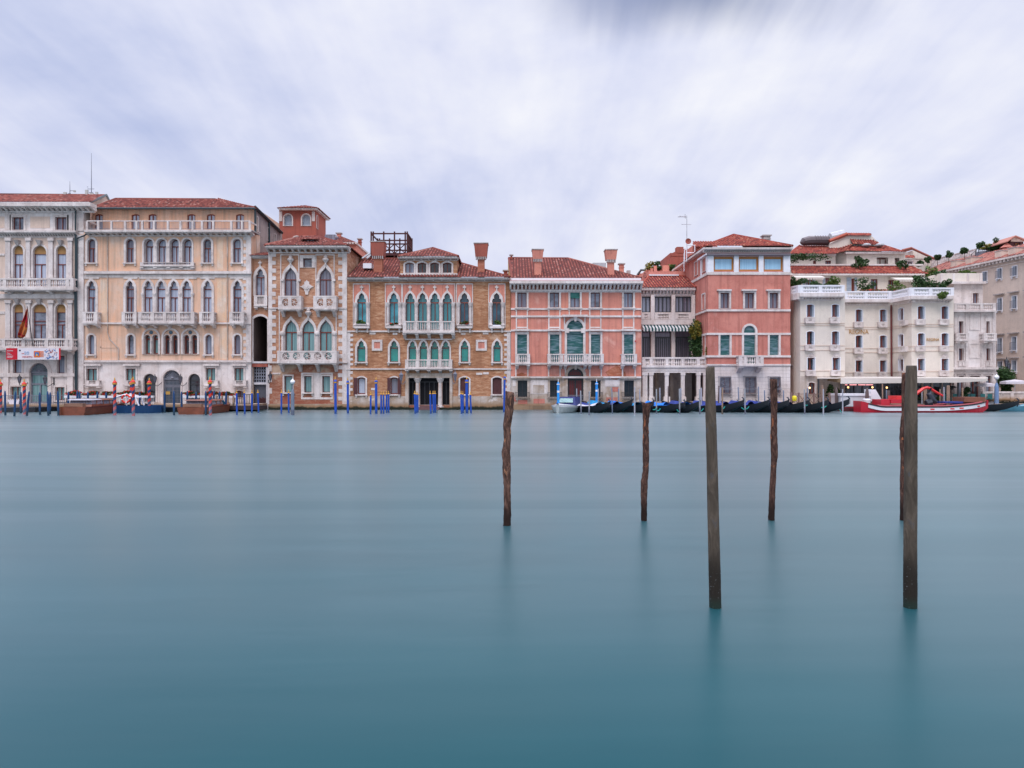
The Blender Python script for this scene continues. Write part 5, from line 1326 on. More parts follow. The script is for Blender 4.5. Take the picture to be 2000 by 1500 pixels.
Lg.band(Plane(0, 78.9), 1268, 535.8, 1326, 538.5, .2, WHITE_W, 'parapet_coping')
# portico terrace
u0, u1, z0, z1 = FP.rect(1254, 716, 1384, 728)
mb = MB(); mb.ub(FP, u0, u1, z0, z1 + .02, -4.4, 0); mb.ub(FP, u0 - .06, u1 + .06, z1 - .1, z1 + .12, -4.3, .16); mb.ub(FP, u0 - .02, u1 + .02, z0 + .2, z0 + .32, -4.35, .05); Lg.part(mb, 'entablature', STONE)
q0, q1, w0, w1 = FP.rect(1254.5, 697.5, 1384, 715, .05); Lg.rail(FP, q0, q1, w0, w1, -.3, -.02, [FP.uz(x, 700)[0] for x in (1272, 1303, 1334, 1364)], 30, .16, 'bal', STONE)
mb = MB(); mb.ub(FP, u0, u1, -.6, .75, -4.6, -.3); mb.ub(FP, u0 - .1, u1 + .1, -.6, .35, -.35, .2); Lg.part(mb, 'portico_floor', STONE_B)
for i, (a, b) in enumerate(((1255, 1264.5), (1268.5, 1275.5), (1299, 1306), (1330.5, 1337.5), (1361, 1368), (1374, 1380))):
    mb = MB(); a0, a1, z0_, z1_ = FP.rect(a, 728, b, 792, -.05); mb.ub(FP, a0, a1, .95, z0 - .22, -.05 - (a1 - a0), -.05); mb.ub(FP, a0 - .06, a1 + .06, z0 - .26, z0, -.1 - (a1 - a0), .0); mb.ub(FP, a0 - .12, a1 + .12, .5, 1.25, -.14 - (a1 - a0), .04); Lg.part(mb, 'column', STONE_W)
mb = MB(); mb.ub(FP, u0, u1, -.5, z0, -6.6, -6.5); mb.ub(FP, FP.uz(1376, 0)[0], u1, -.5, z0, -6.5, -1.5); Lg.part(mb, 'portico_back_wall', plaster('portico_shade_plaster', (.16, .13, .13), (.12, .10, .11), None))  # back wall coloured dark to carry the portico's shade
for a, b in ((1260, 1300), (1300, 1316), (1320, 1334)):
    mb = MB(); FB = Plane(0, 77.05); mb.fb(FB, a, 738, b, 790, -.03, .03); Lg.part(mb, 'doorway_shade', DEEP)  # flat dark sheets painting the shade behind the columns
for a in (1280, 1309): 
    mb = MB(); FB = Plane(0, 74); mb.fb(FB, a, 728, a + 6, 790, -.3, .0); Lg.part(mb, 'inner_pier', STONE_B)
mb = MB(); mb.ub(FP, FP.uz(1264, 0)[0], FP.uz(1268, 0)[0], .5, z0, -.4, -.35); Lg.part(mb, 'iron_gate', IRON)
# creeper
foliage('climbing_vine', ray(1363, 672, 72.5), (.85, .5, 2.3), 1500, .13, LEAF, 'dark green climbing vine hanging on the loggia terrace corner', 'climbing plant', seed=2)
foliage('climbing_vine', ray(1358, 645, 72.0), (.55, .3, .95), 420, .13, LEAF_A, 'yellow autumn vine beside the striped awning', 'climbing plant', seed=3)
foliage('climbing_vine', ray(1381, 680, 70.6), (.28, .25, 1.2), 240, .10, LEAF_A, 'thin vine climbing beside the narrow side window of the rose tower house', 'climbing plant', seed=4)

# ================================================================ rose tower house
I = Building('rose_tower_house', 'rose pink tower house with wide blue-curtained top windows on white base', 'tower house', 1464)
F = Plane(0, 70); XI = 383 / 20.0
FS = Plane(1383, 70, 1320, 19.15 * 1400 / 320)
FS = Plane(1320, 19.15 * 1400 / 320, 1383, 70)
for a, b in ((1394, 1434), (1443, 1482.5), (1491.5, 1530.5)): I.win(F, 'rect', a, 501, b, 529, sur=0, sill=0, mull=0, pane=P_SKY, fm=WOOD_O, fw=.17, rev=.3, sm=WHITE_W)
for a, b in ((1407, 1424), (1454.6, 1473), (1503, 1520)): I.win(F, 'rect', a, 572, b, 602.3, sur=3.6, sill=0, pane=P_DIM); I.band(F, a - 5.5, 565, b + 5.5, 567.8, .3, STONE_W, 'window_cornice')
for a, b in ((1406.7, 1425), (1503, 1520.7)): I.win(F, 'rect', a, 653, b, 693.5, sur=3.6, ot=2.5, sill=0, pane=LOUV, fm=None, rev=.18)
I.win(F, 'round', 1452.7, 636, 1475, 710, sur=4, sill=0, pane=LOUV, fm=None, rev=.18)
for a, b in ((1406, 1427.5), (1455, 1477), (1503, 1524.5)): I.win(F, 'rect', a, 736.5, b, 768.5, sur=.8, sill=2, pane=P_DIM if a < 1500 else P_DARK)
I.wall(F, [('wall', 1382.8, 484, 1543.5, 536, PINK_T), ('wall', 1382.8, 536, 1543.5, 711.5, PINK_T), ('ground_floor_wall', 1382.8, 711.5, 1543.5, 812, STONE_W)], 9)
u, z1 = FS.uz(1320, 484); uz_ = F.uz(1400, 484)[1]; zz_ = lambda y: F.uz(1400, y)[1]
a0, a1 = FS.uz(1318, 0)[0], FS.uz(1382.8, 0)[0]
for x0, x1, y0, y1 in ((1357.5, 1363, 512, 538), (1373, 1379, 505, 530), (1372, 1377.5, 575, 604), (1327, 1332, 528, 550), (1372.5, 1378, 655, 694)):
    I.win(FS, 'rect', x0, y0, x1, y1, sur=2.2, sill=0, mull=0, pane=P_DARK if y0 < 640 else LOUV, fm=WOOD_O if x0 == 1373 else None)
mb = MB(); mb.prism(FS, [(a0, .3), (a1, .3), (a1, uz_), (a0, uz_)], 0, .0, 0, I.holes[id(FS)]); mb.ub(FS, a0, a1 - .6, .3, uz_, -.7, -.35); I.part(mb, 'side_wall', PINK_T)
for y0, y1, d in ((531, 536.5, .08), (604, 608, .12), (694, 698, .12), (650, 654, .10), (711, 714, .12)):
    I.band(F, 1382.8 - d * 20, y0, 1544.5, y1, d, STONE_W)
    if y0 < 700: mb = MB(); mb.ub(FS, a0, a1 - .001, zz_(y1), zz_(y0), -.02, d); I.part(mb, 'string_course', STONE_W)
I.band(F, 1381, 494.5, 1545, 498.5, .35, plain('lead_flashing', (.15, .13, .15)), 'canopy')
for a, b in ((1383, 1394), (1434, 1443), (1482.5, 1491.5), (1530.5, 1543.5)): I.band(F, a, 498.5, b, 531, .07, WHITE_W, 'white_pier')
mb = MB(); mb.ub(FS, a1 - 2.6, a1 - 2.2, zz_(535), zz_(500), -.02, .07); mb.ub(FS, a1 - .5, a1 - .001, zz_(535), zz_(500), -.02, .07); mb.ub(FS, a1 - 2.9, a1 + .3, zz_(499), zz_(496), -.02, .3); I.part(mb, 'white_pier', WHITE_W)
I.cornice(F, 1375, 1549, 483, 491.5, .55, 40, STONE_W, slab=.35, bw=.5)
mb = MB(); mb.ub(FS, a0 - .5, a1 + .3, zz_(487.5), zz_(483.6), -.02, .5); I.part(mb, 'side_cornice', STONE_W)
mb = MB()
for x in range(11): mb.fb(F, 1383, 715.5 + x * 7.2, 1543.2, 715.9 + x * 7.2, -.01, .006)
I.part(mb, 'masonry_joint_pattern', STONE_G)
I.balcony(F, 1443.5, 1492, 694.5, 715, 1.1, 3.2, (1456, 1480), 9, (1449, 1486), 12, bw=.4)
for a, b in ((1406, 1427.5), (1455, 1477), (1503, 1524.5)):
    mb = MB(); u0, u1, z0, z1 = F.rect(a - 1.5, 735, b + 1.5, 770, .3); n = 12
    prf = [(z1, .08), (z1 - .5, .16), (z0 + .75, .22), (z0 + .45, .48), (z0 + .15, .46), (z0, .22)]
    for k in range(n + 1): u = u0 + (u1 - u0) * k / n; mb.path([F.w(u, z, d) for z, d in prf], .017, 4)
    for z, d in (prf[0], prf[3], prf[5]): mb.tube(F.w(u0, z, d), F.w(u1, z, d), .02, n=4)
    for uu in (u0, u1):
        for z, d in (prf[0], prf[3], prf[5]): mb.tube(F.w(uu, z, 0), F.w(uu, z, d), .02, n=4)
    um = (u0 + u1) / 2; zm = (z0 + z1) / 2 + .15
    for k in range(9):
        aa = k * .698; mb.path([F.w(um + .1 * math.cos(aa), zm + .1 * math.sin(aa), .26), F.w(um + .34 * math.cos(aa + .3), zm + .28 * math.sin(aa + .3), .28), F.w(um + .40 * math.cos(aa + .9), zm + .34 * math.sin(aa + .9), .27)], .035, 4)
    I.part(mb, 'ornate_grille', IRON_G)
zr = zz_(483) + .03; e0, e1 = F.w(F.uz(1376, 0, .6)[0], zr, .62), F.w(F.uz(1548, 0, .6)[0], zr, .62); e0.x = XI - .5 - 0 + .0
pk = ray(1433, 458.5, 75.2); bk0, bk1 = Vector((e0.x, 82, zr)), Vector((e1.x, 80, zr))
I.roof([[e0, e1, pk], [e1, bk1, pk], [bk0, e0, pk]], TILE_R, caps=[(e0, pk), (pk, e1)])
stack(I, 1489.5, 462, 1502.5, 476, 77, STONE_G)
bt, _ = block('roof_terrace_room', 'small tiled roof terrace shelter behind the rose tower house roof', 1352, 1392, 480, 82, 3, PINK_T, [[ray(1353, 482, 80.5), ray(1400, 482, 80.5), ray(1402, 471.5, 84), ray(1354, 471.5, 84)]], ybot=520, cat='roof shelter', rm=TILE_R)
# aerial, dish and terraces left of the tower house
t = thing('antenna', ray(1341.5, 500, 76), 'tall thin television aerial with crossbars beside the rose tower house', 'antenna')
mb = MB(); mb.tube(ray(1341.5, 512, 76), ray(1341.5, 421, 76), .05, .03, 5); mb.build('mast', STEEL, t)
mb = MB(); mb.tube(ray(1324, 423, 76), ray(1342, 423.5, 76), .035, n=4); mb.tube(ray(1331, 438, 76), ray(1350, 438.5, 76), .03, n=4)
for k in range(6): q = ray(1326 + k * 2.4, 423, 76); mb.tube(q + Vector((0, -.35, 0)), q + Vector((0, .35, 0)), .02, n=4)
mb.tube(ray(1338, 418, 76), ray(1338.5, 427, 76), .03, n=4); mb.build('crossbar', STEEL, t)
t = thing('satellite_dish', ray(1343.5, 478, 75.8), 'dark red satellite dish on the aerial mast', 'satellite dish')
mb = MB(); c = ray(1343.3, 471.5, 75.7)
rr = []
for k in range(5):
    for q in range(14): a = q * 2 * math.pi / 14; r_ = .31 * k / 4; mb.v.append(c + Vector((math.cos(a) * r_ + .03, -.10 * (k / 4) ** 2, math.sin(a) * r_)))
for k in range(4):
    for q in range(14): mb.f.append([k * 14 + q, k * 14 + (q + 1) % 14, (k + 1) * 14 + (q + 1) % 14, (k + 1) * 14 + q]); mb.m.append(0); mb.uv.append(None)
mb.build('dish', PINK_D, t, True); mb = MB(); mb.tube(c + Vector((.1, 0, -.2)), c + Vector((.15, -.3, 0)), .02, n=4); mb.build('feed_arm', STEEL, t)
t = thing('balcony_frame', ray(1345, 500, 75.6), 'white metal balcony frame around the aerial mast', 'railing')
mb = MB()
for x in (1337, 1341, 1357): mb.tube(ray(x, 510, 75.6), ray(x, 478 if x > 1340 else 487, 75.6), .05, n=4)
mb.tube(ray(1337, 488, 75.6), ray(1341, 487, 75.6), .04, n=4); mb.tube(ray(1341, 494, 75.6), ray(1357, 494, 75.6), .06, n=4); mb.tube(ray(1341, 479, 75.6), ray(1357, 479, 75.6), .04, n=4); mb.tube(ray(1336, 530, 75.6), ray(1336, 495, 75.6), .04, n=4)
mb.build('frame', WHITE_W, t)
b1, _ = block('red_terrace_house', 'red plaster house with stepped roof terrace behind the loggia house', 1309, 1352, 494, 88, 6, PINK_D, [], ybot=560, cat='building')
b1.band(Plane(0, 87.9), 1322, 482, 1335, 494, .0, PINK_D, 'chimney', -1.0)
mb = MB(); mb.prism(Plane(0, 87.95), [Plane(0, 87.95).uz(x, y) for x, y in ((1309, 500), (1309, 496), (1330, 486), (1352, 486), (1352, 500))], -2, 0); b1.part(mb, 'sloped_wall', PINK_D)
b3, F3_ = block('balustraded_terrace_house', 'pink house with planted roof terrace and red tiles behind the salmon palace', 1262, 1322, 527, 84, 5, PINK, [[ray(1256, 541, 80), ray(1275, 541, 80), ray(1275, 533, 84), ray(1258, 533, 84)]], ybot=560)
for a, b, y in ((1277, 1283, 519), (1294, 1307, 518), (1320, 1326, 520), (1270.5, 1275, 524), (1266.5, 1270, 528), (1262, 1265.5, 532)): b3.band(Plane(0, 83.5), a, y, b, 534, 0, PINK, 'brick_pier', -.5)
b3.band(Plane(0, 83.4), 1276, 531.5, 1324, 534, .3, WHITE_W, 'coping')
for i, (x, y, r, mt, lb) in enumerate(((1272, 522, 1.0, LEAF_A, 'autumn yellow shrub on the pink roof terrace'), (1286, 520, .7, LEAF, 'dark green shrub between brick piers on the roof terrace'), (1311, 522, .6, LEAF_L, 'light green shrub on the roof terrace left of the rose tower house'), (1318, 524, .5, LEAF, 'small dark shrub touching the rose tower house roof terrace'))):
    foliage('shrub', ray(x, y, 84), (r, .6, r * .7), 260, .12, mt, lb, 'shrub', 'shrubs on the far roof terraces', seed=i)
b4, _ = block('distant_gabled_house', 'distant pink gabled house with dark roof edge beside the salmon palace chimney', 1246, 1258, 534, 90, 5, PINK, [], ybot=560)
mb = MB(); mb.path([ray(1245, 537, 89.6), ray(1252, 527.5, 89.6), ray(1262, 528, 89.6)], .14, 5); b4.part(mb, 'roof_edge', IRON)

# ================================================================ ivory hotel
J = Building('ivory_hotel', 'ivory plaster hotel with gold REGINA lettering and long canvas awning', 'hotel', 1700, 72)
FA, FM, FR = Plane(0, 70.0), Plane(0, 74.8), Plane(0, 71.5)
FG = Plane(1741.5, 74.8, 1780.5, 71.5); FE = Plane(1552.5, 70.8, 1563, 70.0)
def planterbox(FF, x, y, w, h, nm='lattice_window_box'):
    a0, a1, z0, z1 = FF.rect(x - w / 2, y, x + w / 2, y + h, .4)
    o = J.rail(FF, a0, a1, z0, z1, .15, .36, (), 4, .07, 'lattice', STONE, None, False, name=nm)
    mb = MB(); mb.ub(FF, a0 + .03, a1 - .03, z0 - .06, z0, -.02, .38); mb.ub(FF, a0, a0 + .1, z0, z1 - .003, -.02, .16); mb.ub(FF, a1 - .1, a1, z0, z1 - .003, -.02, .16); mb.build('shelf', STONE, o)
def hwin(FF, cx, y0, y1, w=14, kind='seg', lun=None):
    J.win(FF, kind, cx - w / 2, y0, cx + w / 2, y1, sur=1.6, d=.04, sill=0, mull=1, pane=PANE_RND.choice([P_DIM, P_DARK, P_SKYREF, P_DIM]), sm=WHITE_W, fw=.11, rev=.35)
    mb = MB(); a0, a1, z0, z1 = FF.rect(cx + w / 2 - 3.4, y0 + 1, cx + w / 2, y1); mb.ub(FF, a1 - .13, a1 - .02, z0, z1 - .05, -.3, -.02)
    o = J.part(mb, 'side_shutter', LOUV_B)
def lunette(FF, cx, y0, y1, w=14):
    a0, a1, z0, z1 = FF.rect(cx - w / 2, y0, cx + w / 2, y1); mb = MB(); mb.prism(FF, outline('round', a0, a1, z0, z1, z1 - z0 - .1), -.02, .06)
    mb.prism(FF, outline('round', a0 + .16, a1 - .16, z0 + .12, z1 - .16, z1 - z0 - .35), .06, .09); J.part(mb, 'lunette', STONE)
for FF, xs, w, ys in ((FA, (1582.6, 1631.5), 14, ((594.5, 619, 620.5), (647, 673, 674), (699, 722.7, 723.5))), (FM, (1677.7, 1724.8), 13, ((604.3, 628.2, 628.7), (655, 679, 680), (704, 726, 727))), (FR, (1799, 1845.4), 13.2, ((598, 623, 623.5), (650.7, 674.8, 675.5), (701, 723.3, 724.3)))):
    for cx in xs:
        for i, (y0, y1, yb) in enumerate(ys):
            c2 = cx + (1.5 if i == 2 and FF is FA else 0)
            hwin(FF, c2, y0, y1, w, 'seg' if i < 2 else 'rect'); planterbox(FF, c2 + .6, yb, w + 5, 9.5)
            if i == 2: lunette(FF, c2, y0 - 9.5, y0 - .3, w)
for i, (y0, y1) in enumerate(((601.5, 625), (652.5, 676), (702, 724))):
    hwin(FG, 1760, y0, y1, 9.5, 'seg' if i < 2 else 'rect'); planterbox(FG, 1760.5, y1 + 1, 13, 9)
    if i == 2: lunette(FG, 1760, y0 - 9, y0 - .3, 9.5)
J.win(FA, 'seg', 1578.7, 747, 1592, 769.5, sur=2, sill=0, pane=P_DARK, mull=1)
def w2(FF, x0, x1, y0, y1, m, dep, g=None):
    zones = [('wall', x0, y0, x1, y1, m)]
    if g: zones.append(('ground_floor_wall', x0, y1, x1, 830, g))
    J.wall(FF, zones, dep)
w2(FA, 1563, 1650, 574, 735, HOTEL, 12, STONE_B); w2(FM, 1648, 1742, 584, 738, HOTEL, 8, plaster('hotel_interior_shade', (.09, .075, .07), (.05, .045, .05), None))  # recessed ground floor wall coloured dark to paint interior shade
J.wall(FG, [('wall', 1741.5, 584, 1780.5, 740, HOTEL)], 3, body=False); J.wall(FR, [('wall', 1780.5, 580, 1862.8, 738, HOTEL), ('ground_floor_wall', 1780.5, 738, 1862.8, 830, CREAM)], 12, body=False); mb = MB(); a_ = FR.rect(1792, 580, 1862.5, 830); mb.ub(FR, a_[0], a_[1], -1, a_[3], -10, -.555); mb.ub(FR, a_[0] - .14, a_[0], -1, a_[3], -10, -.9); J.part(mb, 'wall', HOTEL); GL = MB(); GL.fb(FR, 1781, 745, 1862, 812, -.02, .02); J.part(GL, 'restaurant_glazing', P_DARK)
for x in (1781, 1800, 1819, 1838, 1857): J.band(FR, x, 742, x + 3.5, 812, .12, CREAM, 'pillar')
mb = MB(); s0, s1 = FE.uz(1552.5, 0)[0], FE.uz(1563, 0)[0]; mb.ub(FE, s0, s1, -.5, FA.uz(0, 574)[1], -.5, 0); mb.box((FE.w(s0, 0).x + .02, FE.w(s0, 0).y + .3, -.5), (FE.w(s0, 0).x + .5, 80, FA.uz(0, 575)[1])); J.part(mb, 'chamfered_corner', HOTEL)
mb = MB(); mb.fb(FA, 1650, 574, 1650.5, 812, -6, -.3); J.part(mb, 'wall', HOTEL)
for FF, x0, x1, ys in ((FA, 1563, 1650, (631, 635, 674.5, 683.5, 724)), (FM, 1650, 1742, (638.5, 642.5, 680, 688, 727.5)), (FR, 1780.5, 1862.8, (633, 637.5, 676, 685, 725))):
    for y in ys: J.band(FF, x0, y, x1, y + .9, .05, CREAM, 'string_course')
for y in (634.5, 639, 677.5, 686.5, 726): J.band(FG, 1742, y, 1780, y + .9, .05, CREAM, 'string_course')
mb = MB(); mb.tube(FM.p(1740.5, 596, .15), FM.p(1741.5, 735, .15), .09); J.part(mb, 'downpipe', COPPER)
GOLD = plain('gold_lettering', (.50, .27, .09), .4, .5, .3)
text('REGINA', FM, 1658.7, 652, 8.6, GOLD, J.root, .06, 'gold_lettering', w=38)
text('REGINA', FR, 1810, 666, 5.8, GOLD, J.root, .06, 'gold_lettering', w=24.5)
for FF, x0, x1, yt, yb, yc, n in ((FA, 1562, 1650, 556.5, 572, 586, 24), (FM, 1649, 1742, 568.5, 584, 595, 26), (FR, 1779.5, 1863.5, 561.5, 577.5, 590, 24)):
    J.cornice(FF, x0, x1, yb, yc, .7, n // 2 + 2, STONE_W, slab=.5, bw=.4)
    q0, q1, z0, z1 = FF.rect(x0, yt, x1, yb, .6); J.rail(FF, q0, q1, z0, z1, .34, .58, [q0 + (q1 - q0) * .46], n, .14, 'bal', WHITE_W)
for FF, x0, x1, dx in ((FG, 1742, 1780.5, 1),):
    q0, q1 = FF.uz(x0, 0, .3)[0], FF.uz(x1, 0, .3)[0]; z0, z1 = FR.uz(0, 577.5, .6)[1], FR.uz(0, 561.5, .6)[1]
    J.rail(FF, q0, q1, z0, z1, .30, .54, (), 13, .14, 'bal', WHITE_W); mb = MB(); mb.ub(FF, q0, q1, z0 - .35, z0, -.1, .62); mb.ub(FF, q0, q1, z0 - .62, z0 - .35, -.1, .2); J.part(mb, 'cornice', STONE_W)
q0, q1 = FE.uz(1546, 0, .3)[0], FE.uz(1563, 0, .3)[0]; z0, z1 = FA.uz(0, 572, .6)[1], FA.uz(0, 556.5, .6)[1]
J.rail(FE, q0, q1, z0, z1, .30, .54, (), 9, .14, 'bal', WHITE_W); mb = MB(); mb.ub(FE, q0, q1, z0 - .6, z0, -.1, .6); J.part(mb, 'cornice', STONE_W)
# set-back upper storeys
FU = Plane(0, 78.2)
for a, b, y0, y1 in ((1574, 1587, 542, 556), (1612, 1621, 543, 556), (1663, 1669, 544, 567), (1701, 1714, 545, 568), (1735, 1746, 547, 568), (1792, 1800, 546, 562)):
    J.win(FU, 'rect', a, y0, b, y1 + 3, sur=0, sill=0, mull=1, pane=P_CURT, rev=.2, fw=.1)
J.wall(FU, [('upper_wall', 1545, 533, 1806, 592, HOTEL)], 6)
for x0, x1 in ((1568, 1573.5), (1587.5, 1592), (1607, 1611.5), (1621.5, 1624), (1654, 1662.5), (1669.5, 1674)): J.band(FU, x0, 542, x1, 570, .06, LOUV_B, 'shutter')
zt = FU.uz(0, 534.5, .5)[1]; a, c = FU.w(FU.uz(1543, 0)[0], zt, .6), FU.w(FU.uz(1806, 0)[0], zt, .6)
r0, r1 = ray(1543, 518.5, 82.4), ray(1779, 522, 82.4)
r1.z = r0.z
J.roof([[a, c, r1, r0]], TILE_R, name='lower_roof'); J.band(FU, 1543, 534.2, 1806, 537.5, .62, STONE_W, 'gutter')
for (xa, xb, y) in ((1543, 1599, 537), (1736, 1802, 541)):
    q0, q1 = FU.uz(xa, 0)[0], FU.uz(xb, 0)[0]; zt2 = FU.uz(0, y)[1]; mb = MB()
    mb.hexa([FU.w(q0, zt2 - .15, .1), FU.w(q1, zt2 - .15, .1), FU.w(q1, zt2 - .6, 1.6), FU.w(q0, zt2 - .6, 1.6), FU.w(q0, zt2, .1), FU.w(q1, zt2, .1), FU.w(q1, zt2 - .5, 1.62), FU.w(q0, zt2 - .5, 1.62)])
    k = q0
    while k < q1 - .2: mb.prism(Plane(0, 78.2 - 1.6), [(Plane(0, 76.6).uz((k) * 0 + 1000, 0)[0] * 0 + 0, 0), (.2, 0), (.1, -.0001)], 0, 0) if False else mb.poly([FU.w(k, zt2 - .5, 1.6), FU.w(k + .3, zt2 - .5, 1.6), FU.w(k + .25, zt2 - .72, 1.6), FU.w(k + .15, zt2 - .78, 1.6), FU.w(k + .05, zt2 - .72, 1.6)]); k += .3
    J.part(mb, 'terrace_awning', AWN)
FV = Plane(0, 83.0)
for a, b, y0, y1 in ((1588, 1594, 509, 517), (1612, 1623, 509, 517), (1667, 1678, 503, 520), (1709, 1731, 504, 520), (1744, 1753, 505, 521)): J.win(FV, 'rect', a, y0, b, y1 + 4, sur=0, sill=0, mull=1, pane=P_CURT, rev=.2, fw=.1)
J.wall(FV, [('top_floor_wall', 1543, 494, 1632, 527, HOTEL)], 6, body=True); 
FV2 = Plane(0, 82.6); 
for h in J.holes[id(FV)]: J.holes.setdefault(id(FV2), []).append([(u + FV.a.x - FV2.a.x, z) for u, z in h])
J.wall(FV2, [('top_floor_wall', 1654, 493, 1768, 527, HOTEL)], 6)
mb = MB(); FX = Plane(1630, 83.9, 1654, 82.6); mb.ub(FX, FX.uz(1630, 0)[0], FX.uz(1654, 0)[0], ray(0, 527, 83).z, ray(0, 492, 82.6).z, -2, 0); J.part(mb, 'top_floor_wall', HOTEL)
J.band(FU, 1543, 515.6, 1803, 518.6, -3.4, STONE_W, 'parapet', -3.9)
zt = ray(0, 495, 82.6).z
J.roof([[ray(1541, 495.5, 82.3), ray(1632, 495.5, 82.3), ray(1644, 479.8, 87), ray(1562, 479.8, 87)], [ray(1632, 495.5, 82.3), ray(1655, 489, 82), ray(1668, 476, 86), ray(1644, 479.8, 87)], [ray(1653, 489.5, 82), ray(1771, 491.5, 82), ray(1722, 478.5, 87), ray(1668, 476, 87)]], TILE_R, caps=[(ray(1541, 495.5, 82.3), ray(1562, 479.8, 87))], name='upper_roof')
J.band(FV, 1541, 495, 1633, 499, .5, STONE_W, 'gutter'); J.band(FV2, 1652, 491.5, 1772, 495, .5, STONE_W, 'gutter')
PHp = Plane(0, 85.5); mb = MB(); mb.prism(PHp, [PHp.uz(x, y) for x, y in ((1620, 492), (1620, 476), (1656, 459), (1700, 459), (1722, 478), (1722, 492))], -5, 0); J.part(mb, 'penthouse_wall', HOTEL)
J.roof([[ray(1668, 476, 84.6), ray(1724, 478, 84.6), ray(1697, 464, 86), ray(1656, 463, 86)], [ray(1654, 459.5, 85.2), ray(1701, 460, 85.2), ray(1700, 456, 88), ray(1656, 455.5, 88)]], TILE_R, name='penthouse_roof')
mb = MB(); mb.path([ray(1620, 471, 85.3), ray(1655, 457, 85.3)], .22, 5); J.part(mb, 'verge', TILE_R)
for x in (1692, 1718):
    mb = MB(); q = ray(x, 482, 84.0); mb.path_z([(q + Vector((0, 0, z)), r) for z, r in ((0, .25), (.12, .5), (.28, .5), (.4, .2))], 10, 0); J.part(mb, 'roof_vent', STEEL)
DUCT = plain('duct_brown', (.11, .085, .09), .4, .5, .3)
mb = MB(); mb.path([ray(1566, 476, 86), ray(1570, 472, 86), ray(1580, 470, 86), ray(1590, 470, 86), ray(1618, 470, 86)], [.3, .5, .56, .55, .55], 10)
for k in range(6): mb.tube(ray(1591 + k * 5, 470, 86), ray(1592 + k * 5, 470, 86), .60, n=10)
J.part(mb, 'ventilation_duct', DUCT); mb = MB(); mb.tube(ray(1622, 463, 87), ray(1648, 456, 87), .5, n=8); J.part(mb, 'steel_duct', STEEL)
# ground floor restaurant
mb = MB()
for x in (1652, 1668, 1684, 1700, 1716, 1732, 1748, 1764, 1780): mb.fb(FM if x < 1745 else FG, x, 748, x + 1.2, 800, .02, .12)
J.part(mb, 'glazing_bars', IRON)
mb = MB(); mb.fb(FM, 1648, 746, 1742, 812, -.02, .015); mb.ub(FG, FG.uz(1742, 0)[0], FG.uz(1780, 0)[0], 0, FG.uz(1760, 746)[1], -.02, .015); J.part(mb, 'restaurant_glazing', P_DARK)
FAW = Plane(0, 68.4)
mb = MB()
def slope(x0, x1, yt, yb, d0, d1): 
    a, b = ray(x0, yt, d0), ray(x1, yt, d0); c, d_ = ray(x1, yb, d1), ray(x0, yb, d1)
    mb.hexa([a, b, c, d_, a + Vector((0, 0, .06)), b + Vector((0, 0, .06)), c + Vector((0, 0, .06)), d_ + Vector((0, 0, .06))])
slope(1596, 1862, 736.8, 739.6, 72.5, 68.0); slope(1862, 1929, 737.5, 740.0, 71.2, 68.0); J.part(mb, 'awning', AWN)
mb = MB(); a, b = ray(1642, 739, 67.6), ray(1872, 738.5, 67.6); mb.hexa([a + Vector((0, 0, -.5)), b + Vector((0, 0, -.42)), b + Vector((0, .05, -.42)), a + Vector((0, .05, -.5)), a, b, b + Vector((0, .4, 0)), a + Vector((0, .4, 0))]); J.part(mb, 'awning_valance', AWN); mb = MB(); a, b = ray(1872, 738.5, 67.6), ray(1929, 740, 67.6); mb.hexa([a + Vector((0, 0, -.42)), b + Vector((0, 0, -.2)), b + Vector((0, .05, -.2)), a + Vector((0, .05, -.42)), a, b, b + Vector((0, .4, 0)), a + Vector((0, .4, 0))]); J.part(mb, 'awning_valance', AWN)
mb = MB(); a, b, c, d_ = ray(1598, 737, 71.8), ray(1642, 738.9, 67.6), ray(1642, 747.5, 67.6), ray(1598, 741, 71.8); mb.hexa([a, b, c, d_, a + Vector((.05, .05, 0)), b + Vector((.05, .05, 0)), c + Vector((.05, .05, 0)), d_ + Vector((.05, .05, 0))]); J.part(mb, 'awning_side', plain('awning_lining', (.30, .22, .13)))
mb = MB()
for x in (1599, 1643, 1838, 1872): q = ray(x, 740, 68); mb.box((q.x - .06, 68.0, 0), (q.x + .06, 68.12, q.z))
J.each(mb, 'awning_post', IRON, [8] * 4)
LAMPE = bpy.data.materials.new('warm_bulb'); LAMPE.use_nodes = True; bb = LAMPE.node_tree.nodes['Principled BSDF']; bb.inputs['Emission Color'].default_value = (1, .55, .2, 1); bb.inputs['Emission Strength'].default_value = 3.0
LAMPR = bpy.data.materials.new('red_glow'); LAMPR.use_nodes = True; bb = LAMPR.node_tree.nodes['Principled BSDF']; bb.inputs['Emission Color'].default_value = (1, .06, .03, 1); bb.inputs['Emission Strength'].default_value = .8
for i, (x, y) in enumerate(((1612, 752.5), (1656.5, 756.5), (1704, 756.5), (1732, 757), (1581.5, 757.5))):
    q = ray(x, y, 70.8 if x > 1600 else 69.95); mb = MB(); mb.path_z([(q + Vector((0, 0, z)), r) for z, r in ((-.09, .03), (-.05, .08), (.05, .08), (.09, .03))], 8, 0)
    o = mb.build('pendant_lamp', LAMPE, None, True, q); tag(o, ('glowing warm pendant lamp under the left end of the awning', 'glowing warm lamp behind the restaurant glass left part', 'glowing warm lamp in the middle of the restaurant glass', 'glowing warm lamp towards the right of the restaurant glass', 'small warm light inside the arched doorway left of the awning')[i], 'lamp')
for i, x in enumerate((1648, 1666, 1683, 1698)):
    q = ray(x, 751.5, 74.5); mb = MB(); mb.box(q + Vector((-.35, -.05, -.05)), q + Vector((.35, .05, .05))); J.part(mb, 'red_light', LAMPR)
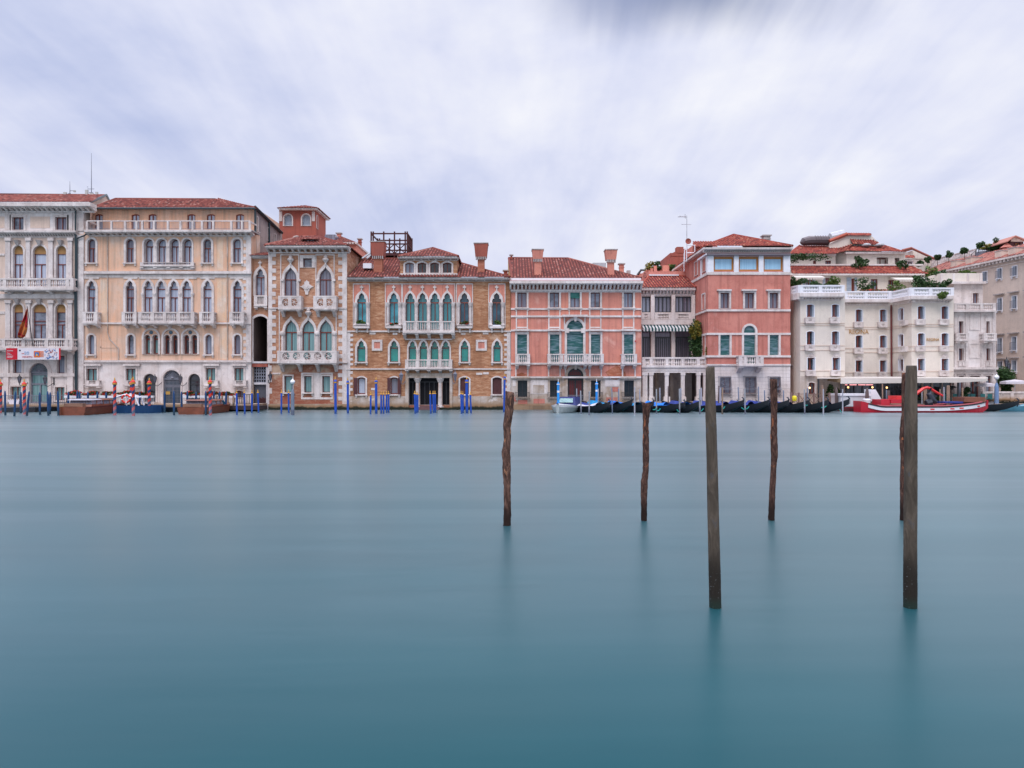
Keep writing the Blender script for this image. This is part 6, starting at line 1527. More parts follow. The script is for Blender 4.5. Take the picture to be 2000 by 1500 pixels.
# hotel plants
for i, (x, y, rx, rz, d, mt, lb) in enumerate(((1570, 507, 2.6, .75, 79.8, LEAF, 'wide dark hedge on the upper left hotel terrace'), (1677, 511, 1.1, .7, 79.8, LEAF, 'dark green bush on the upper middle hotel terrace'), (1688, 513, .7, .5, 79.8, LEAF, 'small dark bush right beside the middle bush of the upper terrace'), (1763, 517, .8, .6, 79.8, LEAF, 'dark bush at the right end of the upper hotel terrace'),
    (1546, 552, .5, .7, 72, LEAF, 'dark bush at the far left corner of the lower hotel terrace'), (1566, 550, 1.0, .55, 71.5, LEAF, 'round dark bush on the left lower hotel terrace'), (1597, 553, .8, .3, 71.5, LEAF, 'low dark bush in the middle of the left lower terrace'), (1633, 550, .75, .7, 71.5, LEAF_L, 'loose light green shrub at the right of the left lower terrace'), (1619, 554, .6, .2, 71.5, LEAF_L, 'low light green plant beside the loose shrub on the left lower terrace'),
    (1690, 559, 1.25, .9, 76.2, LEAF, 'large rounded dark bush on the recessed middle hotel terrace'), (1750, 559, .8, .7, 75.8, LEAF_L, 'light green bush at the right of the recessed middle terrace'), (1786, 552, 1.0, .75, 73.2, LEAF, 'dark shrub at the left of the right hotel terrace'), (1813, 553, 1.6, .75, 72.8, LEAF, 'broad dark hedge in the middle of the right hotel terrace'), (1844, 556, .85, .55, 72.8, LEAF, 'dark shrub at the right end of the right hotel terrace'), (1816, 529, .85, .9, 80, LEAF_L, 'light green shrub beside the right end of the hotel roof'), (1838, 532, .8, .5, 76, LEAF, 'low dark bush on the attic parapet of the white palace'), (1884, 533, 1.1, .3, 76, LEAF_L, 'low light bush on the attic parapet right part'),
    (1835, 577, .8, .45, 70.6, LEAF_L, 'green plant trailing over the right hotel balustrade'), (1551, 571, .5, .5, 71, LEAF, 'plant trailing over the left corner balustrade of the hotel'))):
    foliage('bush', ray(x, y, d), (rx, .5, rz), int(170 * rx * max(rz, .5)) + 120, .12, mt, lb, 'bush', 'plants on the hotel terraces', seed=i)
foliage('flower_row', ray(1722, 567, 75.3), (2.6, .2, .12), 260, .07, LEAF_F, 'row of red flowers along the middle hotel balustrade', 'flowers')
for i, (pa, pb, n_) in enumerate(((ray(1566, 569, 70.9), ray(1647, 569, 70.9), 560), (ray(1653, 581, 75.6), ray(1739, 581, 75.6), 640), (ray(1784, 574, 72.4), ray(1860, 574, 72.4), 560))):
    foliage('terrace_planting', (pa + pb) / 2, ((pb.x - pa.x) / 2, .25, .42), n_, .12, LEAF, ('dark planting behind the left hotel balustrade', 'dark planting behind the recessed middle hotel balustrade', 'dark planting behind the right hotel balustrade')[i], 'plants', seed=60 + i)
# alley between tower house and hotel
Al, _ = block('ochre_alley_house', 'dark ochre house wall deep in the alley beside the hotel', 1540, 1556, 590, 78, 4, plaster('dark_ochre', (.20, .10, .045), (.14, .07, .035), None), [], ybot=812)
mb = MB(); mb.tube(ray(1552, 600, 74), ray(1552, 745, 74), .09); Al.part(mb, 'drainpipe', DRAIN)
lantern(1549.5, 718, Plane(0, 72), .5, 1, 'grey wall lantern in the alley left of the hotel', .6, IRON_G)

# ================================================================ small white palace right of the hotel
K = Building('carved_white_palace', 'narrow carved white stone palace right of the ivory hotel', 'palace', 1904, 72)
F = Plane(0, 72.0); FB_ = Plane(0, 75)
for x0, x1 in ((1872, 1880.8), (1925.5, 1932.5)): K.win(F, 'rect', x0, 627.5, x1, 651, sur=1.6, sill=0, mull=0, pane=P_DIM, rev=.35); K.win(F, 'rect', x0, 680.5, x1 + 1, 704, sur=2, sill=0, mull=0, pane=P_DIM, rev=.35)
for x0, x1, n in ((1872, 1882, 0), (1894, 1913, 1), (1925, 1936, 0)): K.win(F, 'rect', x0, 734, x1, 765 + 15, sur=1.4, sill=0, mull=n, pane=P_CURT if n == 0 else P_DARK, trans=(741,), rev=.3)
K.wall(F, [('wall', 1863.5, 605, 1945.5, 720, STONE_W), ('ground_floor_wall', 1863.5, 720, 1945.5, 812, STONE_W)], 7)
K.win(FB_, 'rect', 1899.5, 572.5, 1910.5, 595, sur=2, sill=0, pane=P_CURT)
K.wall(FB_, [('upper_wall', 1863, 552, 1919.5, 612, STONE_W)], 8)
K.band(FB_, 1837, 549.5, 1926, 554, .5, STONE_W, 'cornice'); K.band(FB_, 1838, 533.5, 1919, 549.5, .1, HOTEL, 'attic', -6)
for x in (1838, 1861, 1889, 1914): K.band(FB_, x, 534, x + 4, 549.5, .16, STONE_W, 'attic_pier')
K.band(F, 1862.5, 606, 1947, 609, .5, STONE, 'cornice')
q0, q1, z0, z1 = F.rect(1863.5, 592, 1945, 606, .3); K.rail(F, q0, q1, z0, z1, .1, .34, [q0 + (q1 - q0) * .32, q0 + (q1 - q0) * .66], 18, .14, 'bal', STONE)
for cx in (1876.5, 1929.5): lunF = F.rect(cx - 5.5, 615.5, cx + 5.5, 626.5); mb = MB(); mb.prism(F, outline('round', lunF[0], lunF[1], lunF[2], lunF[3], .38), -.02, .07); K.part(mb, 'lunette', STONE)
K.balcony(F, 1869, 1893.5, 650.5, 666, .8, 2.5, (), 5, (1873, 1889), 6); K.balcony(F, 1922.5, 1947.5, 650.5, 666, .8, 2.5, (), 5, (1927, 1943), 6)
for x0, x1 in ((1872, 1886), (1925.5, 1939)): q0, q1, z0, z1 = F.rect(x0, 706, x1, 716, .1); K.rail(F, q0, q1, z0, z1, .0, .14, (), 4, .08, 'bal', STONE)
K.band(F, 1862.5, 717, 1950, 721.5, .45, STONE, 'cornice'); K.band(F, 1863, 727, 1948, 730, .15, STONE)
for x in (1864, 1886, 1916, 1939.5): K.band(F, x, 609, x + 4.5, 717, .07, STONE, 'pilaster'); K.band(F, x, 730, x + 4.5, 790, .12, STONE, 'pilaster')
for y0, y1 in ((613, 645), (670, 700)):
    mb = MB(); u0, u1, z0, z1 = F.rect(1892.5, y0, 1914, y1); mb.prism(F, [(u0, z0), (u1, z0), (u1, z1), (u0, z1)], -.02, .05, 0, [[(u0 + .12, z0 + .12), (u1 - .12, z0 + .12), (u1 - .12, z1 - .12), (u0 + .12, z1 - .12)]]); K.part(mb, 'carved_panel', STONE)

# ================================================================ long beige palace receding to the right
W = Building('long_beige_palace', 'long beige palace with rows of tall windows running to the right edge', 'palace', 1990, 78)
FW = Plane(1780, 93, 2000, 76)
rows = [((1923.5, 531, 549), (1952.5, 524.5, 543.5), (1982, 520, 538.5)), ((1953, 583, 606), (1981.5, 578.5, 602)), ((1953, 661, 687), (1981, 658.5, 683.5)), ((1953.5, 706, 723.5), (1981, 704, 725))]
rows[0] += ((2013, 514, 533),); rows[1] += ((2012, 574, 598), (2045, 569, 594)); rows[2] += ((2012, 656, 681),); rows[3] += ((2012, 702, 724),); rows = [list(r) for r in rows]
for r in rows:
    x_, y_, yy_ = r[-1]
    for k in range(1, 5 if len(r) < 5 else 4): r.append((x_ + 38 * k, 750 - (750 - y_) * (1 + .045 * k), 750 - (750 - yy_) * (1 + .045 * k)))
for ri, r in enumerate(rows):
    for (x, y0, y1) in r:
        W.win(FW, 'rect', x - 4.2, y0, x + 4.2, y1, sur=1.8, d=.04, sill=1.2, mull=0, pane=P_DARK, sm=WHITE_W, rev=.3)
        a0, a1, z0, z1 = FW.rect(x - 4.2, y0, x + 4.2, y1); mb = MB(); mb.ub(FW, a0, a0 + .3, z0, z1, -.28, -.02); W.part(mb, 'shutter', LOUV_B)
        if ri < 3:
            mb = MB(); n = 8
            for k in range(n + 1): u = a0 - .1 + (a1 - a0 + .2) * k / n; mb.ub(FW, u - .012, u + .012, z0, z0 + .8, .2, .22)
            mb.ub(FW, a0 - .1, a1 + .1, z0 + .78, z0 + .82, .195, .225); W.part(mb, 'window_rail', IRON_G)
        if ri > 0: mb = MB(); zc = FW.uz(x, y0 - (7 if ri < 3 else 4))[1]; mb.ub(FW, a0 - .35, a1 + .35, zc, zc + .12, -.02, .3); W.part(mb, 'window_cornice', STONE_G)
zc = FW.uz(2000, 497)[1]; ua, ub2 = FW.uz(1785, 0)[0], FW.uz(2330, 0)[0]
mb = MB(); mb.prism(FW, [(ua, 0), (ub2, 0), (ub2, zc), (ua, zc)], 0, 0, 0, W.holes[id(FW)]); mb.ub(FW, ua, ub2, 0, zc - .1, -7, -.4); W.part(mb, 'wall', BEIGE)
mb = MB(); mb.ub(FW, ua, ub2, zc - .2, zc, -.3, .6); mb.ub(FW, ua, ub2, zc - .75, zc - .65, -.02, .1)
k = ua
while k < ub2: mb.ub(FW, k, k + .22, zc - .45, zc - .2, -.02, .45); k += .5
W.part(mb, 'cornice', STONE)
e0, e1 = FW.w(ua, zc + .02, .55), FW.w(ub2, zc + .02, .55); r0, r1 = FW.w(ua, zc + 2.1, -4.5), FW.w(ub2, zc + 2.1, -4.5)
W.roof([[e0, e1, r1, r0]], TILE_P)
for x, y in ((1856, 525), (1885, 519), (1942, 506), (1968, 500)):
    u, z = FW.uz(x, y); mb = MB(); mb.ub(FW, u, u + .9, zc, zc + .95, -1.9, -.05); W.part(mb, 'parapet_block', CREAM); mb = MB(); mb.ub(FW, u - .05, u + .95, zc + .95, zc + 1.03, -1.9, 0); W.part(mb, 'block_cap', STONE_G)
# roof terrace walkway with ball trees
u0_, u1_ = FW.uz(1800, 0, -4.6)[0], FW.uz(1905, 0, -4.6)[0]; z = zc + 2.0
W.rail(FW, u0_, u1_, z, z + .95, -4.8, -4.6, [u0_ + (u1_ - u0_) * k / 8 for k in range(1, 8)], 40, .1, 'bal', STONE)
mb = MB(); mb.ub(FW, u0_ - .2, u1_ + 14, z - .3, z, -10, -4.3); W.part(mb, 'terrace', STONE)
def balltree(x, y, r, d, label):
    c = ray(x, y, d); t = thing('ball_tree', c + Vector((0, 0, -1.7)), label, 'tree', 'ball-shaped trees on the palace roof terrace')
    mb = MB(); mb.tube(c + Vector((0, 0, -1.9)), c, .045, .03, 6); mb.build('trunk', BARK, t)
    foliage('crown', c, (r, r, r), 420, .11, LEAF, parent=t, seed=int(x)); return t
for i, (x, y, d) in enumerate(((1812.5, 506.5, 94), (1831, 503, 93), (1853, 497.5, 91), (1884, 489.5, 88))): balltree(x, y, .44, d, ('leftmost ball-shaped tree on the palace roof terrace', 'second ball-shaped tree from the left on the palace roof terrace', 'third ball-shaped tree from the left on the palace roof terrace', 'rightmost and highest ball-shaped tree on the palace roof terrace')[i])
for i, (x, y, r, rz, d, mt) in enumerate(((1917, 482, .5, .6, 88, LEAF), (1932, 484, 1.0, .45, 87, LEAF_A), (1945, 478, .75, .8, 86, LEAF), (1957, 480, .8, .5, 86, LEAF_L), (1796.5, 515, .5, .35, 92, LEAF))):
    foliage('terrace_shrub', ray(x, y, d), (r, .6, rz), 280, .12, mt, ('dark narrow shrub behind the roof railing of the beige palace', 'reddish autumn shrub row on the beige palace roof', 'tall dark shrub on the beige palace roof', 'light green shrub beside the roof cupola of the beige palace', 'low dark shrub left of the ball-shaped trees')[i], 'shrub', seed=i + 40)
t = thing('glass_roof_railing', FW.w(FW.uz(1905, 0, -4.6)[0], zc + 2, -4.6), 'thin metal railing climbing the beige palace roof', 'railing')
mb = MB()
for x, y in ((1897, 496), (1905, 490), (1911, 484), (1927, 489), (1940, 487)): mb.tube(ray(x, y + 10, 86.5), ray(x, y, 86.5), .04, n=4)
mb.path([ray(1897, 497, 86.5), ray(1911, 484.5, 86.5)], .03, 4); mb.path([ray(1911, 489, 86.5), ray(1945, 485, 86.5)], .03, 4); mb.build('rail', IRON, t)
mb = MB(); a, b = ray(1912, 491, 86.6), ray(1945, 488, 86.6); mb.hexa([a + Vector((0, 0, -.6)), b + Vector((0, 0, -.6)), b + Vector((0, .6, -.6)), a + Vector((0, .6, -.6)), a, b, b + Vector((0, .6, 0)), a + Vector((0, .6, 0))]); mb.build('trough', IRON_G, t)
dh, Fd = block('dormer_house', 'brown dormer house with tiled gable at the upper right edge', 1972, 1999, 470, 84, 4, WOOD_B, [], ybot=494, wins=((('rect', 1982, 475, 1992, 489, dict(sur=1, sill=0, pane=P_DKBLUE, fm=WOOD_O, sm=WOOD_B))),))
Fq = Plane(0, 83.3); mb = MB(); mb.prism(Fq, [Fq.uz(x, y) for x, y in ((1967, 471), (1984, 459.5), (2006, 468), (2006, 470), (1984, 461.5), (1967, 473))], -3.5, 0); dh.part(mb, 'roof', TILE_P)
mb = MB(); FQ = Plane(0, 83.8); mb.prism(FQ, [FQ.uz(x, y) for x, y in ((1974, 472), (1974, 468.5), (1984, 462), (1997, 467.5), (1997, 472))], 0, .1); dh.part(mb, 'gable', CREAM)
mb = MB(); q = ray(1966, 483, 84); mb.path_z([(q + Vector((0, 0, z)), r) for z, r in ((-1.2, .5), (-.1, .45), (-.05, .7), (.1, .5), (.45, .15), (.5, .02))], 10, 0); dh.part(mb, 'cupola', TILE_P if False else PINK_T)
# gabled house seen between hotel and roof terrace
gh, Fg = block('far_gabled_house', 'pale gabled house with dark roof edge right of the hotel penthouse', 1781, 1826, 504, 96, 5, HOTEL, [], ybot=540, wins=((('rect', 1772, 511, 1782, 524)),))
mb = MB(); Fg2 = Plane(0, 95.9); mb.prism(Fg2, [Fg2.uz(x, y) for x, y in ((1783, 505), (1783, 489), (1826, 506))], -4, 0); gh.part(mb, 'gable', HOTEL); mb = MB(); mb.path([ray(1762, 489, 95), ray(1779, 484.5, 95), ray(1826, 506, 95)], .16, 5); mb.poly([ray(1762, 489, 95), ray(1779, 484.5, 95), ray(1783, 488, 99), ray(1768, 492, 99)]); gh.part(mb, 'roof', TILE)
gh2, _ = block('far_brick_house', 'small salmon brick house with pale window under the far gable', 1768, 1784, 508, 90, 3, PINK, [[ray(1766, 503.5, 89.5), ray(1786, 503.5, 89.5), ray(1784, 499, 92), ray(1766, 499, 92)]], ybot=540, wins=((('rect', 1772, 511.5, 1782, 524, dict(sur=1, sill=0, pane=P_CURT2, sm=WHITE_W))),), eave=True, rm=TILE_R)
# row continuing out of frame on both sides
# ================================================================ mooring poles
ORD = ['first', 'second', 'third', 'fourth', 'fifth', 'sixth', 'seventh', 'eighth', 'ninth', 'tenth', 'eleventh', 'twelfth', 'thirteenth', 'fourteenth', 'fifteenth', 'sixteenth', 'seventeenth', 'eighteenth', 'nineteenth', 'twentieth', 'twenty-first', 'twenty-second', 'twenty-third', 'twenty-fourth', 'twenty-fifth']
def polewood(name, c, wet, zw=.45, rough=.6):
    m, t, b = new_mat(name); setp(b, rough, .35)
    v = objvec(t); s = t.nodes.new('ShaderNodeSeparateXYZ'); t.links.new(v, s.inputs[0])
    n = noise_node(t, map_node(t, v, (6, 6, 1.2)), 1.0, 5, .6)
    col = ramp_node(t, n, [(.3, mul(c, .75)), (.7, mul(c, 1.2))])
    z = math_node(t, 'ADD', s.outputs[2], math_node(t, 'MULTIPLY', n, .35))
    t.links.new(mix_node(t, smooth(t, z, zw + .25, zw), col, wet), b.inputs['Base Color'])
    return m
NAVY = polewood('navy_pole_paint', (.012, .055, .155), (.015, .045, .075))
ROYAL = polewood('royal_pole_paint', (.012, .075, .42), (.02, .07, .25), .3)
AZURE = polewood('azure_pole_paint', (.02, .27, .70), (.10, .30, .55), .3)
GREYB = polewood('grey_blue_pole', (.17, .21, .28), (.10, .12, .17), .5)
GREYL = polewood('pale_grey_pole', (.30, .31, .34), (.12, .13, .17), .5)
TANP = polewood('tan_timber_pole', (.30, .20, .14), (.12, .09, .07), .6)
DKP = polewood('dark_timber_pole', (.12, .085, .08), (.05, .045, .05), .6)
GOLDP = plain('gold_paint', (.62, .33, .06), .35, .5, .4)
REDP = plain('pole_red', (.62, .035, .02), .5, .4)
m, t_, b_ = new_mat('red_navy_spiral'); setp(b_, .5, .35)
s_ = t_.nodes.new('ShaderNodeSeparateXYZ'); t_.links.new(objvec(t_), s_.inputs[0])
ang = math_node(t_, 'DIVIDE', math_node(t_, 'ARCTAN2', s_.outputs[1], s_.outputs[0]), 2 * math.pi)
fr = math_node(t_, 'FRACT', math_node(t_, 'ADD', math_node(t_, 'DIVIDE', s_.outputs[2], .52), math_node(t_, 'MULTIPLY', ang, -1.0)))
spc = mix_node(t_, math_node(t_, 'GREATER_THAN', fr, .5), (.62, .04, .02), (.012, .045, .13))
t_.links.new(mix_node(t_, math_node(t_, 'MULTIPLY', smooth(t_, s_.outputs[2], 1.5, .3), .45), spc, (.20, .22, .26)), b_.inputs['Base Color'])
SPIRAL = m
def pole(kind, xt, yt, xb, yb, w, label, group, mat=None):
    depth = 3500 / (yb - 750); base = ray(xb, yb, depth); top = ray(xt, yt, depth); r = w / 2 / 1400 * depth
    h = top.z; lean = Vector((top.x - base.x, 0, h))
    t = thing('mooring_pole', (base.x, base.y, 0), label, 'mooring pole', group)
    q = lean.normalized()
    t.rotation_euler = (0, math.atan2(lean.x, h), 0)
    L_ = lean.length
    mb = MB(); P0 = Vector(base)
    def lz(prof, n, nm, mt, sm=True):
        mb = MB(); mb.path_z([(Vector((0, 0, z)), rr) for z, rr in prof], n, 0); return mb.build(nm, mt, t, sm, Vector((0, 0, 0)))
    def build_local(prof, n, nm, mt):
        mb = MB(); mb.path_z([(P0 + Vector((0, 0, z)), rr) for z, rr in prof], n, 0); return mb.build(nm, mt, t, False)
    if kind == 'navy': build_local([(-.6, r), (L_ * .5, r * .98), (L_ - .25, r * .95), (L_ - .06, r * .6), (L_, r * .25)], 10, 'shaft', mat or NAVY)
    elif kind == 'plain': build_local([(-.6, r), (L_ * .5, r * .97), (L_ - .04, r * .9), (L_, r * .7)], 8, 'shaft', mat or GREYB)
    elif kind == 'round': build_local([(-.6, r), (L_ * .6, r), (L_ - .4, r * .95), (L_ - .15, r * .7), (L_, r * .3)], 12, 'shaft', mat or DKP)
    elif kind == 'spiral':
        k = L_ - .52
        build_local([(-.6, r), (k - .08, r * .95)], 14, 'shaft', SPIRAL); build_local([(k - .08, r * 1.0), (k - .04, r * 1.55), (k + .05, r * 1.55), (k + .07, r * 1.2)], 12, 'gold_collar', GOLDP)
        build_local([(k + .07, r * 1.45), (k + .14, r * 1.3), (k + .24, r * .7), (k + .28, r * .4)], 12, 'red_cap', REDP); build_local([(k + .28, r * .3), (k + .34, r * .45), (k + .44, r * .35), (L_, r * .12)], 8, 'finial', GOLDP)
    elif kind == 'royal':
        k = L_ - .30
        build_local([(-.6, r), (k, r * .97)], 12, 'shaft', ROYAL); build_local([(k, r * 1.05), (k + .02, r * 1.25), (k + .07, r * 1.2), (k + .1, r * .8)], 10, 'gold_collar', GOLDP); build_local([(k + .1, r * .3), (k + .16, r * .55), (k + .24, r * .4), (L_, r * .1)], 8, 'finial', GOLDP)
    elif kind == 'bigroyal':
        k = L_ - .55
        build_local([(-.6, r), (k - .02, r * .97)], 12, 'shaft', ROYAL); build_local([(k - .02, r * 1.05), (k, r * 1.35), (k + .08, r * 1.35), (k + .1, r)], 12, 'gold_collar', GOLDP); build_local([(k + .1, r * 1.3), (k + .2, r * 1.2), (k + .26, r * .6)], 12, 'blue_cap', ROYAL); build_local([(k + .26, r * .35), (k + .34, r * .5), (k + .44, r * .3), (L_, r * .1)], 8, 'finial', GOLDP)
        build_local([(.1, r * .05), (.1, r * .05)], 4, 'x', ROYAL) if False else None
    elif kind == 'azure':
        k = L_ - .5
        build_local([(-.6, r), (k, r * .97)], 12, 'shaft', AZURE); build_local([(k - .7, r * 1.02), (k - .52, r * 1.02)], 12, 'white_band', WHITE_W); build_local([(k, r * 1.35), (k + .05, r * 1.35), (k + .06, r)], 12, 'white_collar', WHITE_W); build_local([(k + .06, r * 1.1), (k + .22, r * .4)], 12, 'cap', AZURE); build_local([(k + .22, r * .3), (L_, r * .2)], 8, 'finial', WHITE_W)
    return t
g = 'dark blue mooring poles before the two left palaces'
navy = [(9.7, 763, 10.5, 811), (30.5, 764, 28, 813), (40.8, 765, 40.5, 807), (57, 764, 52.5, 812), (77.5, 766, 78, 810), (93, 764, 94.5, 812), (98, 766, 97.5, 809), (113, 763.5, 114, 811.5), (133.8, 764.5, 132.8, 803), (151, 763, 151, 804), (155.7, 765, 155.5, 803), (171.8, 765, 171.8, 804), (190.5, 765, 189.5, 804), (207.5, 765.5, 207.5, 804), (272.8, 766, 272.5, 804), (321.5, 765, 321.5, 806), (339.5, 763.5, 340, 811), (354.5, 764.5, 355, 804), (366, 764, 366, 803), (383, 765, 383, 803), (402, 763.5, 402, 811), (418, 763, 417, 804), (428.7, 764, 428.5, 804), (442, 764.5, 440.5, 805)]
for i, (a, b, c, d) in enumerate(navy): pole('navy', a, b, c, d, 4.0, ORD[i] + ' dark blue pole counted from the left edge, before the left palaces', g)
g = 'red and navy spiral striped poles'
for i, (a, b, c, d) in enumerate([(.6, 740, .4, 807), (47, 740, 48, 809.5), (224, 737, 224.2, 811), (257, 739, 256.5, 805), (260, 735.5, 260.5, 812), (291.5, 738, 291.5, 805), (410, 735.5, 411, 811)]):
    pole('spiral', a, b, c, d, 5.8, ('spiral striped red pole cut by the left picture edge', 'spiral striped red pole left of the white palace portal', 'spiral striped red pole standing before the wooden water taxi', 'spiral striped red pole just behind and left of its twin', 'spiral striped red pole at the lifebuoy, in front of its twin', 'shorter spiral striped red pole before the left side door of the ochre palace', 'rightmost spiral striped red pole beside the second water taxi')[i], g)
g = 'slim bright blue poles'
for i, (a, b, c, d) in enumerate([(461.8, 761, 462.8, 810), (477, 761, 478.2, 809), (492, 761.5, 492, 806.5), (503.5, 761, 505, 806), (549.7, 761, 549.5, 808), (563.5, 761, 564, 806.5)]):
    pole('royal', a, b, c, d, 3.3, ('slim bright blue pole, leftmost of four by the alley jetty', 'slim bright blue pole, second of four by the alley jetty', 'slim bright blue pole at the left of the alley gate', 'slim bright blue pole in front of the alley gate', 'slim bright blue pole, left one before the quoined brick house', 'slim bright blue pole directly left of the globe lamp post')[i], g)
g = 'tall royal blue poles with gold tops'
for i, (a, b, c, d, w) in enumerate([(654.8, 735, 655.5, 808, 5), (679.2, 737, 679.5, 807, 4.3), (734.5, 736, 734.8, 808, 5), (911.6, 735, 912, 807, 5.6), (985.8, 729, 984.5, 805, 4.2)]):
    pole('bigroyal', a, b, c, d, w, ('tall gold-topped blue pole under the right corner of the pierced balcony', 'tall gold-topped blue pole where the two brick palaces meet', 'tall gold-topped blue pole left of the shuttered window of the tawny palace', 'tall gold-topped blue pole in the cluster right of the water gate', 'tall gold-topped blue pole beside the twisted bark post')[i], g)
g = 'short royal blue poles with gold tips'
for i, (a, b, c, d, lb) in enumerate([(724.3, 765, 723.7, 809, 'short gold-tipped blue pole left of the tall one, tawny palace'), (744.3, 764, 744.5, 808, 'leftmost of four short blue poles by the second shuttered window'), (749, 764, 749.3, 808, 'second of four short blue poles by the second shuttered window'), (755, 764, 755, 806, 'third of four short blue poles by the second shuttered window'), (759, 763.5, 759, 806, 'rightmost of four short blue poles by the second shuttered window'),
    (809.7, 763, 811, 808, 'left pole of the cluster before the left water gate column'), (812.7, 764, 813.3, 806.8, 'middle pole of the cluster before the left water gate column'), (815.6, 764.5, 816, 806, 'right pole of the cluster before the left water gate column'), (840, 763, 841.5, 808, 'left pole of three before the centre of the water gate'), (845.8, 763, 847, 806.5, 'middle pole of three before the centre of the water gate'), (849.5, 763, 850.5, 806, 'right pole of three before the centre of the water gate'),
    (900.3, 763, 901.5, 808, 'left short blue pole of the cluster right of the water gate'), (904, 764, 904.6, 807, 'short blue pole next to the leftmost in the cluster right of the water gate'), (918.5, 764.5, 920, 807.5, 'short blue pole right of the tall pole near the closed shutters')]): pole('royal', a, b, c, d, 3.5, lb, g)
g = 'azure poles with a white band'
pole('azure', 1090.3, 740, 1090.4, 806, 5, 'azure pole with white band left of the covered motorboat', g); pole('azure', 1165.3, 740, 1165.5, 802, 5, 'azure pole with white band behind the white covered gondola', g)
g = 'thin grey poles between the gondolas'
greys = [(1126.3, 759, 1126.5, 803, 2.5, 0), (1134, 763, 1135, 808, 2.8, 0), (1151.2, 764, 1150.5, 811, 2.8, 0), (1168.5, 759, 1168, 803, 2.2, 0), (1195, 758, 1196, 808, 2.3, 1), (1208, 759, 1209, 803, 2.2, 1), (1239.5, 756, 1239.5, 810.5, 2.8, 2), (1249.5, 760, 1250, 803, 2.5, 0), (1265.6, 760, 1266, 803, 2.0, 3), (1282, 760, 1282.3, 808, 2.8, 0), (1288.8, 757.5, 1289, 803, 2.8, 0), (1305, 754, 1305, 803, 2.2, 3), (1326.8, 759, 1327.5, 809, 2.6, 0), (1329.8, 757.5, 1330, 803.5, 3, 0), (1366.3, 760, 1367, 809, 3, 0), (1369.6, 757.3, 1369.5, 803.5, 3, 2),
    (1404, 753.5, 1403, 803, 2.8, 3), (1406.6, 757, 1406, 803.5, 3, 2), (1411.3, 757, 1410.5, 809, 3, 4), (1441.8, 756, 1443.8, 804, 2.3, 1), (1454.7, 759.5, 1455.5, 809, 2.6, 0), (1481.5, 755, 1481.5, 804, 2.3, 1), (1493, 762, 1494.3, 804, 2.3, 1), (1530, 762, 1531.2, 804, 2.4, 1)]
near = 'the motorboat|the motorboat bow|the white covered gondola|the azure pole|the blue covered gondola|the salmon palace corner window|the short barky post|the salmon palace right corner|the portico left columns|the bright blue gondola cover|the portico second column|the portico third column|the portico middle doorway, front one|the portico middle doorway, rear one|the portico right end, front one|the portico right end, rear one|the thick leaning post, darkest|the thick leaning post, palest|the thick leaning post, pinkish one|the left grilled window|the middle grilled window|the right of the middle grille|the slim barky post, left side|the slim barky post, right side'.split('|')
MT = [GREYL, GREYB, plain('bleached_pole', (.36, .36, .41)), DKP, TANP]
for i, (a, b, c, d, w, k) in enumerate(greys): pole('plain', a, b, c, d, w, ('thin %s pole near ' % ('grey', 'slate blue', 'bleached', 'dark', 'tan')[k]) + near[i], g, MT[k])
g = 'timber poles before the hotel'
for i, (a, b, c, d, w, k, kind) in enumerate([(1571, 760, 1571.8, 809, 2.8, 0, 'plain'), (1576.8, 758, 1576.5, 803, 2.4, 1, 'plain'), (1606, 753, 1607, 804, 4.5, 4, 'plain'), (1608, 760, 1608.2, 809, 2.6, 2, 'plain'), (1633.5, 757, 1634, 803, 6, 3, 'round'), (1645.7, 760, 1646, 809, 2.6, 2, 'plain'), (1693.5, 758, 1693, 804, 6.8, 3, 'round'), (1723.5, 750, 1724, 803, 2.6, 4, 'plain'), (1731, 761, 1732, 803, 2.2, 1, 'plain'), (1734.5, 763, 1735, 802.5, 8, 3, 'plain'), (1800.5, 762, 1801, 803, 2.6, 0, 'plain'), (1807, 756, 1808, 804, 6.4, 4, 'plain'), (1836, 760, 1836, 803, 2.4, 4, 'plain'), (1843.5, 756, 1844, 803, 2.6, 2, 'plain'), (1852, 753, 1852, 804, 6.2, 4, 'plain'), (1879.8, 757.5, 1880, 803.5, 3.2, 4, 'plain')]):
    pole(kind, a, b, c, d, w, ('front pale grey pole before the arched hotel doorway', 'slate blue pole right before the arched hotel doorway', 'thick tan post under the left end of the awning', 'bleached thin pole overlapping the thick tan post', 'rounded brown post right of the wooden jetty railing', 'bleached pole before the left side of the white workboat', 'rounded dark post behind the stern of the red barge', 'slender tan pole behind the red barge cabin', 'thin slate pole beside the broad brown stump', 'broad brown stump behind the red barge cabin', 'thin grey pole under the red crane arm', 'thick tan post under the bend of the red crane arm', 'thin tan pole under the tip of the crane arm', 'bleached thin pole right of the crane tip', 'thick tan post right of the crane before the carved palace', 'slim tan pole before the brown crate of the barge')[i], g, MT[k], )
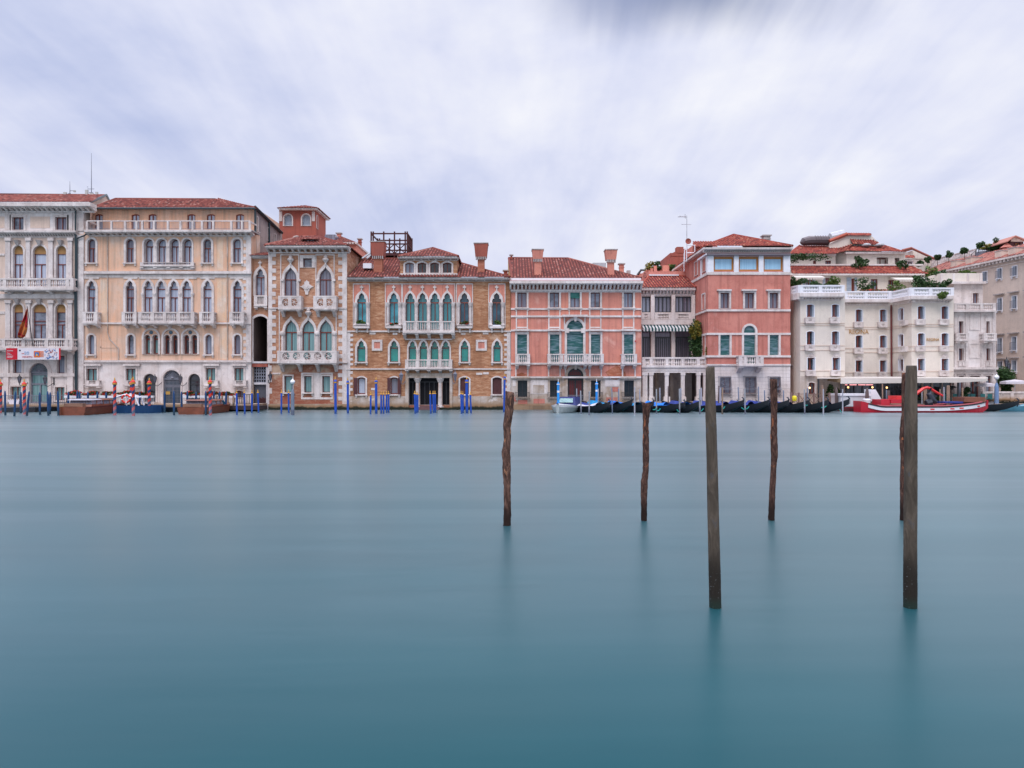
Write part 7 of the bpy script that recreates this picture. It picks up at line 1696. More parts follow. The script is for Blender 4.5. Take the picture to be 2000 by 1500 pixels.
def globelamp(x, yc, r, yt, yb, w, label):
    d = 3500 / (yb - 750); b = ray(x, yb, d); t = thing('globe_lamp', (b.x, b.y, 0), label, 'street lamp')
    rr = w / 2 / 1400 * d; zt = ray(x, yt, d).z; zc = ray(x, yc, d).z; R_ = r / 1400 * d
    mb = MB(); mb.path_z([(b * Vector((1, 1, 0)) + Vector((0, 0, z)), q) for z, q in ((-.6, rr * 1.08), (zt * .7, rr), (zt - .35, rr * .95), (zt, rr * .45))], 8, 0); mb.build('post', GREYB if x < 1000 else plain('blue_lamp_post', (.16, .25, .42)), t)
    mb = MB(); mb.path_z([(b * Vector((1, 1, 0)) + Vector((0, 0, z)), q) for z, q in ((zt, rr * .3), (zc - R_ - .05, rr * .3), (zc - R_ * .9, rr * .6), (zc - R_ * .8, rr * .4))], 8, 0); mb.build('neck', IRON_G, t)
    mb = MB(); mb.path_z([(b * Vector((1, 1, 0)) + Vector((0, 0, zc + R_ * math.sin(a))), R_ * math.cos(a) * (.92 if a < 0 else 1)) for a in [(-80 + 16 * k) * math.pi / 180 for k in range(11)]], 14, 0); mb.build('globe', plain('milk_glass', (.80, .80, .83), .3, .5, var=.03), t, True)
    mb = MB(); mb.path_z([(b * Vector((1, 1, 0)) + Vector((0, 0, zc + z)), q) for z, q in ((R_ * .95, R_ * .35), (R_ * 1.15, R_ * .3), (R_ * 1.3, R_ * .12), (R_ * 1.5, .01))], 8, 0); mb.build('finial', WHITE_W, t)
globelamp(571.5, 746, 4.6, 760, 810.5, 6.6, 'globe lamp on a grey post in the water before the quoined brick house'); globelamp(1946.5, 737, 4.6, 748, 801, 7.6, 'globe lamp on a blue post before the right terrace balustrade')

# ================================================================ boats
def hullmesh(name, mats, o, h, L_, B_, prof, parent, ns=22, deck=None, smooth=True):
    """prof(t) -> (half beam factor, sheer z, keel z, flare) for t in 0..1 from stern to bow; bands by material index"""
    hx, hy = Vector((h[0], h[1], 0)).normalized(), None
    sx = Vector((hx.y, -hx.x, 0)); mb = MB(); rows = []
    levels = [0, .22, .5, .75, .88, 1]
    for k in range(ns + 1):
        t = k / ns; bf, zs, zk, fl = prof(t); c = o + hx * (L_ * t); row = []
        for side in (1, -1):
            for l in levels:
                w = B_ / 2 * bf * (fl + (1 - fl) * l ** .6); row.append(len(mb.v)); mb.v.append(c + sx * (side * w) + Vector((0, 0, zk + (zs - zk) * l)))
        rows.append(row)
    nl = len(levels)
    for k in range(ns):
        for s in (0, nl):
            for j in range(nl - 1):
                mi = 0 if j < 3 else (1 if j == 3 else 2)
                mb.f.append([rows[k][s + j], rows[k + 1][s + j], rows[k + 1][s + j + 1], rows[k][s + j + 1]]); mb.m.append(min(mi, len(mats) - 1)); mb.uv.append(None)
        mb.f.append([rows[k][0], rows[k + 1][0], rows[k + 1][nl], rows[k][nl]]); mb.m.append(0); mb.uv.append(None)
    mb.f.append([rows[0][j] for j in range(nl)] + [rows[0][nl + j] for j in range(nl - 1, -1, -1)]); mb.m.append(0); mb.uv.append(None)
    mb.f.append([rows[-1][j] for j in range(nl)] + [rows[-1][nl + j] for j in range(nl - 1, -1, -1)]); mb.m.append(0); mb.uv.append(None)
    ob = mb.build(name, mats, parent, False)
    return ob, hx, sx
def decksheet(name, mat, o, hx, sx, L_, B_, prof, t0, t1, hump, parent, inset=.96, drop=.05, ns=12, wob=0, seed=0):
    rnd = random.Random(seed); mb = MB(); n = 7
    for k in range(ns + 1):
        t = t0 + (t1 - t0) * k / ns; bf, zs, zk, fl = prof(t); c = o + hx * (L_ * t); w = B_ / 2 * bf * inset
        hh = hump(t) if callable(hump) else hump
        for j in range(n):
            f = -1 + 2 * j / (n - 1); mb.v.append(c + sx * (w * f) + Vector((0, 0, zs - drop + hh * (1 - f * f) + rnd.uniform(-wob, wob))))
    for k in range(ns):
        for j in range(n - 1): mb.f.append([k * n + j, k * n + j + 1, (k + 1) * n + j + 1, (k + 1) * n + j]); mb.m.append(0); mb.uv.append(None)
    return mb.build(name, mat, parent, True)
BLACKH = plain('gondola_black', (.012, .013, .018), .35, .5, var=.2)
TARP_B = plain('bright_blue_tarp', (.01, .17, .62), .6, .3, sc=1.2, var=.3); TARP_N = plain('navy_tarp', (.025, .045, .22), .6, .3, var=.3); TARP_W = plain('white_tarp', (.55, .55, .62), .6, .3); TARP_C = plain('azure_tarp', (.02, .24, .48), .6, .3, var=.3)
def gondola(xt, yt, cover, label, L_=9.2, hd=(.60, -.80), Yw=62.3, group='gondolas moored along the landing'):
    hx = Vector((hd[0], hd[1], 0)).normalized()
    # the bow tip shows at (xt, yt)
    Yt = Yw - .9; tip = ray(xt, yt, Yt); o = Vector((tip.x, Yt, 0)) - hx * L_
    t = thing('gondola', (o.x + hx.x * L_ / 2, o.y + hx.y * L_ / 2, 0), label, 'gondola', group)
    zt = tip.z
    def prof(q):
        e = abs(2 * q - 1); e2 = e ** 2.2
        bf = max(.03, (1 - e2) ** .8)
        rise = (zt - .62) * max(0, (2 * q - 1)) ** 3.2 if q > .5 else .38 * (1 - 2 * q) ** 3.6
        kr = (zt * .72) * max(0, (2 * q - 1.12) / .88) ** 3.0 if q > .56 else .75 * max(0, (.8 - 2 * q) / .8) ** 3
        return bf, .55 + rise, -.12 + kr, .55
    ob, hx, sx = hullmesh('hull', [BLACKH], o, hd, L_, 1.42, prof, t, 26)
    decksheet('foredeck', BLACKH, o, hx, sx, L_, 1.42, prof, .72, .97, .05, t)
    decksheet('aft_deck', BLACKH, o, hx, sx, L_, 1.42, prof, .03, .22, .05, t)
    decksheet('cover', cover, o, hx, sx, L_, 1.48, prof, .14, .80, lambda q: .16 + .14 * math.sin(q * 9), t, .98, -.02, 14, .025, int(xt))
    # toothed bow iron and stern curl
    b = o + hx * (L_ * .985); mb = MB()
    pts = [b + Vector((0, 0, zt - .62)), b + hx * .10 + Vector((0, 0, zt - .35)), b + hx * .13 + Vector((0, 0, zt - .05)), b + hx * .02 + Vector((0, 0, zt + .12)), b - hx * .12 + Vector((0, 0, zt + .10))]
    mb.path(pts, [.05, .055, .07, .06, .02], 5)
    for k in range(5): q = b + hx * .10 + Vector((0, 0, zt - .5 + k * .1)); mb.tube(q, q + hx * .13, .018, n=4)
    mb.build('bow_iron', plain('bow_iron_dark', (.05, .055, .07), .35, .5, .6), t)
    mb = MB(); b = o + hx * .1; mb.path([b + Vector((0, 0, .8)), b - hx * .1 + Vector((0, 0, 1.0)), b - hx * .05 + Vector((0, 0, 1.1))], [.05, .04, .02], 5); mb.build('stern_curl', BLACKH, t)
    return t
for i, (x, y, c, lb, kw) in enumerate([(1191, 782.5, TARP_W, 'gondola under a white cover right of the motorboat', dict(L_=6.3)), (1235, 778.5, TARP_N, 'navy covered gondola before the right salmon palace windows', {}), (1277, 781.5, TARP_C, 'azure covered gondola behind the short barky post', {}), (1338, 784, TARP_B, 'gondola under a bright blue cover before the portico', dict(hd=(.72, -.69))), (1367, 781.5, TARP_B, 'rightmost bright blue covered gondola before the portico', dict(hd=(.66, -.75), L_=6.5)),
    (1453, 779, TARP_N, 'navy covered gondola just right of the thick leaning post', {}), (1503, 778.5, TARP_N, 'navy covered gondola left of the slim reddish post', {}), (1541, 779, TARP_N, 'gondola with bow just right of the slim reddish post', {}), (1581, 779, TARP_N, 'gondola with bow before the arched hotel doorway', {}), (1618, 779, TARP_N, 'gondola with bow at the tan post before the awning', {}), (1659, 777, TARP_N, 'rightmost of the gondolas before the hotel, bow by the white workboat', {}),
    (1990, 781, BLACKH, 'lone black gondola right of the red barge bow', dict(hd=(.80, -.6), Yw=65))]): gondola(x, y, c, lb, **kw)
# mooring ropes
ROPE = plain('teal_rope', (.02, .30, .26), .8)
ropes = [(1275, 1283, 800, 797), (1290, 1283, 798, 802), (1322, 1328, 800, 804), (1367, 1374, 803, 798), (1410, 1416, 798, 794), (1448, 1456, 796, 799), (1456, 1463, 799, 794), (1572, 1577, 790, 791), (1604, 1614, 796, 793), (1640, 1646, 800, 806)]
for i, (a, b, y0, y1) in enumerate(ropes):
    p, q = ray(a, y0, 60.2), ray(b, y1, 60.2); mb = MB(); mb.path([p, (p + q) / 2 + Vector((0, 0, -.08)), q], .04, 5); o = mb.build('mooring_rope', ROPE, None, False, p)
    tag(o, ('teal rope at the left of the bright blue covered gondola|teal rope tied to the pole by the bright blue gondola cover|teal rope under the middle portico poles|teal rope left of the thick leaning post|teal rope on the tan pole right of the thick post|teal rope left of the pole at the middle grilled window|teal rope right of the pole at the middle grilled window|teal rope on the gondola before the arched doorway|teal rope between the gondolas before the tan post|teal rope on the bleached pole left of the white workboat'.split('|'))[i], 'rope', 'teal mooring ropes')
VARN = plain('varnished_wood', (.19, .052, .024), .3, .5, sc=2, var=.3); VARN_D = plain('dark_varnish', (.12, .03, .02), .3, .5)
def taxi(x, depth, xb, label, w=2.2, L_=8.0, zs=.66, roofm=None):
    roofm = roofm or plain('grey_roof', (.36, .35, .40))
    o = ray(x, 750, depth) * Vector((1, 1, 0)); t = thing('water_taxi', o + Vector((0, L_ / 2, 0)), label, 'water taxi', 'wooden water taxis at the palace jetty')
    hd = (xb, 1.0)
    def prof(q): return (1 if q < .55 else max(.04, 1 - ((q - .55) / .45) ** 2.4), zs + .28 * q ** 2, -.15 + .1 * q, .8)
    ob, hx, sx = hullmesh('hull', [VARN, VARN, VARN_D], o, hd, L_, w, prof, t)
    decksheet('deck', VARN, o, hx, sx, L_, w, prof, 0, .98, .05, t, .96, .02)
    def cab(t0, t1, zb, zt, wf, nm, mt, taper=.85):
        a, b = o + hx * (L_ * t0), o + hx * (L_ * t1); W0 = w / 2 * wf; W1 = W0 * taper; mb = MB()
        mb.hexa([a - sx * W0 + Vector((0, 0, zb)), a + sx * W0 + Vector((0, 0, zb)), b + sx * W0 + Vector((0, 0, zb)), b - sx * W0 + Vector((0, 0, zb)),
                 a - sx * W1 + hx * .1 + Vector((0, 0, zt)), a + sx * W1 + hx * .1 + Vector((0, 0, zt)), b + sx * W1 - hx * .3 + Vector((0, 0, zt)), b - sx * W1 - hx * .3 + Vector((0, 0, zt))]); return mb.build(nm, mt, t)
    cab(.14, .58, zs, zs + .18, .84, 'cabin_side', VARN, .98); cab(.15, .57, zs + .18, zs + .52, .82, 'cabin_window', P_DIM, .95); c = cab(.12, .34, zs + .52, zs + .62, .86, 'cabin_roof', roofm, .8); cab(.345, .60, zs + .50, zs + .60, .86, 'forward_roof', VARN, .8)
    cab(.60, .66, zs + .1, zs + .62, .8, 'windscreen', P_DKBLUE, .8); 
    for f in (.24, .36, .48):
        mb = MB(); a = o + hx * (L_ * f); mb.hexa([a + sx * s_ * (w * .41) + hx * q + Vector((0, 0, z)) for z in (zs + .18, zs + .52) for s_, q in ((-1.01, 0), (1.01, 0), (1.01, .1), (-1.01, .1))]); mb.build('window_pillar', VARN, t)
    a = o + hx * .3; mb = MB(); mb.box(a + Vector((-.75, -.1, zs)), a + Vector((.75, .35, zs + .28))); mb.build('rear_bench', plain('brown_leather', (.22, .12, .08), .5), t)
    return t
taxi(140, 57.2, -.02, 'varnished wooden water taxi with pale roof, left of the navy barge'); taxi(373, 58.8, .0, 'varnished wooden water taxi between the portal and the right striped pole', 2.3, 7.5, .58, VARN)
# navy work barge with lifebuoy
NAVYH = plain('navy_hull', (.008, .045, .13), .4, .4)
o = ray(214, 750, 62.5) * Vector((1, 1, 0)); t = thing('work_barge', o + Vector((2, 0, 0)), 'navy blue flat work barge behind the striped poles', 'barge')
def pf(q): return (1 if q < .8 else max(.2, 1 - ((q - .8) / .2) ** 2 * .7), .68 - .05 * q, -.15, .9)
_, hx, sx = hullmesh('hull', [NAVYH], o, (1, .02), 4.6, 2.4, pf, t); decksheet('deck', NAVYH, o, hx, sx, 4.6, 2.4, pf, .0, .98, .0, t, .97, .08)
mb = MB(); a = o + Vector((.3, .1, .6)); mb.path([a, a + Vector((.2, 0, .75)), a + Vector((1.0, 0, 1.0)), a + Vector((1.9, 0, .75)), a + Vector((2.2, 0, 0))], .07, 6); mb.path([a + Vector((0, .9, 0)), a + Vector((.2, .9, .75)), a + Vector((1.0, .9, 1.0)), a + Vector((1.9, .9, .75)), a + Vector((2.2, .9, 0))], .07, 6); mb.build('canopy_hoop', WHITE_W, t)
mb = MB(); 
for k in range(8):
    f0, f1 = k / 8, (k + 1) / 8; zf = lambda f: .72 + .3 * math.sin(math.pi * f); mb.poly([a + Vector((.15 + 1.9 * f0, 0, zf(f0))), a + Vector((.15 + 1.9 * f1, 0, zf(f1))), a + Vector((.15 + 1.9 * f1, .9, zf(f1))), a + Vector((.15 + 1.9 * f0, .9, zf(f0)))])
mb.build('canopy', TARP_W, t)
t = thing('lifebuoy', ray(246, 779, 62), 'red lifebuoy hanging on a white post behind the striped poles', 'lifebuoy')
mb = MB(); c = ray(246, 779, 61.5); R_, r_ = .33, .085
for k in range(24):
    for j in range(8): a, b = k * math.pi / 12, j * math.pi / 4; mb.v.append(c + Vector(((R_ + r_ * math.cos(b)) * math.cos(a), r_ * math.sin(b), (R_ + r_ * math.cos(b)) * math.sin(a))))
for k in range(24):
    for j in range(8): mb.f.append([k * 8 + j, ((k + 1) % 24) * 8 + j, ((k + 1) % 24) * 8 + (j + 1) % 8, k * 8 + (j + 1) % 8]); mb.m.append(1 if k % 6 == 0 else 0); mb.uv.append(None)
mb.build('ring', [REDP, WHITE_W], t, True); mb = MB(); mb.tube(c + Vector((0, .12, -1.1)), c + Vector((0, .12, .5)), .05); mb.build('post', WHITE_W, t)
t = thing('dark_moored_boat', ray(330, 804, 65) * Vector((1, 1, 0)), 'low black boat moored across the ochre palace portal', 'boat')
o = ray(283, 750, 64.5) * Vector((1, 1, 0)); 
def pf2(q): return (max(.05, 1 - abs(2 * q - 1) ** 2.6), .42 + .35 * abs(2 * q - 1) ** 3, -.1, .7)
_, hx, sx = hullmesh('hull', [BLACKH], o, (1, .0), 5.2, 1.5, pf2, t); decksheet('deck', BLACKH, o, hx, sx, 5.2, 1.5, pf2, .05, .95, .06, t)
# covered motorboat, bow towards the camera
WHULL = plain('white_gelcoat', (.62, .63, .66), .25, .5, var=.06); NAVYC = plain('navy_canvas', (.02, .03, .13), .7)
o = ray(1120, 750, 66.6) * Vector((1, 1, 0)); t = thing('motorboat', ray(1114, 750, 63.8) * Vector((1, 1, 0)), 'white motorboat with navy canvas cover beside the azure pole', 'motorboat')
hd = (-.32, -1)
def pf3(q): return (1 if q < .5 else max(.12, 1 - ((q - .5) / .5) ** 3), .52 + .24 * q ** 2, -.1 + .3 * max(0, q - .7), .62)
_, hx, sx = hullmesh('hull', [plain('grey_green_hull', (.33, .37, .37), .3), WHULL, WHULL], o, hd, 6.0, 2.2, pf3, t); decksheet('deck', WHULL, o, hx, sx, 6.0, 2.2, pf3, .0, .99, .14, t, .97, .03)
a, b = o + hx * .6, o + hx * 2.9; mb = MB(); V = lambda p, s_, z: p + sx * s_ + Vector((0, 0, z))
mb.hexa([V(a, -.95, .52), V(a, .95, .52), V(b + hx * .3, .95, .58), V(b + hx * .3, -.95, .58), V(a, -.75, 1.34), V(a, .75, 1.34), V(b - hx * .3, .7, 1.34), V(b - hx * .3, -.7, 1.34)]); mb.build('canvas_cover', NAVYC, t)
mb = MB(); c0, c1 = b + hx * .25, b - hx * .22; mb.poly([V(c0 - hx * .03, -.66, .86), V(c0 - hx * .03, .66, .86), V(c1 + hx * .06, .58, 1.22), V(c1 + hx * .06, -.58, 1.22)]); mb.build('windscreen', P_TEALC, t)
# white workboat
o = ray(1700, 750, 66.5) * Vector((1, 1, 0)); t = thing('white_workboat', ray(1668, 750, 66) * Vector((1, 1, 0)), 'white high-sided workboat behind the red barge stern', 'workboat')
def pf4(q): return (1 if q < .7 else max(.3, 1 - ((q - .7) / .3) ** 2 * .6), .45, -.1, .9)
_, hx, sx = hullmesh('hull', [plain('dark_red_bottom', (.10, .02, .025)), plain('dull_red_strip', (.28, .02, .03)), BLACKH], o, (-1, 0.02), 3.4, 2.3, pf4, t)
mb = MB(); q = ray(1641, 750, 65.6); mb.box((q.x, 65.5, .42), (q.x + 2.6, 67.5, 1.42)); mb.build('cabin', WHULL, t); mb = MB(); mb.box((q.x - .08, 65.4, 1.42), (q.x + 2.75, 67.6, 1.62)); mb.build('roof', WHITE_W, t)
mb = MB(); p = ray(1708, 762, 66.5); mb.hexa([Vector((p.x - .6, 66, .9)), Vector((p.x + .5, 66, .9)), Vector((p.x + .5, 67.2, .9)), Vector((p.x - .6, 67.2, .9)), Vector((p.x - .6, 66, 2.0)), Vector((p.x - .15, 66, 2.0)), Vector((p.x - .15, 67.2, 2.0)), Vector((p.x - .6, 67.2, 2.0))]); mb.build('spray_hood', WHITE_W, t)
mb = MB(); p = ray(1629, 780, 65); mb.box((p.x, 64.6, .5), (p.x + .55, 65.2, 1.25)); 
# red barge with folding crane
REDH = plain('barge_red', (.48, .012, .03), .35, .5, var=.12); CRED = plain('crane_red', (.62, .03, .03), .35, .5); BAND = plain('barge_white_band', (.68, .67, .70), .4, .4, var=.05)
Yb = 62.5; xa, xb = ray(1688, 750, Yb).x, ray(1948, 750, Yb).x; L_ = xb - xa
o = Vector((xa, Yb + 1.3, 0)); t = thing('red_barge', ((xa + xb) / 2, Yb + 1.3, 0), 'long red cargo barge with white band and folded red crane', 'barge')
def pf5(q):
    e = abs(2 * q - 1); bf = (1 if .12 < q < .75 else (1 - ((.12 - q) / .12) ** 2 * .45 if q <= .12 else max(.08, 1 - ((q - .75) / .25) ** 2.2)))
    return bf, .58 + (.42 * ((.15 - q) / .15) ** 1.5 if q < .15 else 0) + (.50 * max(0, (q - .55) / .45) ** 1.8), -.12 + (.5 * max(0, (q - .86) / .14) ** 2), .86
def bands(t_, z0, z1, d, nm, mt, f0=.05, f1=.97):
    n = 24; pts = []
    for k in range(n + 1):
        q = f0 + (f1 - f0) * k / n; bf, zs, zk, fl = pf5(q); pts.append((o.x + L_ * q, bf, zs))
    for s_ in (1, -1):
        mb = MB()
        for k in range(n):
            (x0, b0, s0), (x1, b1, s1) = pts[k], pts[k + 1]
            y0, y1 = o.y - s_ * (1.35 * b0 + d), o.y - s_ * (1.35 * b1 + d); yi0, yi1 = y0 + s_ * .12, y1 + s_ * .12
            mb.hexa([(x0, y0, s0 + z0), (x1, y1, s1 + z0), (x1, yi1, s1 + z0), (x0, yi0, s0 + z0), (x0, y0, s0 + z1), (x1, y1, s1 + z1), (x1, yi1, s1 + z1), (x0, yi0, s0 + z1)])
        mb.build(nm, mt, t_)
_, hx, sx = hullmesh('hull', [REDH], o, (1, 0), L_, 2.7, pf5, t, 26); decksheet('deck', plain('barge_deck', (.10, .06, .06)), o, hx, sx, L_, 2.7, pf5, .02, .97, .0, t, .96, .12)
bands(t, -.42, -.14, .035, 'white_band', BAND, .04, .955); bands(t, -.13, -.02, .07, 'rubbing_strake', BLACKH, .04, .97); bands(t, -.02, .07, .02, 'gunwale', plain('gunwale_pink', (.50, .12, .13)), .1, .97)
mb = MB()
p = lambda x, y, dy=0: ray(x, y, Yb + 1.2 + dy)
mb.box((p(1713, 0).x, Yb + .5, .5), (p(1730, 0).x, Yb + 2.1, p(0, 780).z)); mb.build('engine_box', REDH, t)
mb = MB(); mb.hexa([Vector((p(1731, 0).x, Yb + .4, .8)), Vector((p(1765, 0).x, Yb + .4, .8)), Vector((p(1765, 0).x, Yb + 2.2, .8)), Vector((p(1731, 0).x, Yb + 2.2, .8)), Vector((p(1731, 0).x, Yb + .4, 1.15)), Vector((p(1764, 0).x, Yb + .4, 1.15)), Vector((p(1764, 0).x, Yb + 2.2, 1.15)), Vector((p(1731, 0).x, Yb + 2.2, 1.15))]); mb.build('cabin', REDH, t)
mb = MB(); mb.box((p(1744, 0).x, Yb + .6, 1.15), (p(1765, 0).x, Yb + 2.0, p(0, 773).z)); mb.build('wheelhouse', CRED, t)
mb = MB(); mb.box((p(1752, 0).x, Yb + .36, .72), (p(1762, 0).x, Yb + .39, 1.0)); mb.build('white_panel', WHITE_W, t)
mb = MB(); mb.path_z([(Vector((p(1694, 0).x, Yb + 1.3, z)), r) for z, r in ((.8, .3), (1.1, .34), (1.2, .26))], 10, 0); mb.build('stern_bollard', BAND, t)
mb = MB(); mb.path([p(1781, 780), p(1791, 768), p(1803, 759), p(1812, 756.5)], [.15, .15, .14, .13], 6); mb.path([p(1810, 757, .1), p(1816, 758.5, .1), p(1829, 766.5, .1), p(1841, 773, .1)], [.14, .13, .11, .09], 6); mb.build('crane_arm', CRED, t)
mb = MB(); mb.tube(p(1785, 790), p(1785, 772), .28, n=10); mb.build('crane_column', IRON, t)
mb = MB(); mb.path([p(1818, 758), p(1815, 770), p(1820, 780), p(1828, 786)], [.12, .25, .3, .2], 8); mb.path([p(1818, 785), p(1809, 788)], [.35, .3], 8); mb.build('grab_bucket', plain('dark_grab', (.03, .035, .05), .5), t)
mb = MB(); mb.box((p(1874, 0).x, Yb + .5, .9), (p(1914, 0).x, Yb + 2.2, p(0, 775.5).z)); mb.build('brown_crate', plain('crate_brown', (.20, .075, .045), .7), t)
mb = MB(); mb.box((p(1838, 0).x, Yb + .6, .8), (p(1873, 0).x, Yb + 2.0, p(0, 784).z)); mb.build('blue_cargo', TARP_N, t)
mb = MB()
for x in (1820, 1859, 1877, 1912): 
    q = (x - 1688) / 260; bf, zs, zk, fl = pf5(q); xx = ray(x, 0, Yb).x; mb.box((xx - .18, o.y - 1.35 * bf - .045, zs - .34), (xx + .18, o.y - 1.35 * bf - .02, zs - .22))

mb.build('red_marking', CRED, t)
# pale blue skiff at the right edge
o = ray(1952, 750, 65.8) * Vector((1, 1, 0)); t = thing('blue_skiff', ray(1975, 750, 65.8) * Vector((1, 1, 0)), 'pale blue rowing skiff at the right edge under the balustrade', 'boat')
def pf6(q): return (max(.06, 1 - abs(2 * q - 1) ** 2.5), .5 + .45 * abs(2 * q - .9) ** 2.6 * (1 if q > .45 else .4), -.1 + .4 * max(0, q - .75), .65)
_, hx, sx = hullmesh('hull', [plain('skiff_blue', (.10, .27, .36), .4)], o, (1, -.12), 2.9, 1.4, pf6, t); decksheet('thwart_deck', plain('skiff_inside', (.18, .34, .42)), o, hx, sx, 2.9, 1.4, pf6, .04, .96, -.02, t, .95, .05)

# ================================================================ landings and quays
def plat(name, label, cat, x0, x1, ya, yb_, z0, z1, mat, kind=None):
    mb = MB(); mb.box((x0, ya, z0), (x1, yb_, z1)); o = mb.build(name, mat, None, False, ((x0 + x1) / 2, ya, 0))
    if kind: o['kind'] = kind
    else: tag(o, label, cat)
    return o
X = lambda px, d: (px - 1000) / 1400 * d
DKW = plain('dark_wet_wood', (.045, .03, .03), .7, .3)
plat('quay', '', '', X(-90, 67), X(497, 67), 66.6, 70.4, -1, .62, STONE_B, 'structure')
plat('landing_stage', 'low black floating landing stage before the white palace', 'landing stage', X(-40, 64), X(76, 64), 63.5, 66.5, -.3, .42, BLACKH)
plat('wooden_jetty', 'dark wooden jetty between the right striped pole and the alley gate', 'jetty', X(412, 65), X(512, 66), 65.2, 67.4, .15, .50, DKW)
plat('quay', '', '', X(1252, 70), X(1552, 70), 69.4, 71, -1, .38, STONE_B, 'structure')
plat('hotel_quay', '', '', X(1548, 68), X(2120, 68), 67.8, 78, -1, .62, STONE_B, 'structure')
plat('wooden_deck', 'weathered wooden boarding deck before the ivory hotel', 'jetty', X(1530, 66.5), X(1640, 66.5), 66, 67.8, .3, .55, plain('deck_planks', (.26, .17, .14), .8))
def railing(name, label, x0, x1, d, zb, zt, n, mat, style='bar', cat='railing', r=.018, posts=(), group=None):
    a, b = X(x0, d), X(x1, d); t = thing(name, ((a + b) / 2, d, zb), label, cat, group); mb = MB()
    mb.box((a, d - .03, zt - .05), (b, d + .03, zt)); mb.box((a, d - .02, zb + .08), (b, d + .02, zb + .12)); mb.build('handrail', mat, t)
    mb = MB()
    if style == 'bar':
        for k in range(n + 1): x = a + (b - a) * k / n; mb.box((x - r, d - r, zb), (x + r, d + r, zt - .05))
        mb.build('vertical_bars', mat, t)
    if style == 'cross':
        for k in range(n):
            x0_, x1_ = a + (b - a) * k / n, a + (b - a) * (k + 1) / n; q = MB(); q.tube((x0_, d, zb + .1), (x1_, d, zt - .05), .03, n=4); q.tube((x0_, d + .04, zt - .05), (x1_, d + .04, zb + .1), .03, n=4); q.build('cross_brace', mat, t)
        for k in range(n + 1): x = a + (b - a) * k / n; q = MB(); q.box((x - .07, d - .07, zb), (x + .07, d + .07, zt + .1)); q.build('post', mat, t)
    return t
railing('iron_railing', 'iron railing on the quay before the white palace portal', -40, 130, 66.9, .62, 1.45, 46, IRON_G); railing('white_railing', 'white railing behind the water taxi before the ochre palace', 130, 300, 66.9, .62, 1.35, 60, WHITE_W); railing('white_railing', 'white railing between the portal and the right end of the ochre palace', 356, 462, 66.9, .62, 1.35, 40, WHITE_W); railing('iron_railing', 'dark iron railing left of the alley gate', 455, 494, 67.0, .6, 1.55, 12, IRON, r=.025)
railing('jetty_railing', 'tan timber jetty railing right of the rightmost striped pole', 412, 456, 65.4, .2, 1.45, 4, TANP, r=.07)
railing('timber_railing', 'weathered timber railing with diagonal braces before the arched hotel doorway', 1545, 1620, 66.4, .5, 1.6, 5, plain('rail_wood', (.22, .14, .12), .8), 'cross')
mb = MB(); q = ray(1551.5, 778, 66.3); mb.path_z([(q + Vector((0, 0, z)), r) for z, r in ((-.25, .18), (-.1, .22), (.1, .22), (.25, .1))], 8, 0); tag(mb.build('yellow_buoy', plain('yellow', (.75, .62, .02)), None, False, q), 'yellow buoy hanging on the timber railing', 'buoy')
t = thing('cloth', ray(20, 780, 66.7), 'pale folded cloth hung over the iron railing left of the portal', 'cloth')
mb = MB(); mb.poly([ray(14, 781, 66.8), ray(38, 781, 66.8), ray(36, 790, 66.8), ray(27, 793, 66.78), ray(20, 791, 66.8)]); mb.build('fabric', CLOTH, t)
for i, (x0, x1) in enumerate(((127, 160), (162, 195), (196, 231), (232, 262), (264, 300), (356, 390), (392, 425), (427, 462))):
    d = 66.75; c = ray((x0 + x1) / 2, 769, d); t = thing('flower_box', (c.x, d, 1.35), ('red geranium flower box at the drainpipe of the white palace|red geranium flower box behind the water taxi windscreen|red geranium flower box behind the water taxi roof|red geranium flower box left of the lifebuoy|red geranium flower box before the left side door|red geranium flower box before the right side door|red geranium flower box behind the rightmost striped pole|red geranium flower box nearest the alley jetty'.split('|'))[i], 'flower box', 'red geranium boxes on the quay railings')
    w = (x1 - x0) / 1400 * d / 2; mb = MB(); mb.box((c.x - w, d - .15, 1.22), (c.x + w, d + .15, 1.42)); mb.build('box', WHITE_W, t)
    foliage('flowers', Vector((c.x, d, 1.62)), (w, .22, .24), 360, .085, LEAF_F, parent=t, seed=i)
# right-hand terrace
t = thing('terrace_balustrade', (X(1965, 70), 69.5, .6), 'white stone balustrade along the right terrace by the canal', 'balustrade')
FT = Plane(0, 69.5); q0, q1 = FT.uz(1918, 0)[0], FT.uz(2090, 0)[0]
class _B: pass
tmp = _B(); tmp.root = t
Building.rail(tmp, FT, q0, q1, .62, 1.78, -.12, .12, [q0 + (q1 - q0) * k / 6 for k in range(1, 6)], 52, .16, 'bal', STONE_W)
def umbrella(x, yt, yb, hw, d, label):
    c = ray(x, yt, d); zb = ray(x, yb, d).z; R_ = hw / 1400 * d; t = thing('parasol', (c.x, d, .6), label, 'parasol', 'white parasols on the right terrace')
    mb = MB(); n = 8
    ring = [Vector((c.x + R_ * math.cos(k * math.pi / 4 + .39), d + R_ * math.sin(k * math.pi / 4 + .39), zb + .25)) for k in range(n)]
    top = Vector((c.x, d, c.z))
    for k in range(n): mb.poly([top, ring[k], ring[(k + 1) % n]]); a, b = ring[k], ring[(k + 1) % n]; mb.poly([a, b, b + Vector((0, 0, -.25)), a + Vector((0, 0, -.25))])
    mb.build('canopy', CLOTH, t); mb = MB(); mb.tube(Vector((c.x, d, .6)), top, .045); mb.build('pole', TAN if False else WHITE_W, t)
umbrella(1924, 747, 755, 18, 70.6, 'white parasol before the right door of the carved palace'); umbrella(1982, 741, 750, 25, 71.2, 'large white parasol at the right edge beside the dark tree'); 
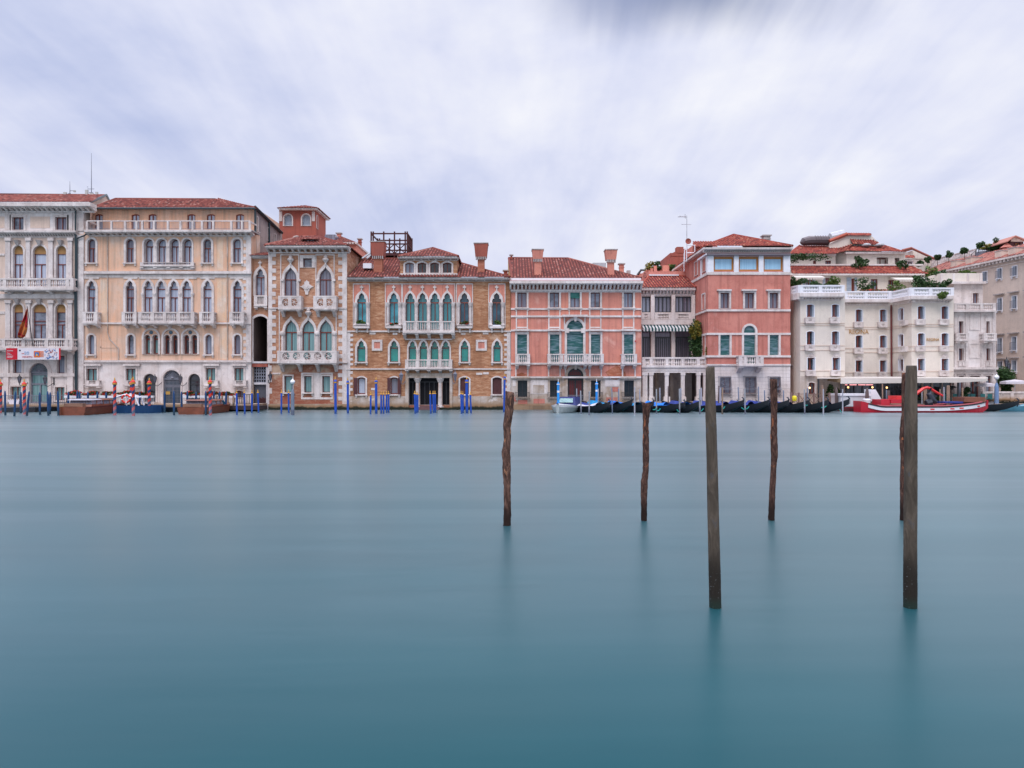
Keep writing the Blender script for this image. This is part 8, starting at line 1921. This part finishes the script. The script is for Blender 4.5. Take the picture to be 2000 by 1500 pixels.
t = thing('tree', (X(1962, 73), 73, .6), 'dark green tree between the carved palace and the right parasol', 'tree')
mb = MB(); mb.path([Vector((X(1958, 73), 73, .6)), Vector((X(1957, 73), 73, 2.2)), Vector((X(1961, 73), 73, 3.6))], [.14, .11, .06], 7); mb.build('trunk', BARK, t)
mb = MB(); 
foliage('crown', ray(1960, 738, 73), (1.05, .9, 1.15), 1500, .12, LEAF, parent=t, seed=8, flat=.5)
foliage('hedge', ray(1969, 760, 72.5), (.6, .4, .55), 300, .11, LEAF, 'dark clipped shrub under the right parasol', 'shrub')
for i, (x, y, r) in enumerate(((1886, 765, .45), (1622, 762, .5), (1640, 768, .4), (1796, 779, .6), (1826, 785, .5))): foliage('potted_plant', ray(x, y, 69.2), (r, .4, r * 1.3), 220, .11, LEAF, ('round green plant before the carved palace', 'tall dark plant inside the awning corner', 'green plant right of the awning corner', 'green plants behind the red crane arm', 'low green plants right of the crane column')[i], 'plant')
for i, (x, y) in enumerate(((1966, 709), (1970, 716))): lantern(x, y, Plane(0, 74), .6, 1, ('blue-black street lantern high on the beige palace', 'lower street lantern hanging beside its twin on the beige palace')[i], .75)
# hotel terrace tables and chairs seen through the poles
TEALF = plain('teal_chair', (.03, .16, .16), .6)
for i, x in enumerate((1852, 1868, 1893, 1903, 1922, 1936)):
    d = 69.0; xx = X(x, d); t = thing('terrace_chair', (xx, d, .62), 'dark teal terrace chair, %s from the left before the carved palace' % ORD[i], 'chair', 'teal chairs on the hotel terrace')
    mb = MB(); mb.box((xx - .22, d - .22, 1.04), (xx + .22, d + .22, 1.10)); mb.build('seat', TEALF, t); mb = MB(); mb.box((xx - .22, d + .18, 1.10), (xx + .22, d + .22, 1.55)); mb.build('backrest', TEALF, t)
    for a_, b_ in ((-.2, -.2), (.2, -.2), (-.2, .2), (.2, .2)): mb = MB(); mb.box((xx + a_ - .02, d + b_ - .02, .62), (xx + a_ + .02, d + b_ + .02, 1.04)); mb.build('leg', IRON, t)
t = thing('patio_heater', (X(1858, 69), 69, .62), 'black mushroom patio heater under the awning end', 'patio heater')
q = Vector((X(1858, 69), 69, 0)); mb = MB(); mb.tube(q + Vector((0, 0, .62)), q + Vector((0, 0, 2.1)), .04); mb.build('pole', IRON, t); mb = MB(); mb.path_z([(q + Vector((0, 0, z)), r) for z, r in ((1.95, .15), (2.1, .2), (2.15, .5), (2.3, .3), (2.35, .05))], 12, 0); mb.build('reflector', IRON, t)
# gilt name plate on the portal grille
mb = MB(); mb.fb(Plane(0, 69.8), 324, 764.5, 332, 770.5, 0, .03); tag(mb.build('name_plate', plain('brass_plate', (.55, .33, .08), .4, .5, .4), None, False, ray(328, 770, 69.8)), 'small brass plate on the grilled portal of the ochre palace', 'name plate')
